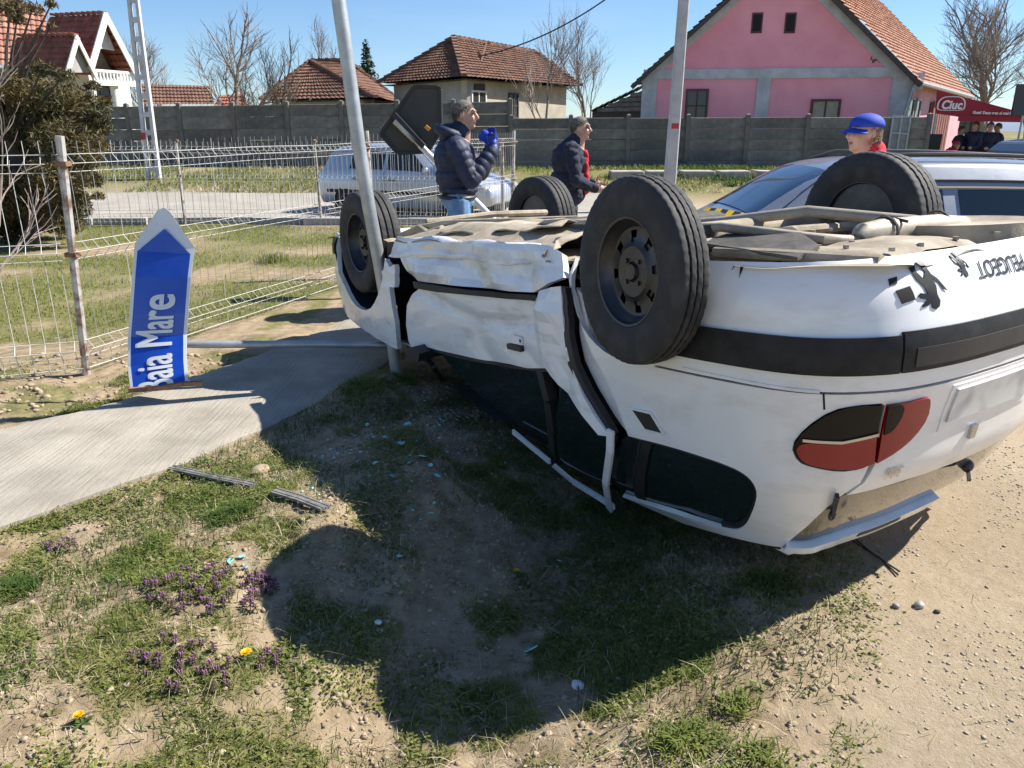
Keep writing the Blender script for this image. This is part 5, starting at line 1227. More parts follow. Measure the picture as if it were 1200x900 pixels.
# ================================================================ OTHER CARS
def parked_car(name, label, loc, rz, paint, st, wheels, wr, glass=None, rails=False, extra=None):
    """st: stations (x, z_floor, z_belt, z_top, half width, half roof width)"""
    root = empty(name, loc, (0, 0, rz)); tag(root, label, 'car')
    def ring(q):
        x, zf, zb_, zt_, hw_, hr = q
        return [(x, hw_*.90, zf), (x, hw_*.985, zf+.10), (x, hw_, zf+(zb_-zf)*.55), (x, hw_*.985, zb_-.03), (x, hw_*.96, zb_), (x, hr+.02, zt_-.05), (x, hr-.03, zt_-.012), (x, hr*.5, zt_+.008), (x, 0, zt_+.012)]
    Rg = []
    # resample stations smoothly
    S = np.array(st, float); tt = np.arange(len(S)); T = np.linspace(0, len(S)-1, (len(S)-1)*6+1)
    def crs(i):
        out = []
        for t_ in T:
            k = min(int(t_), len(S)-2); f_ = t_-k; p0, p1, p2, p3 = S[max(k-1, 0), i], S[k, i], S[k+1, i], S[min(k+2, len(S)-1), i]
            m1 = (p2-p0)/2 if 0 < k else p2-p1; m2 = (p3-p1)/2 if k < len(S)-2 else p2-p1
            if (p2-p1)*m1 <= 0: m1 = 0
            if (p2-p1)*m2 <= 0: m2 = 0
            h00 = 2*f_**3-3*f_**2+1; out.append(h00*p1+(f_**3-2*f_**2+f_)*m1+(1-h00)*p2+(f_**3-f_**2)*m2)
        return out
    Q = np.stack([crs(i) for i in range(6)], 1)
    V = []; Fq = []
    for q in Q:
        r_ = ring(q); V += r_+[(x, -y, z) for x, y, z in r_[-2::-1]]
    m = 17
    for i in range(len(Q)-1):
        for k in range(m-1): Fq.append((i*m+k, (i+1)*m+k, (i+1)*m+k+1, i*m+k+1))
        Fq.append((i*m+m-1, (i+1)*m+m-1, (i+1)*m, i*m))
    Fq += [tuple(range(m)), tuple((len(Q)-1)*m+k for k in range(m))[::-1]]
    mb = MB(); mb.add(V, Fq); body = mb.build('body', paint, root, smooth=True)
    def sidept(x, f_, sgn, off=.006):
        q = [np.interp(x, Q[:, 0], Q[:, i]) for i in range(6)]; r_ = ring(q); a, b_ = Vector(r_[4]), Vector(r_[5]); p_ = a.lerp(b_, f_); p_.y = (p_.y+off)*sgn; return p_
    def sidelow(x, z, sgn, off=.006):
        q = [np.interp(x, Q[:, 0], Q[:, i]) for i in range(6)]; r_ = ring(q); y = np.interp(z, [k[2] for k in r_[:5]], [k[1] for k in r_[:5]]); return Vector((x, (y+off)*sgn, z))
    def topz(x, y):
        q = [np.interp(x, Q[:, 0], Q[:, i]) for i in range(6)]; r_ = ring(q); yy = [k[1] for k in r_[4:]][::-1]; zz = [k[2] for k in r_[4:]][::-1]; return np.interp(abs(y), yy, zz)
    glm = glass or M['glass_dark']
    for sgn in (-1, 1):
        for x0, x1, f0, f1 in extra.get('side', []):
            mb = MB(); n = 6; V = []
            for i in range(n+1):
                x = x0[0]+(x1[0]-x0[0])*i/n; xt_ = x0[1]+(x1[1]-x0[1])*i/n
                V += [sidept(x, f0, sgn), sidept(xt_, f1, sgn)]
            mb.add(V, [(2*i, 2*i+2, 2*i+3, 2*i+1) for i in range(n)]); w_ = mb.build('side_window', glm, root)
        for x in extra.get('gaps', []):
            mb = MB(); pts = [sidelow(x, z, sgn, .001) for z in np.linspace(.25, extra['belt'], 7)]
            for a, b_ in zip(pts[:-1], pts[1:]): mb.bar(a, b_, .012, .012)
            mb.build('door_gap', M['dark'], root)
        for x in extra.get('handles', []):
            mb = MB(); mb.box(sidelow(x, extra['belt']-.13, sgn, .015), (.17, .03, .03)); mb.build('door_handle', extra.get('hmat', M['black']), root, bevel=.006)
        if 'strip' in extra:
            z = extra['strip']; xs_ = np.linspace(extra['strip_x'][0], extra['strip_x'][1], 12); mb = MB(); pts = [sidelow(x, z, sgn, .008) for x in xs_]
            for a, b_ in zip(pts[:-1], pts[1:]): mb.bar(a, b_, .02, .06)
            mb.build('side_strip', M['trim_black'], root)
        mb = MB(); mp_ = sidept(extra['mirror'], .08, sgn, .0); mb.ell(mp_+Vector((0, sgn*.10, .05)), (.07, .09, .07), 10); mb.bar(mp_, mp_+Vector((0, sgn*.08, .03)), .05); mb.build('wing_mirror', extra.get('mmat', paint), root, smooth=True)
        for x in wheels:
            mb = MB(); mb.lathe([(0, wr+.045), (.06, wr+.045), (.06, .01)], 28, 'Y'); o = mb.build('wheel_arch', M['dark'], root, smooth=True); o.location = (x, sgn*(S[2][4]-.052), wr); o.rotation_euler = (0, 0, 0 if sgn > 0 else math.pi)
            mb = MB(); mb.lathe([(-.09, wr*.6), (-.09, wr*.95), (-.05, wr), (.05, wr), (.09, wr*.95), (.095, wr*.62)], 32, 'Y'); w_ = mb.build('wheel', M['rubber'], root, smooth=True); w_.location = (x, sgn*(S[2][4]-.075), wr); w_.rotation_euler = (0, 0, 0 if sgn > 0 else math.pi)
            mb = MB(); mb.lathe([(.095, wr*.62), (.085, wr*.58), (.06, wr*.5), (.085, wr*.2), (.09, 0)], 32, 'Y')
            mb.build('rim', extra.get('rim', M['galv']), w_, smooth=True)
        if 'head' in extra:
            hx, hz = extra['head']; mb = MB(); p_ = sidelow(hx, hz, sgn, -.02); mb.ell(p_+Vector((.01, -.10*sgn, 0)), (.10, .16, .085), 12); mb.build('headlight', mat('headlight glass', (.5, .52, .55), .1, .4), root, smooth=True)
    # windscreen and rear window, laid on the top surface
    for nm, x0, x1, w0, w1 in extra.get('screens', []):
        mb = MB(); V = []; n = 8
        for i in range(n+1):
            x = x0+(x1-x0)*i/n; w = w0+(w1-w0)*i/n
            for k in range(9): y = w*(k/4-1); V.append((x, y, topz(x, y)+.008))
        mb.add(V, [(i*9+k, (i+1)*9+k, (i+1)*9+k+1, i*9+k+1) for i in range(n) for k in range(8)]); mb.build(nm, extra.get('screen_mat', glm), root, smooth=True)
    if 'gutter' in extra:
        for sgn in (-1, 1):
            for f_, w_, m_ in ((.80, .016, M['black']), (.70, .014, M['chrome'])):
                mb = MB(); pts = [sidept(x, f_, sgn, .004) for x in np.linspace(extra['gutter'][0], extra['gutter'][1], 14)]
                for a, b_ in zip(pts[:-1], pts[1:]): mb.bar(a, b_, .012, w_)
                mb.build('roof_trim', m_, root)
    if rails:
        for sgn in (-1, 1):
            mb = MB(); x0, x1 = rails
            pts = [Vector((x, sgn*(np.interp(x, Q[:, 0], Q[:, 5])-.06), topz(x, np.interp(x, Q[:, 0], Q[:, 5])-.06)+(.05 if 0 < i < 9 else .0))) for i, x in enumerate(np.linspace(x0, x1, 10))]
            mb.tube(pts, .018, 8); mb.build('roof_rail', M['black'], root, smooth=True)
    if 'grille' in extra:
        gx0, gz = extra['grille']; mb = MB(); mb.box((gx0, 0, gz), (.05, .8, .10)); mb.box((gx0+.01, 0, gz-.24), (.05, 1.1, .10)); mb.build('grille', M['black'], root, bevel=.01)
    return root, sidept, topz

M['silver_paint'] = carpaint('silver car paint', (.30, .325, .36), .08); M['silver_paint'].node_tree.nodes['Principled BSDF'].inputs['Metallic'].default_value = .55
M['blue_silver'] = carpaint('pale blue metallic paint', (.50, .55, .62), .10); M['blue_silver'].node_tree.nodes['Principled BSDF'].inputs['Metallic'].default_value = .45
gs = mat('sky reflecting blue windscreen', (.02, .045, .09), .04, spec=.8)  # blue base colour paints in the reflected sky
es, sp_, tz_ = parked_car('parked_estate', 'silver estate car with black roof rails parked behind the wreck', (2.82, 6.62, -.06), math.pi, M['silver_paint'],
    [(-2.30, .32, .60, .72, .74, .55), (-2.22, .28, .90, 1.0, .82, .62), (-1.9, .24, .94, 1.34, .85, .60), (-1.2, .22, .94, 1.42, .87, .61), (-.3, .22, .93, 1.44, .87, .61), (.35, .22, .92, 1.38, .87, .60), (.95, .22, .91, 1.05, .86, .66), (1.2, .22, .88, .94, .86, .68), (1.7, .24, .82, .87, .84, .66), (2.08, .28, .70, .76, .78, .58), (2.18, .34, .56, .62, .68, .5)],
    (-1.40, 1.36), .31, rails=(-1.75, .15), extra=dict(side=[((.72, .48), (-.42, -.40), .06, .66), ((-.54, -.52), (-1.22, -1.18), .06, .66), ((-1.32, -1.28), (-1.95, -1.82), .06, .64)], gaps=[.95, -.48, -1.27], handles=[-.3, -1.1], belt=.9, mirror=.72, screens=[('windscreen', .98, .40, .74, .58), ('rear_window', -2.2, -1.95, .6, .52)], screen_mat=gs, head=(2.0, .66), grille=(2.13, .60), gutter=(-1.9, .45)))
parked_car('parked_hatchback', 'pale blue hatchback parked in the street behind the wire fences', (-1.82, 15.85, -.05), math.atan2(-1.75, 3.9), M['blue_silver'],
    [(-1.95, .32, .62, .72, .70, .52), (-1.88, .26, .86, .92, .78, .60), (-1.62, .24, .90, 1.28, .80, .58), (-1.0, .22, .90, 1.38, .82, .59), (-.3, .22, .89, 1.39, .82, .59), (.25, .22, .88, 1.31, .82, .58), (.85, .22, .86, .97, .81, .62), (1.1, .22, .83, .90, .81, .62), (1.5, .24, .76, .81, .79, .60), (1.83, .30, .62, .68, .72, .52), (1.92, .36, .52, .57, .62, .45)],
    (-1.22, 1.22), .28, extra=dict(side=[((.62, .26), (-.30, -.28), .07, .86), ((-.38, -.36), (-1.15, -1.1), .07, .86)], gaps=[.84, -.34], handles=[-.18, -1.0], belt=.87, mirror=.62, screens=[('windscreen', .88, .30, .70, .55), ('rear_window', -1.86, -1.66, .58, .5)], screen_mat=gs, head=(1.72, .60), grille=(1.87, .52), strip=.50, strip_x=(-1.7, 1.6)))
# dark van nose at the right edge of the picture
mb = MB(); vx = at(1192, 172, 17).x; vr = empty('parked_van', (vx+1.2, 18.2, .1)); tag(vr, 'dark van whose nose shows at the far right edge', 'van')
mb.prism([(-.9, -1.3, .3), (-.9, -1.3, 1.0), (-.6, -1.3, 1.25), (.1, -1.3, 1.32), (.9, -1.3, 1.95), (3.5, -1.3, 2.0), (3.5, -1.3, .3)], (0, 1.8, 0)); mb.build('body', carpaint('dark van paint', (.05, .06, .09), .1), vr, bevel=.08)
mb = MB(); mb.prism([(.1, -1.31, 1.32), (.85, -1.31, 1.88), (1.6, -1.31, 1.88), (1.6, -1.31, 1.32)], (0, .01, 0)); mb.build('side_window', M['glass_dark'], vr)
for x in (-.1, 2.8):
    mb = MB(); mb.lathe([(-.1, .01), (-.1, .2), (-.1, .33), (.1, .33), (.1, .01)], 24, 'Y'); o = mb.build('wheel', M['rubber'], vr, smooth=True); o.location = (x, -1.28, .3)
# ================================================================ PEOPLE
M['puffer'] = mat('navy puffer nylon', (.012, .020, .050), .62, var=.3, vscale=8, bump=.15, bscale=30)
M['navy'] = mat('dark navy cloth', (.018, .021, .040), .9, var=.25, vscale=10, bump=.15)
M['jeans'] = mat('blue denim', (.09, .20, .36), .85, color2=(.20, .34, .52), vscale=7, bump=.2, bscale=120)
M['trouser_dark'] = mat('dark trousers', (.03, .032, .04), .9, var=.2)
M['red_cloth'] = mat('red cloth', (.48, .012, .03), .8, var=.15)
M['blue_cloth'] = mat('blue cloth', (.012, .05, .42), .75, var=.12)
M['glove'] = mat('blue glove', (.01, .03, .25), .4, var=.2)
M['shoe'] = mat('dark shoe', (.02, .02, .022), .5)

def figure(name, label, prims, base, mats, voxel=.011, group=None, puff=None, cat='person'):
    """prims: ('c', p0, p1, r0, r1, mat) tapered limbs and ('e', c, radii, mat) ellipsoids, fused into one body"""
    mb = MB()
    for q in prims:
        if q[0] == 'c':
            _, p0, p1, r0, r1, _m = q; p0, p1 = Vector(p0), Vector(p1); d = (p1-p0).normalized()
            n = 6; path = [p0-d*r0*.85]+[p0-d*r0*.5]+[p0.lerp(p1, k/n) for k in range(n+1)]+[p1+d*r1*.5, p1+d*r1*.85]
            mb.tube(path, [r0*.45, r0*.85]+[r0+(r1-r0)*k/n for k in range(n+1)]+[r1*.85, r1*.45], 12)
        else: mb.ell(q[1], q[2], 16)
    me = mb.mesh('tmp', M['skin'], recalc=False); o = bpy.data.objects.new('tmp', me); col.objects.link(o)
    md = o.modifiers.new('fuse', 'REMESH'); md.mode = 'VOXEL'; md.voxel_size = voxel
    sm = o.modifiers.new('smooth', 'SMOOTH'); sm.factor = .5; sm.iterations = 5
    dg = bpy.context.evaluated_depsgraph_get(); m2 = bpy.data.meshes.new_from_object(o.evaluated_get(dg)); bpy.data.objects.remove(o)
    n = len(m2.vertices); co = np.empty(n*3, np.float32); m2.vertices.foreach_get('co', co); co = co.reshape(-1, 3).astype(float)
    best = np.full(n, 1e9); idm = np.zeros(n, int); keys = list(dict.fromkeys(q[-1] for q in prims)); par = np.zeros(n); seg = np.zeros(n, int)
    for k, q in enumerate(prims):
        if q[0] == 'c':
            a, b_ = np.array(q[1]), np.array(q[2]); d = b_-a; t_ = np.clip(((co-a)@d)/(d@d), 0, 1); dist = np.linalg.norm(co-a-t_[:, None]*d, axis=1)-(q[3]+(q[4]-q[3])*t_); lp = t_*np.linalg.norm(d)
        else:
            c_ = np.array(q[1]); r_ = np.array(q[2]); k0 = np.linalg.norm((co-c_)/r_, axis=1); dist = (k0-1)*r_.min(); lp = co[:, 2]
        m = dist < best; best[m] = dist[m]; idm[m] = keys.index(q[-1]); par[m] = lp[m]; seg[m] = k
    if puff is not None:
        nr = np.empty(n*3, np.float32); m2.vertices.foreach_get('normal', nr); nr = nr.reshape(-1, 3)
        pk = keys.index(puff[0]); amp = np.where(idm == pk, 1.0, 0)*puff[1]*(np.abs(np.sin(par*math.pi/puff[2]))-.5)
        wr_n = np.array([noise.noise(tuple(c*13)) for c in co])*np.where(idm == pk, puff[1]*.7, .0)
        co = co+nr*(amp+wr_n)[:, None]
    else:
        nr = np.empty(n*3, np.float32); m2.vertices.foreach_get('normal', nr); nr = nr.reshape(-1, 3)
        cl = np.array([0 if k == 'skin' else 1 for k in keys])[idm]; wn_ = np.array([abs(noise.noise((c[0]*7, c[1]*7, c[2]*12)))*1.3+.5*noise.noise((c[0]*20, c[1]*20, c[2]*26)) for c in co]); co = co+nr*(wn_*cl*.017)[:, None]
    m2.vertices.foreach_set('co', co.astype(np.float32).ravel())
    m2.materials.clear(); [m2.materials.append(M[k]) for k in keys]
    for p_ in m2.polygons: p_.material_index = int(np.bincount(idm[list(p_.vertices)]).argmax())
    m2.shade_smooth(); m2.name = 'body'
    root = empty(name, base); tag(root, label, cat, group); b_ = link('body', m2, root); return root, b_

def head_prims(c, yaw, s=1.0, skin='skin'):
    """head centred at c, looking along yaw (radians from +x)"""
    c = Vector(c); f_ = Vector((math.cos(yaw), math.sin(yaw), 0)); sd = Vector((-math.sin(yaw), math.cos(yaw), 0)); up = Vector((0, 0, 1)); P = []
    def e(a, r): P.append(('e', tuple(c+f_*a[0]*s+sd*a[1]*s+up*a[2]*s), tuple(x*s for x in r), skin))
    e((-.015, 0, .03), (.092, .080, .095)); e((.02, 0, -.035), (.070, .062, .085)); e((.062, 0, -.085), (.028, .030, .025)); e((.078, 0, .045), (.018, .052, .014)); e((.070, .035, -.02), (.022, .02, .03)); e((.070, -.035, -.02), (.022, .02, .03))
    P.append(('c', tuple(c+f_*.088*s+up*.028*s), tuple(c+f_*.112*s-up*.018*s), .010*s, .017*s, skin))
    for k in (-1, 1): e((-.01, .083*k, 0), (.020, .012, .032))
    P.append(('c', tuple(c-f_*.02*s-up*.20*s), tuple(c-f_*.01*s-up*.06*s), .062*s, .058*s, skin))
    return P
def head_bits(root, c, yaw, s=1.0, hair='hair', bald=False, cap=None):
    c = Vector(c); f_ = Vector((math.cos(yaw), math.sin(yaw), 0)); sd = Vector((-math.sin(yaw), math.cos(yaw), 0)); up = Vector((0, 0, 1))
    for k in (-1, 1):
        mb = MB(); mb.ell(c+f_*.083*s+sd*.032*k*s+up*.018*s, (.010*s, .012*s, .007*s), 8); mb.build('eye', M['eye'], root, smooth=True)
        mb = MB(); mb.ell(c+f_*.090*s+sd*.032*k*s+up*.042*s, (.008*s, .022*s, .005*s), 8); mb.build('eyebrow', M[hair], root, smooth=True)
    mb = MB(); mb.ell(c+f_*.089*s-up*.058*s, (.007*s, .024*s, .007*s), 8); mb.build('mouth', M['lip'], root, smooth=True)
    if cap is None:
        mb = MB(); V = []; n, m = 24, 9
        for i in range(m+1):
            for k in range(n):
                a = 2*math.pi*k/n; fr = (1+math.cos(a))/2; t_ = (i/m)*(R(104)-R(56)*fr**1.2)*(1+.10*noise.noise((a*2.5, s*3, 1)))
                rr = 1+.05*noise.noise((a*3, t_*5, s)); q = f_*(-.015+.094*math.sin(t_)*math.cos(a)*rr)+sd*.083*math.sin(t_)*math.sin(a)*rr+up*(.03+.098*math.cos(t_)*rr); V.append(c+q*s)
        mb.add(V, [(i*n+k, i*n+(k+1) % n, (i+1)*n+(k+1) % n, (i+1)*n+k) for i in range(m) for k in range(n)]); o = mb.build('hair', M[hair], root, smooth=True); so = o.modifiers.new('thickness', 'SOLIDIFY'); so.thickness = .008
        rh = random.Random(int(s*100)); hb_ = MB()
        for k in range(1500):
            a = rh.random()*6.283; fr = (1+math.cos(a))/2; t_ = math.sqrt(rh.random())*(R(126)-R(64)*fr**1.2)*(1+.10*noise.noise((a*2.5, s*3, 1))); q = f_*(-.015+.099*math.sin(t_)*math.cos(a))+sd*.088*math.sin(t_)*math.sin(a)+up*(.03+.103*math.cos(t_)); e_ = q*1.05+Vector((0, 0, -.020))+f_*rh.uniform(-.012, .012)+sd*rh.uniform(-.012, .012); w_ = sd*.0025+f_*.0025
            hb_.add([c+(q-w_)*s, c+(q+w_)*s, c+e_*s], [(0, 1, 2)])
        tag(hb_.build('hair_strands', M[hair], o, recalc=False), kind='stuff')
    else:
        mb = MB(); V = []; n, m = 28, 8
        for i in range(m+1):
            t_ = (i/m)*R(88)
            for k in range(n):
                a = 2*math.pi*k/n; q = f_*(-.012+.110*math.sin(t_)*math.cos(a))+sd*.098*math.sin(t_)*math.sin(a)+up*(.035+.088*math.cos(t_)**.8 if math.cos(t_) > 0 else .035); V.append(c+q*s)
        mb.add(V, [(i*n+k, i*n+(k+1) % n, (i+1)*n+(k+1) % n, (i+1)*n+k) for i in range(m) for k in range(n)]); o = mb.build('cap', M[cap], root, smooth=True); hb_ = MB(); rh = random.Random(3)
        for k in range(420):
            a = rh.uniform(R(75), R(285)); z_ = rh.uniform(-.055, .045); q = f_*(-.015+.093*math.cos(a))+sd*.086*math.sin(a)+up*z_; e_ = q*1.03+Vector((0, 0, -.022))+sd*rh.uniform(-.008, .008); w_ = sd*.003+f_*.003; hb_.add([c+(q-w_)*s, c+(q+w_)*s, c+e_*s], [(0, 1, 2)])
        tag(hb_.build('hair_strands', M[hair], root, recalc=False), kind='stuff'); so = o.modifiers.new('thickness', 'SOLIDIFY'); so.thickness = .006
        mb = MB(); V = []
        for i in range(5):
            for k in range(11):
                a = R(-62+124*k/10); r_ = .104+.055*(i/4)*math.cos(a*.85); V.append(c+(f_*(-.012+r_*math.cos(a))+sd*.93*r_*math.sin(a)+up*(.040-.025*(i/4)-.016*abs(math.sin(a))))*s)
        mb.add(V, [(i*11+k, (i+1)*11+k, (i+1)*11+k+1, i*11+k+1) for i in range(4) for k in range(10)]); p_ = mb.build('peak', M[cap], o, smooth=True); so = p_.modifiers.new('thickness', 'SOLIDIFY'); so.thickness = .005
def hand(p, d, side_, curl, m_, s=1.0, rad=.0085):
    """palm at p pointing along d, thumb leaving on side_; five fingers, bent by curl"""
    p = Vector(p); d = Vector(d).normalized(); t_ = (Vector(side_)-d*Vector(side_).dot(d)).normalized(); nrm = d.cross(t_); P = []
    P.append(('c', tuple(p), tuple(p+d*.05*s), .030*s, .030*s, m_)); P.append(('c', tuple(p+t_*.018*s), tuple(p+d*.075*s+t_*.02*s), .022*s, .016*s, m_)); P.append(('c', tuple(p-t_*.018*s), tuple(p+d*.07*s-t_*.022*s), .022*s, .015*s, m_))
    for k, L_ in enumerate((.072, .080, .075, .058)):
        o_ = t_*(.030-.0205*k)*s; a = p+d*.08*s+o_; q = a
        ang = 0
        for seg_, f_ in enumerate((.45, .32, .23)):
            ang += curl*(.6+.25*seg_); dd = d*math.cos(ang)+nrm*math.sin(ang); q2 = q+dd*L_*f_*s; P.append(('c', tuple(q), tuple(q2), rad*(1.05-.1*seg_), rad*(.95-.1*seg_), m_)); q = q2
    a = p+t_*.026*s+d*.01*s; b_ = a+(t_*.75+d*.65+nrm*.3).normalized()*.045*s; c_ = b_+(d*.8+nrm*.6*curl+t_*.1).normalized()*.032*s
    P.append(('c', tuple(a), tuple(b_), .013*s, .010*s, m_)); P.append(('c', tuple(b_), tuple(c_), .010*s, .008*s, m_)); return P

# ---- man in the puffer jacket (profile to the right, hands raised to his face)
Y1 = 7.2; bx_ = at(537, 200, Y1).x; base = Vector((bx_, Y1, 0))
hc = Vector((.075, -.02, 1.715)); yaw = R(-12)
pr = head_prims(hc, yaw)
J = 'puffer'
pr += [('e', (-.03, 0, 1.36), (.190, .225, .20), J), ('e', (-.02, 0, 1.20), (.190, .21, .16), J), ('e', (.0, 0, 1.085), (.180, .20, .085), J), ('c', (-.01, -.17, 1.47), (-.01, .17, 1.47), .085, .085, J), ('c', (-.02, 0, 1.50), (.03, 0, 1.60), .115, .095, J), ('e', (-.085, 0, 1.57), (.085, .12, .085), J)]
# arms: near (right, -y) and far
for sy in (-1, 1):
    sh = Vector((.0, .20*sy, 1.45)); el = Vector((.16+.03*sy, .24*sy, 1.20+.02*sy)); wr2 = Vector((.315, .09*sy-.03, 1.42+.06*(sy > 0)))
    pr += [('c', tuple(sh), tuple(el), .098, .082, J), ('c', tuple(el), tuple(wr2), .080, .058, J)]
    pr += hand(wr2+Vector((.015, 0, .02)), (-.25, .15*-sy, 1), (-.8, 0, .1), .55, 'glove', 1.0)
for sy in (-1, 1):
    hp_ = Vector((.0, .095*sy, 1.0)); kn = Vector((.02, .105*sy, .50)); an = Vector((-.01, .11*sy, .09))
    pr += [('c', tuple(hp_), tuple(kn), .108, .072, 'jeans'), ('c', tuple(kn), tuple(an), .066, .048, 'jeans'), ('c', (-.04, .11*sy, .05), (.14, .12*sy, .04), .045, .040, 'shoe')]
pr.append(('e', (-.01, 0, .99), (.155, .175, .11), 'jeans'))
p1_, _b = figure('person', 'man in navy puffer jacket and jeans raising blue gloved hands to his face', pr, base, None, .0085, puff=('puffer', .0085, .07))
head_bits(p1_, hc, yaw)
mb = MB(); mb.tube([Vector((-.01+.158*math.cos(a), .180*math.sin(a), 1.02)) for a in np.linspace(0, 2*math.pi, 25)], .018, 6); mb.build('belt', M['shoe'], p1_, smooth=True)
mb = MB(); mb.tube([(-.10+.10*math.cos(a)+.03, .135*math.sin(a), 1.575+.035*math.cos(a)*-1) for a in np.linspace(R(40), R(320), 18)], .045, 10); mb.build('hood', M['puffer'], p1_, smooth=True)
ob = MB(); q = base+Vector((.285, -.03, 1.54)); ob.box(q+Vector((-.05, 0, .01)), (.07, .09, .10), rot=Matrix.Rotation(.5, 3, 'Y')); ob.box(q+Vector((-.02, 0, -.03)), (.05, .08, .07), rot=Matrix.Rotation(.2, 3, 'Y')); o = ob.build('blue_cloth', M['blue_cloth'], bevel=.03); tag(o, 'crumpled blue cloth held to the face of the man in the puffer jacket', 'cloth')

# ---- man in the dark navy jacket with a red lining (walking away to the right)
Y2 = 8.9; base = Vector((at(668, 200, Y2).x, Y2, 0)); hc = Vector((.11, -.02, 1.605)); yaw = R(-20); J = 'navy'
pr = head_prims(hc, yaw)
pr += [('e', (-.02, 0, 1.28), (.190, .23, .20), J), ('e', (-.02, 0, 1.06), (.200, .22, .17), J), ('e', (-.01, 0, .90), (.190, .21, .12), J), ('c', (-.0, -.18, 1.39), (.0, .18, 1.39), .09, .09, J), ('c', (.0, 0, 1.40), (.065, 0, 1.49), .115, .085, J), ('c', (.155, -.05, 1.36), (.180, -.06, .95), .034, .040, 'red_cloth')]
for sy in (-1, 1):
    sh = Vector((.0, .20*sy, 1.36)); el = Vector((.05+.04*(sy > 0), .26*sy, 1.07)); w2 = Vector((.27+.0*sy, .17*sy, .985+.03*(sy > 0)))
    pr += [('c', tuple(sh), tuple(el), .080, .064, J), ('c', tuple(el), tuple(w2), .064, .048, J)]+hand(w2+Vector((.02, 0, 0)), (1, -.2*sy, -.12), (0, 0, 1), .6, 'skin', 1.05, .0095)
for sy in (-1, 1): pr += [('c', (0, .095*sy, .86), (.03*sy, .10*sy, .46), .095, .068, 'trouser_dark'), ('c', (.03*sy, .10*sy, .46), (-.02+.05*sy, .11*sy, .08), .066, .048, 'trouser_dark'), ('c', (-.04, .11*sy, .05), (.14, .12*sy, .04), .045, .04, 'shoe')]
p2_, _b = figure('person', 'man in dark navy jacket with red front standing left of the near rear wheel', pr, base, None, .0095); head_bits(p2_, hc, yaw)

# ---- man in a blue cap and red top behind the silver estate
Y3 = 5.05; base = Vector((at(1016, 200, Y3).x, Y3, -.02)); hc = Vector((-.05, 0, 1.595)); yaw = R(190); J = 'red_cloth'
pr = head_prims(hc, yaw)
pr += [('e', (.02, 0, 1.26), (.18, .23, .20), J), ('e', (.02, 0, 1.04), (.16, .20, .18), J), ('c', (.03, -.18, 1.385), (.03, .18, 1.385), .085, .085, J), ('c', (.03, 0, 1.40), (.02, 0, 1.47), .115, .085, J)]
for sy in (-1, 1): pr += [('c', (.03, .2*sy, 1.36), (.04, .25*sy, 1.08), .075, .06, J), ('c', (.02, .25*sy, 1.1), (-.12, .2*sy, .9), .055, .04, 'skin')]+hand((-.13, .2*sy, .88), (-.6, 0, -.6), (0, -sy, .2), .4, 'skin')
for sy in (-1, 1): pr += [('c', (0, .095*sy, .92), (.0, .10*sy, .5), .1, .07, 'trouser_dark'), ('c', (0, .10*sy, .5), (0, .11*sy, .08), .066, .048, 'trouser_dark'), ('c', (.04, .11*sy, .05), (-.14, .12*sy, .04), .045, .04, 'shoe')]
p3_, _b = figure('person', 'man in blue cap and red top behind the far rear wheel', pr, base, None, .011); head_bits(p3_, hc, yaw, cap='blue_cloth')

# ---- people under the awning
def bystander(label, base, hgt, yaw, top, legs, crouch=False, cap=None, lean=0):
    s = hgt/1.75; f_ = Vector((math.cos(yaw), math.sin(yaw), 0)); sd = Vector((-math.sin(yaw), math.cos(yaw), 0))
    W3 = lambda a, b_, c_: tuple(f_*a*s+sd*b_*s+Vector((0, 0, c_*s)))
    if not crouch:
        hc = W3(.03+lean, 0, 1.62); pr = head_prims(hc, yaw, s)
        pr += [('e', W3(lean*.6, 0, 1.28), (.19*s, .19*s, .20*s), top), ('e', W3(0, 0, 1.05), (.18*s, .18*s, .18*s), top), ('c', W3(lean, -.16, 1.39), W3(lean, .16, 1.39), .08*s, .08*s, top)]
        for k in (-1, 1): pr += [('c', W3(lean, .2*k, 1.38), W3(.05, .25*k, 1.08), .075*s, .06*s, top), ('c', W3(.05, .25*k, 1.08), W3(.25, .12*k, 1.02), .06*s, .045*s, top), ('e', W3(.28, .10*k, 1.02), (.05*s, .05*s, .05*s), 'skin'), ('c', W3(0, .1*k, .93), W3(.02, .1*k, .5), .1*s, .07*s, legs), ('c', W3(.02, .1*k, .5), W3(0, .11*k, .07), .07*s, .05*s, legs), ('c', W3(-.04, .11*k, .05), W3(.14, .12*k, .04), .045*s, .04*s, 'shoe')]
    else:
        hc = W3(.30, 0, 1.02); pr = head_prims(hc, yaw, s)
        pr += [('e', W3(0, 0, .58), (.19*s, .19*s, .19*s), top), ('c', W3(0, 0, .6), W3(.18, 0, .82), .17*s, .16*s, top)]
        for k in (-1, 1): pr += [('c', W3(.18, .18*k, .82), W3(.30, .22*k, .56), .07*s, .055*s, top), ('c', W3(.30, .22*k, .56), W3(.45, .1*k, .50), .05*s, .04*s, 'skin'), ('c', W3(0, .1*k, .45), W3(.38, .14*k, .48), .1*s, .07*s, legs), ('c', W3(.38, .14*k, .48), W3(.25, .13*k, .08), .07*s, .05*s, legs), ('c', W3(.2, .13*k, .05), W3(.38, .13*k, .04), .045*s, .04*s, 'shoe')]
    r_, _ = figure('person', label, pr, base, None, .02, group='people under the red awning'); head_bits(r_, hc, yaw, s, cap=cap); return r_
def by(px, Y): q = at(px, 195, Y); q.z = zg(q.x, q.y); return q
bystander('person in long black coat standing nearest the shutter planks under the awning', by(1118, 24.9), 1.72, R(-30), 'navy', 'trouser_dark', lean=.02)
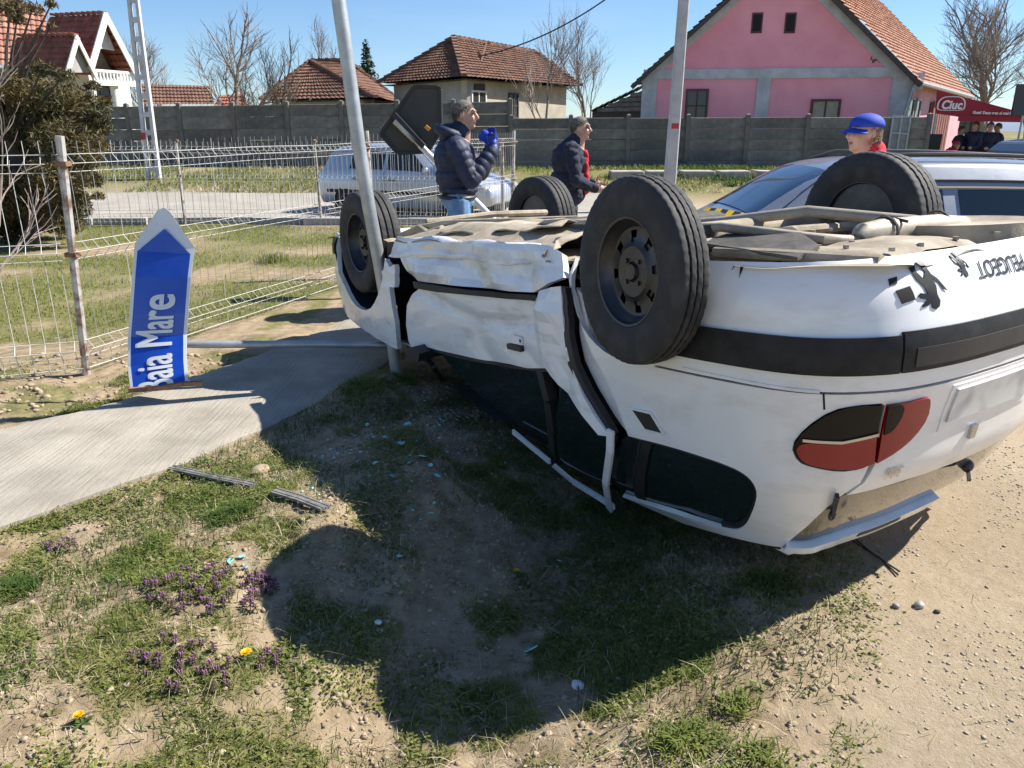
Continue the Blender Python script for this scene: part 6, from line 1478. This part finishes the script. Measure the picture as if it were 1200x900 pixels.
bystander('person in dark jacket in the middle of the standing group under the awning', by(1135, 24.6), 1.84, R(-150), 'puffer', 'trouser_dark')
bystander('tall person in black standing second from the right under the awning', by(1152, 24.4), 1.82, R(-100), 'navy', 'trouser_dark')
bystander('person in black at the right end of the group under the awning', by(1162, 24.9), 1.80, R(170), 'navy', 'trouser_dark')
bystander('crouching person in red top and red cap under the awning', by(1105, 24.0), 1.9, R(10), 'red_cloth', 'trouser_dark', True, 'red_cloth')
# chairs in front of the pink house
M['chair'] = mat('dark chair fabric', (.03, .032, .036), .8)
def chair(label, px, Y, rz, s=1.0):
    q = at(px, 195, Y); q.z = zg(q.x, q.y); r_ = empty('chair', q, (0, 0, rz)); tag(r_, label, 'chair', 'chairs by the pink house')
    mb = MB(); mb.box((0, 0, .46*s), (.46, .46, .06)); mb.build('seat', M['chair'], r_, bevel=.015)
    mb = MB(); mb.box((0, .22, .82*s), (.46, .05, .56*s), rot=Matrix.Rotation(-.12, 3, 'X')); mb.build('backrest', M['chair'], r_, bevel=.02)
    for x in (-.2, .2):
        for y in (-.2, .2): mb = MB(); mb.bar((x, y, 0), (x, y, .46*s), .035); mb.build('leg', M['rust'], r_)
chair('dark chair left of the other chair by the pink side wall', 1071, 24.0, 2.6, 1.15)
chair('dark chair right of the other chair by the pink side wall', 1086, 24.4, 2.9, 1.25)
# light metal gate at the end of the concrete fence
gt = empty('metal_gate', by(1046, 23.0)); tag(gt, 'pale metal frame gate at the end of the concrete fence', 'gate')
a = by(1038, 22.9); b_ = by(1058, 22.9)
for zz in (.1, .55, 1.0, 1.45): mb = MB(); mb.bar(a+Vector((0, 0, zz)), b_+Vector((0, 0, zz)), .04); mb.build('rail', M['galv'], gt, world=True)
for t_ in (0, .5, 1): mb = MB(); q = a.lerp(b_, t_); mb.bar(q, q+Vector((0, 0, 1.5)), .045); mb.build('upright', M['galv'], gt, world=True)
mb = MB(); mb.box(a.lerp(b_, .5)+Vector((0, .03, .75)), ((b_-a).length-.04, .015, 1.3)); mb.build('sheet', mat('grey gate sheet', (.25, .26, .26), .7, var=.15), gt, world=True)
# ================================================================ TREES
M['bark'] = mat('grey brown bark', (.085, .068, .055), .9, var=.3, vscale=15, bump=.3)
M['bark_pale'] = mat('pale bark', (.25, .205, .175), .9, var=.3, vscale=15, bump=.2)
def bare_tree(name, label, base, h, spread, seed, levels=5, tr=.12, m_='bark', split=3, group='bare trees', lean=(0, 0, 0), start=.22, minr=.006):
    rs = random.Random(seed); root = empty(name, base); tag(root, label, 'tree', group); trunk = MB(); crown = MB()
    def grow(p, d, L_, r_, lev):
        n = 4 if lev == 0 else 3; path = [p]; q = Vector(p); dd = Vector(d)
        for k in range(n):
            dd = (dd+Vector((rs.gauss(0, 1), rs.gauss(0, 1), rs.gauss(.35, .6)))*(.07 if lev == 0 else .16)).normalized(); q = q+dd*L_/n; path.append(q.copy())
        r1 = max(minr*.6, r_*(.62 if lev < levels else .4)); rr = [r_+(r1-r_)*k/n for k in range(n+1)]
        (trunk if lev == 0 else crown).tube(path, rr, 7 if lev == 0 else (5 if lev < 2 else 3), cap=False)
        if lev >= levels: return
        nb_ = split+(2 if lev == 0 else 1 if lev < 3 else 0)+rs.randint(0, 1)
        for b_ in range(nb_):
            f_ = (start+(1-start)*(b_+rs.random()*.8)/nb_) if lev == 0 else (.3+.7*(b_+rs.random())/nb_); f_ = min(f_, 1); k = min(int(f_*n), n-1); pp = path[k].lerp(path[k+1], f_*n-k)
            ax = Vector((rs.gauss(0, 1), rs.gauss(0, 1), rs.gauss(0, .4))); ax = (ax-dd*ax.dot(dd)).normalized(); ang = rs.uniform(.35, .85)*spread
            nd = (dd*math.cos(ang)+ax*math.sin(ang)+Vector((0, 0, .12))).normalized(); grow(pp, nd, L_*rs.uniform(.5, .78), max(minr, rr[k]*rs.uniform(.45, .65)), lev+1)
        grow(path[-1], dd, L_*rs.uniform(.55, .75), r1, lev+1)
    grow(Vector((0, 0, -.1)), Vector((lean[0], lean[1], 1)).normalized(), h*.42, tr, 0)
    trunk.build('trunk', M[m_], root, smooth=True, recalc=False); crown.build('crown', M[m_], root, recalc=False); return root
def tb_(px, Y): q = at(px, 200, Y); q.z = zg(q.x, q.y); return q
bare_tree('bare_tree', 'spreading bare fruit tree behind the wall between the lattice pole and the cottage', tb_(287, 28.5), 5.4, 1.1, 3, 4, .11, 'bark_pale', split=3, lean=(-.18, 0))
bare_tree('bare_tree', 'bare leaning sapling beside the cottage roof', tb_(318, 29), 4.4, .7, 5, 4, .07, split=2, lean=(.55, 0))
bare_tree('bare_tree', 'slender young bare tree in front of the cream house', tb_(635, 27.5), 5.2, .75, 8, 4, .06, 'bark_pale', split=2, start=.35)
bare_tree('bare_tree', 'pale twiggy bare tree between the cream house and the timber shed', tb_(688, 33), 5.6, .8, 11, 5, .07, 'bark_pale', split=2, minr=.005)
bare_tree('bare_tree', 'large bare street tree behind the red awning', tb_(1146, 43), 8.8, 1.0, 27, 5, .24, 'bark_pale', split=3, start=.4, minr=.007)
bare_tree('bare_tree', 'smaller bare tree at the far right edge of the street', tb_(1196, 55), 6.6, .8, 17, 4, .14, 'bark_pale', split=3, minr=.010)
bare_tree('bare_tree', 'faint bare tree above the low brown roofs', tb_(178, 44), 6.2, .9, 21, 4, .09, 'bark_pale', split=3, minr=.009)
bare_tree('bare_tree', 'bare tree behind the cottage roof', tb_(385, 48), 6.6, .9, 23, 4, .10, 'bark_pale', split=3, minr=.009)
bare_tree('sapling', 'thin crooked stem behind the wire fence at the left edge', Vector((-4.75, 6.9, 0)), 2.6, .8, 31, 3, .030, 'bark_pale', split=2, group='garden saplings', lean=(-.1, .05))

def leaf_cloud(centres, radii, n, size, rs, asp=.35):
    """n leaf-sized quads scattered through ellipsoids"""
    C = np.array(centres); RR = np.array(radii); w = RR.prod(1)**(2/3); k = rs.choice(len(C), n, p=w/w.sum())
    d = rs.normal(size=(n, 3)); d /= np.linalg.norm(d, axis=1)[:, None]; r_ = rs.rand(n)**.45; P = C[k]+d*RR[k]*r_[:, None]
    u = rs.normal(size=(n, 3)); u /= np.linalg.norm(u, axis=1)[:, None]; v = np.cross(u, rs.normal(size=(n, 3))); v /= np.linalg.norm(v, axis=1)[:, None]
    s_ = size*(.5+rs.rand(n))[:, None]; a = P-u*s_; b_ = P+v*s_*asp; c_ = P+u*s_; d_ = P-v*s_*asp
    V = np.stack([a, b_, c_, d_], 1).reshape(-1, 3); return V, np.arange(4*n).reshape(-1, 4)
M['juniper'] = leafmat('brownish evergreen sprays', (.028, .038, .014), (.17, .125, .05), 2.6, .15)
M['conifer'] = leafmat('dark conifer needles', (.012, .03, .014), (.03, .06, .025), 2)
rs = np.random.RandomState(4)
jr = Vector((at(30, 258, 11.5).x, 11.5, 0)); jt = empty('evergreen_tree', jr); tag(jt, 'shaggy brown tinged evergreen tree behind the wire fence at left', 'tree')
cs_ = []; rd_ = []
def J_(px, py, Y, r_): q = at(px, py, Y)-jr; cs_.append(tuple(q)); rd_.append((r_, r_, r_*.62))
for px, py, r_ in ((20, 110, .50), (60, 118, .5), (95, 125, .4), (-30, 130, .7), (40, 150, .6), (80, 165, .5), (10, 185, .7), (70, 205, .45), (30, 225, .6), (-40, 210, .8), (60, 235, .45), (-10, 98, .4), (30, 92, .3), (-30, 20, .35), (38, 10, .13), (12, 8, .22), (60, 5, .09), (112, 135, .22), (100, 185, .25), (85, 245, .3), (118, 150, .18), (124, 118, .10), (122, 170, .12), (108, 100, .12), (75, 88, .15), (50, 80, .16), (110, 210, .18), (95, 232, .16), (60, 30, .06), (20, 22, .12), (116, 230, .1), (40, 256, .4), (0, 252, .5), (75, 262, .28), (-30, 246, .6), (20, 272, .3)):
    J_(px, py, 11.5+rs.uniform(-.6, .6), r_)
V, F_ = leaf_cloud(cs_, rd_, 62000, .050, rs, .16); o = link('crown', np_mesh('crown', V, F_, M['juniper']), jt)
mb = MB(); mb.tube([(0, 0, -.1), (.05, .02, 1.0), (-.1, 0, 2.2), (0, .1, 3.6)], [.13, .11, .08, .03], 8)
rr_ = random.Random(9)
for c_ in cs_: mb.tube([(-.05, .05, max(.3, c_[2]*.55)), tuple(Vector(c_)*.6+Vector((0, 0, c_[2]*.25))), c_], [.035, .02, .008], 5)
mb.build('trunk', M['bark'], jt, smooth=True)
cq = at(437, 200, 62); ct = empty('far_conifer', (cq.x, 62, .5)); tag(ct, 'small dark conifer top peeking between the two tiled roofs', 'tree')
V, F_ = leaf_cloud([(0, 0, z) for z in np.linspace(2.2, 7.0, 10)], [(1.5-.14*k, 1.5-.14*k, .6) for k in range(10)], 2600, .16, rs); link('crown', np_mesh('crown', V, F_, M['conifer']), ct)
mb = MB(); mb.tube([(0, 0, 0), (0, 0, 7)], [.2, .03], 6); mb.build('trunk', M['bark'], ct)

# ================================================================ GROUND COVER
M['grass'] = leafmat('fresh grass', (.105, .155, .024), (.27, .28, .07), 5, .4)
M['grass_dark'] = leafmat('deep green grass', (.05, .10, .018), (.12, .165, .035), 6, .4)
M['straw'] = leafmat('dry straw', (.34, .27, .16), (.54, .45, .30), 9, .1)
M['clover'] = leafmat('small weed leaves', (.095, .14, .028), (.25, .26, .075), 8, .35)
def blades(n, xr, yr, dens, hgt, wid, m_, name, label, seed, lie=.5, cat='grass', segs=2):
    rs = np.random.RandomState(seed); x = rs.uniform(*xr, n*6); y = rs.uniform(*yr, n*6); k = rs.rand(n*6) < dens(x, y); x, y = x[k][:n], y[k][:n]; n = len(x)
    z = zt(x, y)-.003; a = rs.rand(n)*2*math.pi; h_ = hgt*(.35+rs.rand(n)**1.5*1.1); w = wid*(.6+.8*rs.rand(n)); ln = lie*(.3+rs.rand(n))
    dx, dy = np.cos(a), np.sin(a); px, py = -dy*w, dx*w; P = np.stack([x, y, z], 1); side_ = np.stack([px, py, px*0], 1)
    mid = P+np.stack([dx*ln*h_*.4, dy*ln*h_*.4, h_*.62], 1); top = P+np.stack([dx*ln*h_*1.15, dy*ln*h_*1.15, h_*(1-.25*np.minimum(ln, 2))], 1); top[:, 2] = np.maximum(top[:, 2], P[:, 2]+.004)
    V = np.stack([P-side_, P+side_, mid+side_*.7, mid-side_*.7, top, top], 1)[:, :5]
    base = np.arange(n)[:, None]*5; F4 = np.concatenate([base+np.array([0, 1, 2, 3])], 0); me_v = V.reshape(-1, 3)
    F3 = base+np.array([3, 2, 4, 4]); F3[:, 3] = F3[:, 2]
    # quads for the lower part, triangles for the tip
    me = bpy.data.meshes.new(name); me.vertices.add(len(me_v)); me.vertices.foreach_set('co', me_v.astype(np.float32).ravel())
    loops = np.concatenate([F4.ravel(), (base+np.array([3, 2, 4])).ravel()]).astype(np.int32); me.loops.add(len(loops)); me.loops.foreach_set('vertex_index', loops)
    ls = np.concatenate([np.arange(n)*4, 4*n+np.arange(n)*3]).astype(np.int32); me.polygons.add(2*n); me.polygons.foreach_set('loop_start', ls); me.update(calc_edges=True); me.materials.append(m_)
    return tag(link(name, me), label, cat, kind='stuff')
def off_path(x, y): return on_path(x, y) < -.015
def verge(x, y): return off_path(x, y)*(1-gravel_amt(x, y))
d1 = lambda x, y: verge(x, y)*grass_amt(x, y)*.95
d1b = lambda x, y: verge(x, y)*sst(.15, .5, fbm(x, y, 2.4, 3, 41)+.18*(x < -1.2))
blades(66000, (-2.7, 1.5), (1.35, 5.2), d1, .024, .0017, M['grass'], 'grass', 'short yellowish green grass on the verge', 51, 1.0)
blades(17000, (-2.7, 1.4), (1.35, 5.0), d1b, .042, .0018, M['grass_dark'], 'grass', 'deeper green grass tufts on the verge', 52, .8)
blades(15000, (-2.7, 1.7), (1.35, 5.2), lambda x, y: verge(x, y)*(.25+.75*sst(-.1, .4, fbm(x, y, 2.0, 3, 43)))+.03*(gravel_amt(x, y) > .5)*off_path(x, y), .034, .0010, M['straw'], 'dry_grass', 'dry straw lying over the verge', 53, 2.6)
# tiny broad leaves (weeds hugging the soil)
def weeds(n, xr, yr, dens, size, m_, name, label, seed, hmax=.025):
    rs = np.random.RandomState(seed); x = rs.uniform(*xr, n*6); y = rs.uniform(*yr, n*6); k = rs.rand(n*6) < dens(x, y); x, y = x[k][:n], y[k][:n]; n = len(x); z = zt(x, y)+rs.rand(n)**2*hmax+.003
    a = rs.rand(n)*2*math.pi; s_ = size*(.5+rs.rand(n)); tl_ = rs.normal(0, .35, n); u = np.stack([np.cos(a), np.sin(a), tl_], 1)*s_[:, None]; v = np.stack([-np.sin(a), np.cos(a), rs.normal(0, .3, n)], 1)*s_[:, None]*.6; P = np.stack([x, y, z], 1)
    V = np.stack([P-u, P-u*.2+v, P+u, P-u*.2-v], 1).reshape(-1, 3); return tag(link(name, np_mesh(name, V, np.arange(4*n).reshape(-1, 4), m_)), label, 'weeds', kind='stuff')
weeds(80000, (-2.7, 1.4), (1.35, 5.2), lambda x, y: verge(x, y)*sst(-.25, .35, fbm(x, y, 3.2, 3, 44)+.3*grass_amt(x, y)-.1), .0065, M['clover'], 'weeds', 'small leafy weeds covering the verge', 61)
# yard and far verge grass
blades(40000, (-8, 0), (5.0, 13.6), lambda x, y: (lineside([(-5.4, 4.15), (-2.98, 5.12), (-1.56, 8.75), (.0, 12.9), (.1, 14)], x, y) < -.02)*sst(-.4, .2, fbm(x, y, 1.1, 4, 25)), .045, .003, M['grass'], 'yard_grass', 'patchy grass in the fenced yard', 54, .9)
blades(22000, (-16, 12), (18.6, 23.2), lambda x, y: sst(-.4, .5, fbm(x, y, .9, 3, 27))*(y > 18.9), .12, .009, M['grass'], 'far_verge_grass', 'rough grass along the concrete wall', 55, .8)
blades(9000, (-16, 12), (18.6, 23.2), lambda x, y: sst(-.2, .6, fbm(x, y, .7, 3, 28))*(y > 18.9), .10, .008, M['straw'], 'far_verge_straw', 'dry straw along the concrete wall', 56, 1.2)
blades(5000, (3.2, 11), (19.6, 22.9), lambda x, y: sst(.0, .5, fbm(x, y, 1.3, 3, 29)), .16, .012, M['grass_dark'], 'kerb_plants', 'fresh green plants along the stone edging', 57, .7)

# soil clods and gravel
def pebbles(n, xr, yr, dens, size, m_, name, label, seed, cat, pw=3.0, flat=.6):
    rs = np.random.RandomState(seed); x = rs.uniform(*xr, n*8); y = rs.uniform(*yr, n*8); k = rs.rand(n*8) < dens(x, y); x, y = x[k][:n], y[k][:n]; n = len(x)
    s_ = size*(.25+rs.rand(n)**pw*1.6); z = zt(x, y)+s_*.12
    t_ = (1+5**.5)/2; IV = np.array([(-1, t_, 0), (1, t_, 0), (-1, -t_, 0), (1, -t_, 0), (0, -1, t_), (0, 1, t_), (0, -1, -t_), (0, 1, -t_), (t_, 0, -1), (t_, 0, 1), (-t_, 0, -1), (-t_, 0, 1)])/1.9
    IF = np.array([(0, 11, 5), (0, 5, 1), (0, 1, 7), (0, 7, 10), (0, 10, 11), (1, 5, 9), (5, 11, 4), (11, 10, 2), (10, 7, 6), (7, 1, 8), (3, 9, 4), (3, 4, 2), (3, 2, 6), (3, 6, 8), (3, 8, 9), (4, 9, 5), (2, 4, 11), (6, 2, 10), (8, 6, 7), (9, 8, 1)])
    sc = np.stack([s_*(.7+.6*rs.rand(n)), s_*(.7+.6*rs.rand(n)), s_*flat*(.7+.5*rs.rand(n))], 1); V = IV[None]*(1+np.clip(rs.normal(0, .24, (n, 12, 1)), -.5, .5))*sc[:, None]
    a = rs.rand(n)*6.28; c_, q = np.cos(a)[:, None], np.sin(a)[:, None]; V = np.stack([V[..., 0]*c_-V[..., 1]*q, V[..., 0]*q+V[..., 1]*c_, V[..., 2]], -1)+np.stack([x, y, z], 1)[:, None]
    Fq = (np.arange(n)*12)[:, None, None]+IF[None]; return tag(link(name, np_mesh(name, V.reshape(-1, 3), Fq.reshape(-1, 3), m_, False)), label, cat, kind='stuff')
M['clod'] = mat('soil clods', (.23, .175, .11), .95, color2=(.42, .335, .23), vscale=18, bump=.3, bscale=120)
M['pebble'] = mat('gravel stones', (.24, .195, .14), .85, color2=(.46, .40, .31), vscale=14, ramp=(.3, .7), bump=.15, bscale=100)
pebbles(17000, (-2.7, 1.5), (1.35, 5.2), lambda x, y: verge(x, y)*(.2+1.2*loose_soil(x, y)+.8*sst(.1, -.4, fbm(x, y, 1.6, 4, 21)*.6+fbm(x, y, 5, 3, 22)*.45)), .0072, M['clod'], 'soil_clods', 'crumbly soil clods between the grass', 71, 'soil', 3.5, .7)
pebbles(15000, (-.2, 3.2), (1.3, 6), lambda x, y: gravel_amt(x, y)*(.15+.85*sst(-.2, .5, fbm(x, y, 2, 3, 73)))*np.clip(1.6-.25*y, .2, 1), .0042, M['pebble'], 'gravel', 'fine gravel on the pale dirt lot', 72, 'gravel', 5, .6)
pebbles(700, (-3.6, -1.8), (3.9, 5.6), lambda x, y: (on_path(x, y) < .05)*(lineside(PATH_HI, x, y) < .05)*1.0, .014, M['clod'], 'rubble', 'crumbled soil and stones between path and fence', 74, 'soil', 3, .7)

# ================================================================ SMALL THINGS ON THE GROUND
def gp(px, py, lift=0):
    q = gnd(px, py, 0)
    for _ in range(4): q = gnd(px, py, zg(q.x, q.y))
    q.z += lift; return q
def stone(name, label, px, py, sz, m_, seed, flat=.6, cat='stone', sink=.25):
    q = gp(px, py); mb = MB(); mb.ell((0, 0, 0), (sz, sz*.8, sz*flat), 12); mb.v = [tuple(Vector(v)*(1+.28*noise.noise(Vector(v)/sz*.9+Vector((seed, 0, 0))))) for v in mb.v]
    o = mb.build(name, m_, smooth=True); o.location = q+Vector((0, 0, sz*flat*(1-sink))); o.rotation_euler = (0, 0, seed); tag(o, label, cat); return o
M['river_stone'] = mat('smooth river stone', (.20, .185, .165), .6, color2=(.40, .37, .32), vscale=22)
stone('stone', 'largest rounded stone on the gravel right of the car shadow', 1077, 711, .022, M['river_stone'], 1.0)
stone('stone', 'grey stone just left of the largest stone on the gravel', 1050, 712, .015, M['river_stone'], 2.2)
stone('stone', 'small dark stone right of the largest stone on the gravel', 1098, 718, .011, M['bark'], 3.1)
stone('soil_lump', 'pale soil lump beside the plastic strips on the verge', 305, 556, .05, M['clod'], 4.0, .55, 'soil')
stone('paper_scrap', 'crumpled pale scrap at the lower edge of the car shadow', 677, 805, .028, M['white_wall'], 5.0, .35, 'litter')
stone('paper_scrap', 'small white scrap in the shaded soil at left', 443, 731, .014, M['white_wall'], 6.0, .5, 'litter')
# torn plastic trim strips lying on the grass
def strip(name, label, pts, w, m_, n_rib=4):
    Q = [gp(x, y, .02) for x, y in pts]; r_ = empty(name, Q[0]); tag(r_, label, 'trim strip')
    for k in range(n_rib):
        mb = MB(); o_ = (k-(n_rib-1)/2)*w/n_rib
        for a, b_ in zip(Q[:-1], Q[1:]):
            d = (b_-a).normalized(); s_ = Vector((-d.y, d.x, 0)); mb.bar(a+s_*o_, b_+s_*o_, w/n_rib*.75, .012+.004*(k % 2))
        mb.build('rib', m_, r_, world=True)
M['grey_plastic'] = mat('grey dusty plastic', (.10, .10, .105), .6, color2=(.24, .225, .20), vscale=20)
strip('trim_strip', 'grey torn trim strip lying from the path edge into the grass', [(183, 549), (222, 557), (262, 566), (298, 573)], .045, M['grey_plastic'])
strip('trim_strip', 'short dark trim strip lying at the edge of the shadow', [(322, 580), (352, 589), (382, 601)], .05, M['grey_plastic'])
# thin cables trailing from the wreck
for lab, pts in (('thin black cable trailing from the spoiler onto the gravel', [(985, 622), (1005, 640), (1030, 655), (1052, 676)]), ('second thin black cable beside the first on the gravel', [(1000, 632), (1024, 652), (1048, 668), (1054, 672)])):
    mb = MB(); mb.tube([gp(x, y, .008) for x, y in pts], .0035, 6); tag(mb.build('cable', M['black'], smooth=True), lab, 'cable')
# broken window glass
M['shard'] = mat('turquoise safety glass', (.30, .75, .74), .15, trans=.1, spec=.6, var=.2, vscale=30)
shards = [(495, 537), (470, 522), (478, 500), (452, 515), (440, 545), (622, 764), (270, 660), (282, 656), (288, 668), (562, 455), (575, 462), (548, 452), (505, 548), (460, 560), (430, 500), (655, 660), (467, 655), (480, 545), (512, 560)]
rs = random.Random(3)
for i, (x, y) in enumerate(shards):
    q = gp(x, y, .012); k = rs.randint(4, 6); sz = (.030 if i in (0, 5) else rs.uniform(.012, .024)); mb = MB(); a0 = rs.random()*6
    pts = [Vector((sz*rs.uniform(.6, 1.2)*math.cos(a0+6.283*j/k), sz*rs.uniform(.5, 1)*math.sin(a0+6.283*j/k), 0)) for j in range(k)]; mb.prism(pts, (0, 0, .004)); o = mb.build('glass_shard', M['shard']); o.location = q; o.rotation_euler = (rs.uniform(-.5, .5), rs.uniform(-.5, .5), 0)
    tag(o, {0: 'largest turquoise glass shard in the shade beside the wreck', 5: 'turquoise glass shard alone near the bottom of the car shadow', 15: 'turquoise glass shard just above the shaded dandelion', 16: 'turquoise glass shard on the bare shaded soil at left'}.get(i, 'turquoise glass shard among the largest purple flower clump' if i in (6, 7, 8) else 'small turquoise glass shard scattered in the shade beside the wrecked doors'), 'glass shard', 'broken glass on the verge')
pebbles(420, (-1.4, .2), (2.6, 4.9), lambda x, y: sst(1.2, .1, np.hypot((x+.55)/.6, (y-3.8)/1.1)), .006, M['shard'], 'glass_crumbs', 'fine crumbs of broken glass beside the wreck', 81, 'glass', 2, .5)
# dandelions
M['dandelion'] = mat('dandelion yellow', (.85, .55, .01), .7, var=.15, vscale=60); M['leaf_green'] = leafmat('rosette leaves', (.05, .10, .02), (.09, .14, .035), 12, .3)
def dandelion(label, px, py, r_=.016):
    q = gp(px, py); d = empty('dandelion', q); tag(d, label, 'flower', 'dandelions'); rr = random.Random(px); hh = .035
    mb = MB(); mb.tube([(0, 0, 0), (.003, 0, hh)], .0025, 5); mb.build('stem', M['leaf_green'], d)
    mb = MB()
    for k in range(46):
        a = k*2.4; rd = r_*math.sqrt((k+1)/46); t_ = .9-.75*rd/r_; c_ = Vector((.002*math.cos(a), .002*math.sin(a), hh)); e_ = c_+Vector((rd*math.cos(a), rd*math.sin(a), .004+.010*t_)); s_ = Vector((-math.sin(a), math.cos(a), 0))*.0022
        mb.add([c_-s_, c_+s_, e_+s_, e_-s_], [(0, 1, 2, 3)])
    mb.build('flower_head', M['dandelion'], d, recalc=False)
    for k in range(7):
        a = k*.9+rr.random(); L_ = rr.uniform(.03, .06); u = Vector((math.cos(a), math.sin(a), 0)); s_ = Vector((-u.y, u.x, 0)); mb = MB()
        V = []
        for j in range(6):
            t_ = j/5; w = .008*math.sin(math.pi*min(1, t_*1.05+.05))*(1 if j % 2 else .6); c_ = u*L_*t_+Vector((0, 0, .006+.02*math.sin(t_*2.4)*.5)); V += [c_-s_*w, c_+s_*w]
        mb.add(V, [(2*j, 2*j+1, 2*j+3, 2*j+2) for j in range(5)]); mb.build('leaf', M['leaf_green'], d, recalc=False)
dandelion('largest yellow dandelion below the purple flowers', 290, 776, .018); dandelion('yellow dandelion near the lower left corner', 95, 851, .014); dandelion('yellow dandelion in the shade under the car', 605, 678, .013)
# purple dead-nettle clumps
M['nettle'] = leafmat('purple flushed leaves', (.07, .04, .045), (.13, .10, .06), 20, .25); M['nettle_flower'] = mat('purple flowers', (.24, .10, .22), .7, var=.35, vscale=40)
def nettle(label, px, py, rad, n, seed):
    q = gp(px, py); d = empty('purple_flower_clump', q); tag(d, label, 'flowers', 'purple flower clumps'); rr = random.Random(seed); lv = MB(); fl = MB(); sm__ = MB()
    for k in range(n):
        a = rr.random()*6.283; r_ = rad*math.sqrt(rr.random()); x, y = r_*math.cos(a)*1.5, r_*math.sin(a); z0 = zg(q.x+x, q.y+y)-q.z; hh = rr.uniform(.02, .05); tx, ty = rr.uniform(-.01, .01), rr.uniform(-.01, .01)
        sm__.tube([(x, y, z0), (x+tx, y+ty, z0+hh)], .0016, 4)
        for j in range(9):
            b_ = j*2.2; t_ = .35+.65*j/9; c_ = Vector((x+tx*t_, y+ty*t_, z0+hh*t_)); u = Vector((math.cos(b_), math.sin(b_), -.25)); s_ = Vector((-u.y, u.x, 0)); L_ = .011*(1.3-.5*t_); lv.add([c_, c_+u*L_*.6+s_*L_*.5, c_+u*L_*1.2, c_+u*L_*.6-s_*L_*.5], [(0, 1, 2, 3)])
            if j > 4 and rr.random() < .9:
                f_ = c_+u*.006+Vector((0, 0, .004)); fl.ell(f_, (.003, .003, .005), 5)
    tag(sm__.build('stem_mass', M['leaf_green'], d, recalc=False), kind='stuff'); tag(lv.build('leaf_mass', M['nettle'], d, recalc=False), kind='stuff'); tag(fl.build('flower_mass', M['nettle_flower'], d, smooth=True, recalc=False), kind='stuff')
nettle('largest clump of purple flowers on the sunny verge', 245, 688, .15, 70, 1); nettle('purple flower clump left of the largest dandelion', 215, 785, .10, 38, 2); nettle('small purple flower clump at the upper left of the verge', 76, 645, .05, 14, 3); nettle('few purple flowers beside the shadow edge', 310, 690, .05, 12, 4); nettle('few purple flowers right of the largest dandelion', 317, 780, .03, 7, 5)
# leafy weed tufts on the gravel side
def tuft(label, px, py, rad, n, hgt, seed, m_='grass'):
    q = gp(px, py); rr = random.Random(seed); mb = MB()
    for k in range(n):
        a = rr.random()*6.283; r_ = rad*rr.random(); x, y = r_*math.cos(a), r_*math.sin(a); z0 = zg(q.x+x, q.y+y)-q.z; b_ = rr.random()*6.283; u = Vector((math.cos(b_), math.sin(b_), 0)); s_ = Vector((-u.y, u.x, 0))*.0022; hh = hgt*rr.uniform(.5, 1.1); p0 = Vector((x, y, z0)); p1 = p0+u*hh*.35+Vector((0, 0, hh*.7)); p2 = p0+u*hh*.95+Vector((0, 0, hh*.85))
        mb.add([p0-s_, p0+s_, p1+s_, p1-s_, p2], [(0, 1, 2, 3), (3, 2, 4)])
    o = mb.build('grass_tuft', M[m_], recalc=False); o.location = q; tag(o, label, 'grass', 'grass tufts')
tuft('green tuft on the dirt right of the shadow edge', 862, 830, .07, 160, .05, 1); tuft('green tuft near the bottom edge below the car', 790, 872, .08, 200, .05, 2); tuft('green tuft at the bottom edge of the dirt', 890, 890, .07, 170, .05, 3); tuft('dense green tuft at the left edge of the verge', 15, 695, .10, 420, .06, 4, 'grass_dark'); tuft('dense leafy tuft where the trim strip ends', 270, 605, .11, 420, .045, 5, 'grass_dark'); tuft('green tuft under the car right of the dandelion', 905, 690, .09, 200, .05, 6, 'grass_dark'); tuft('green tuft in the fenced yard', 318, 308, .22, 300, .16, 7)
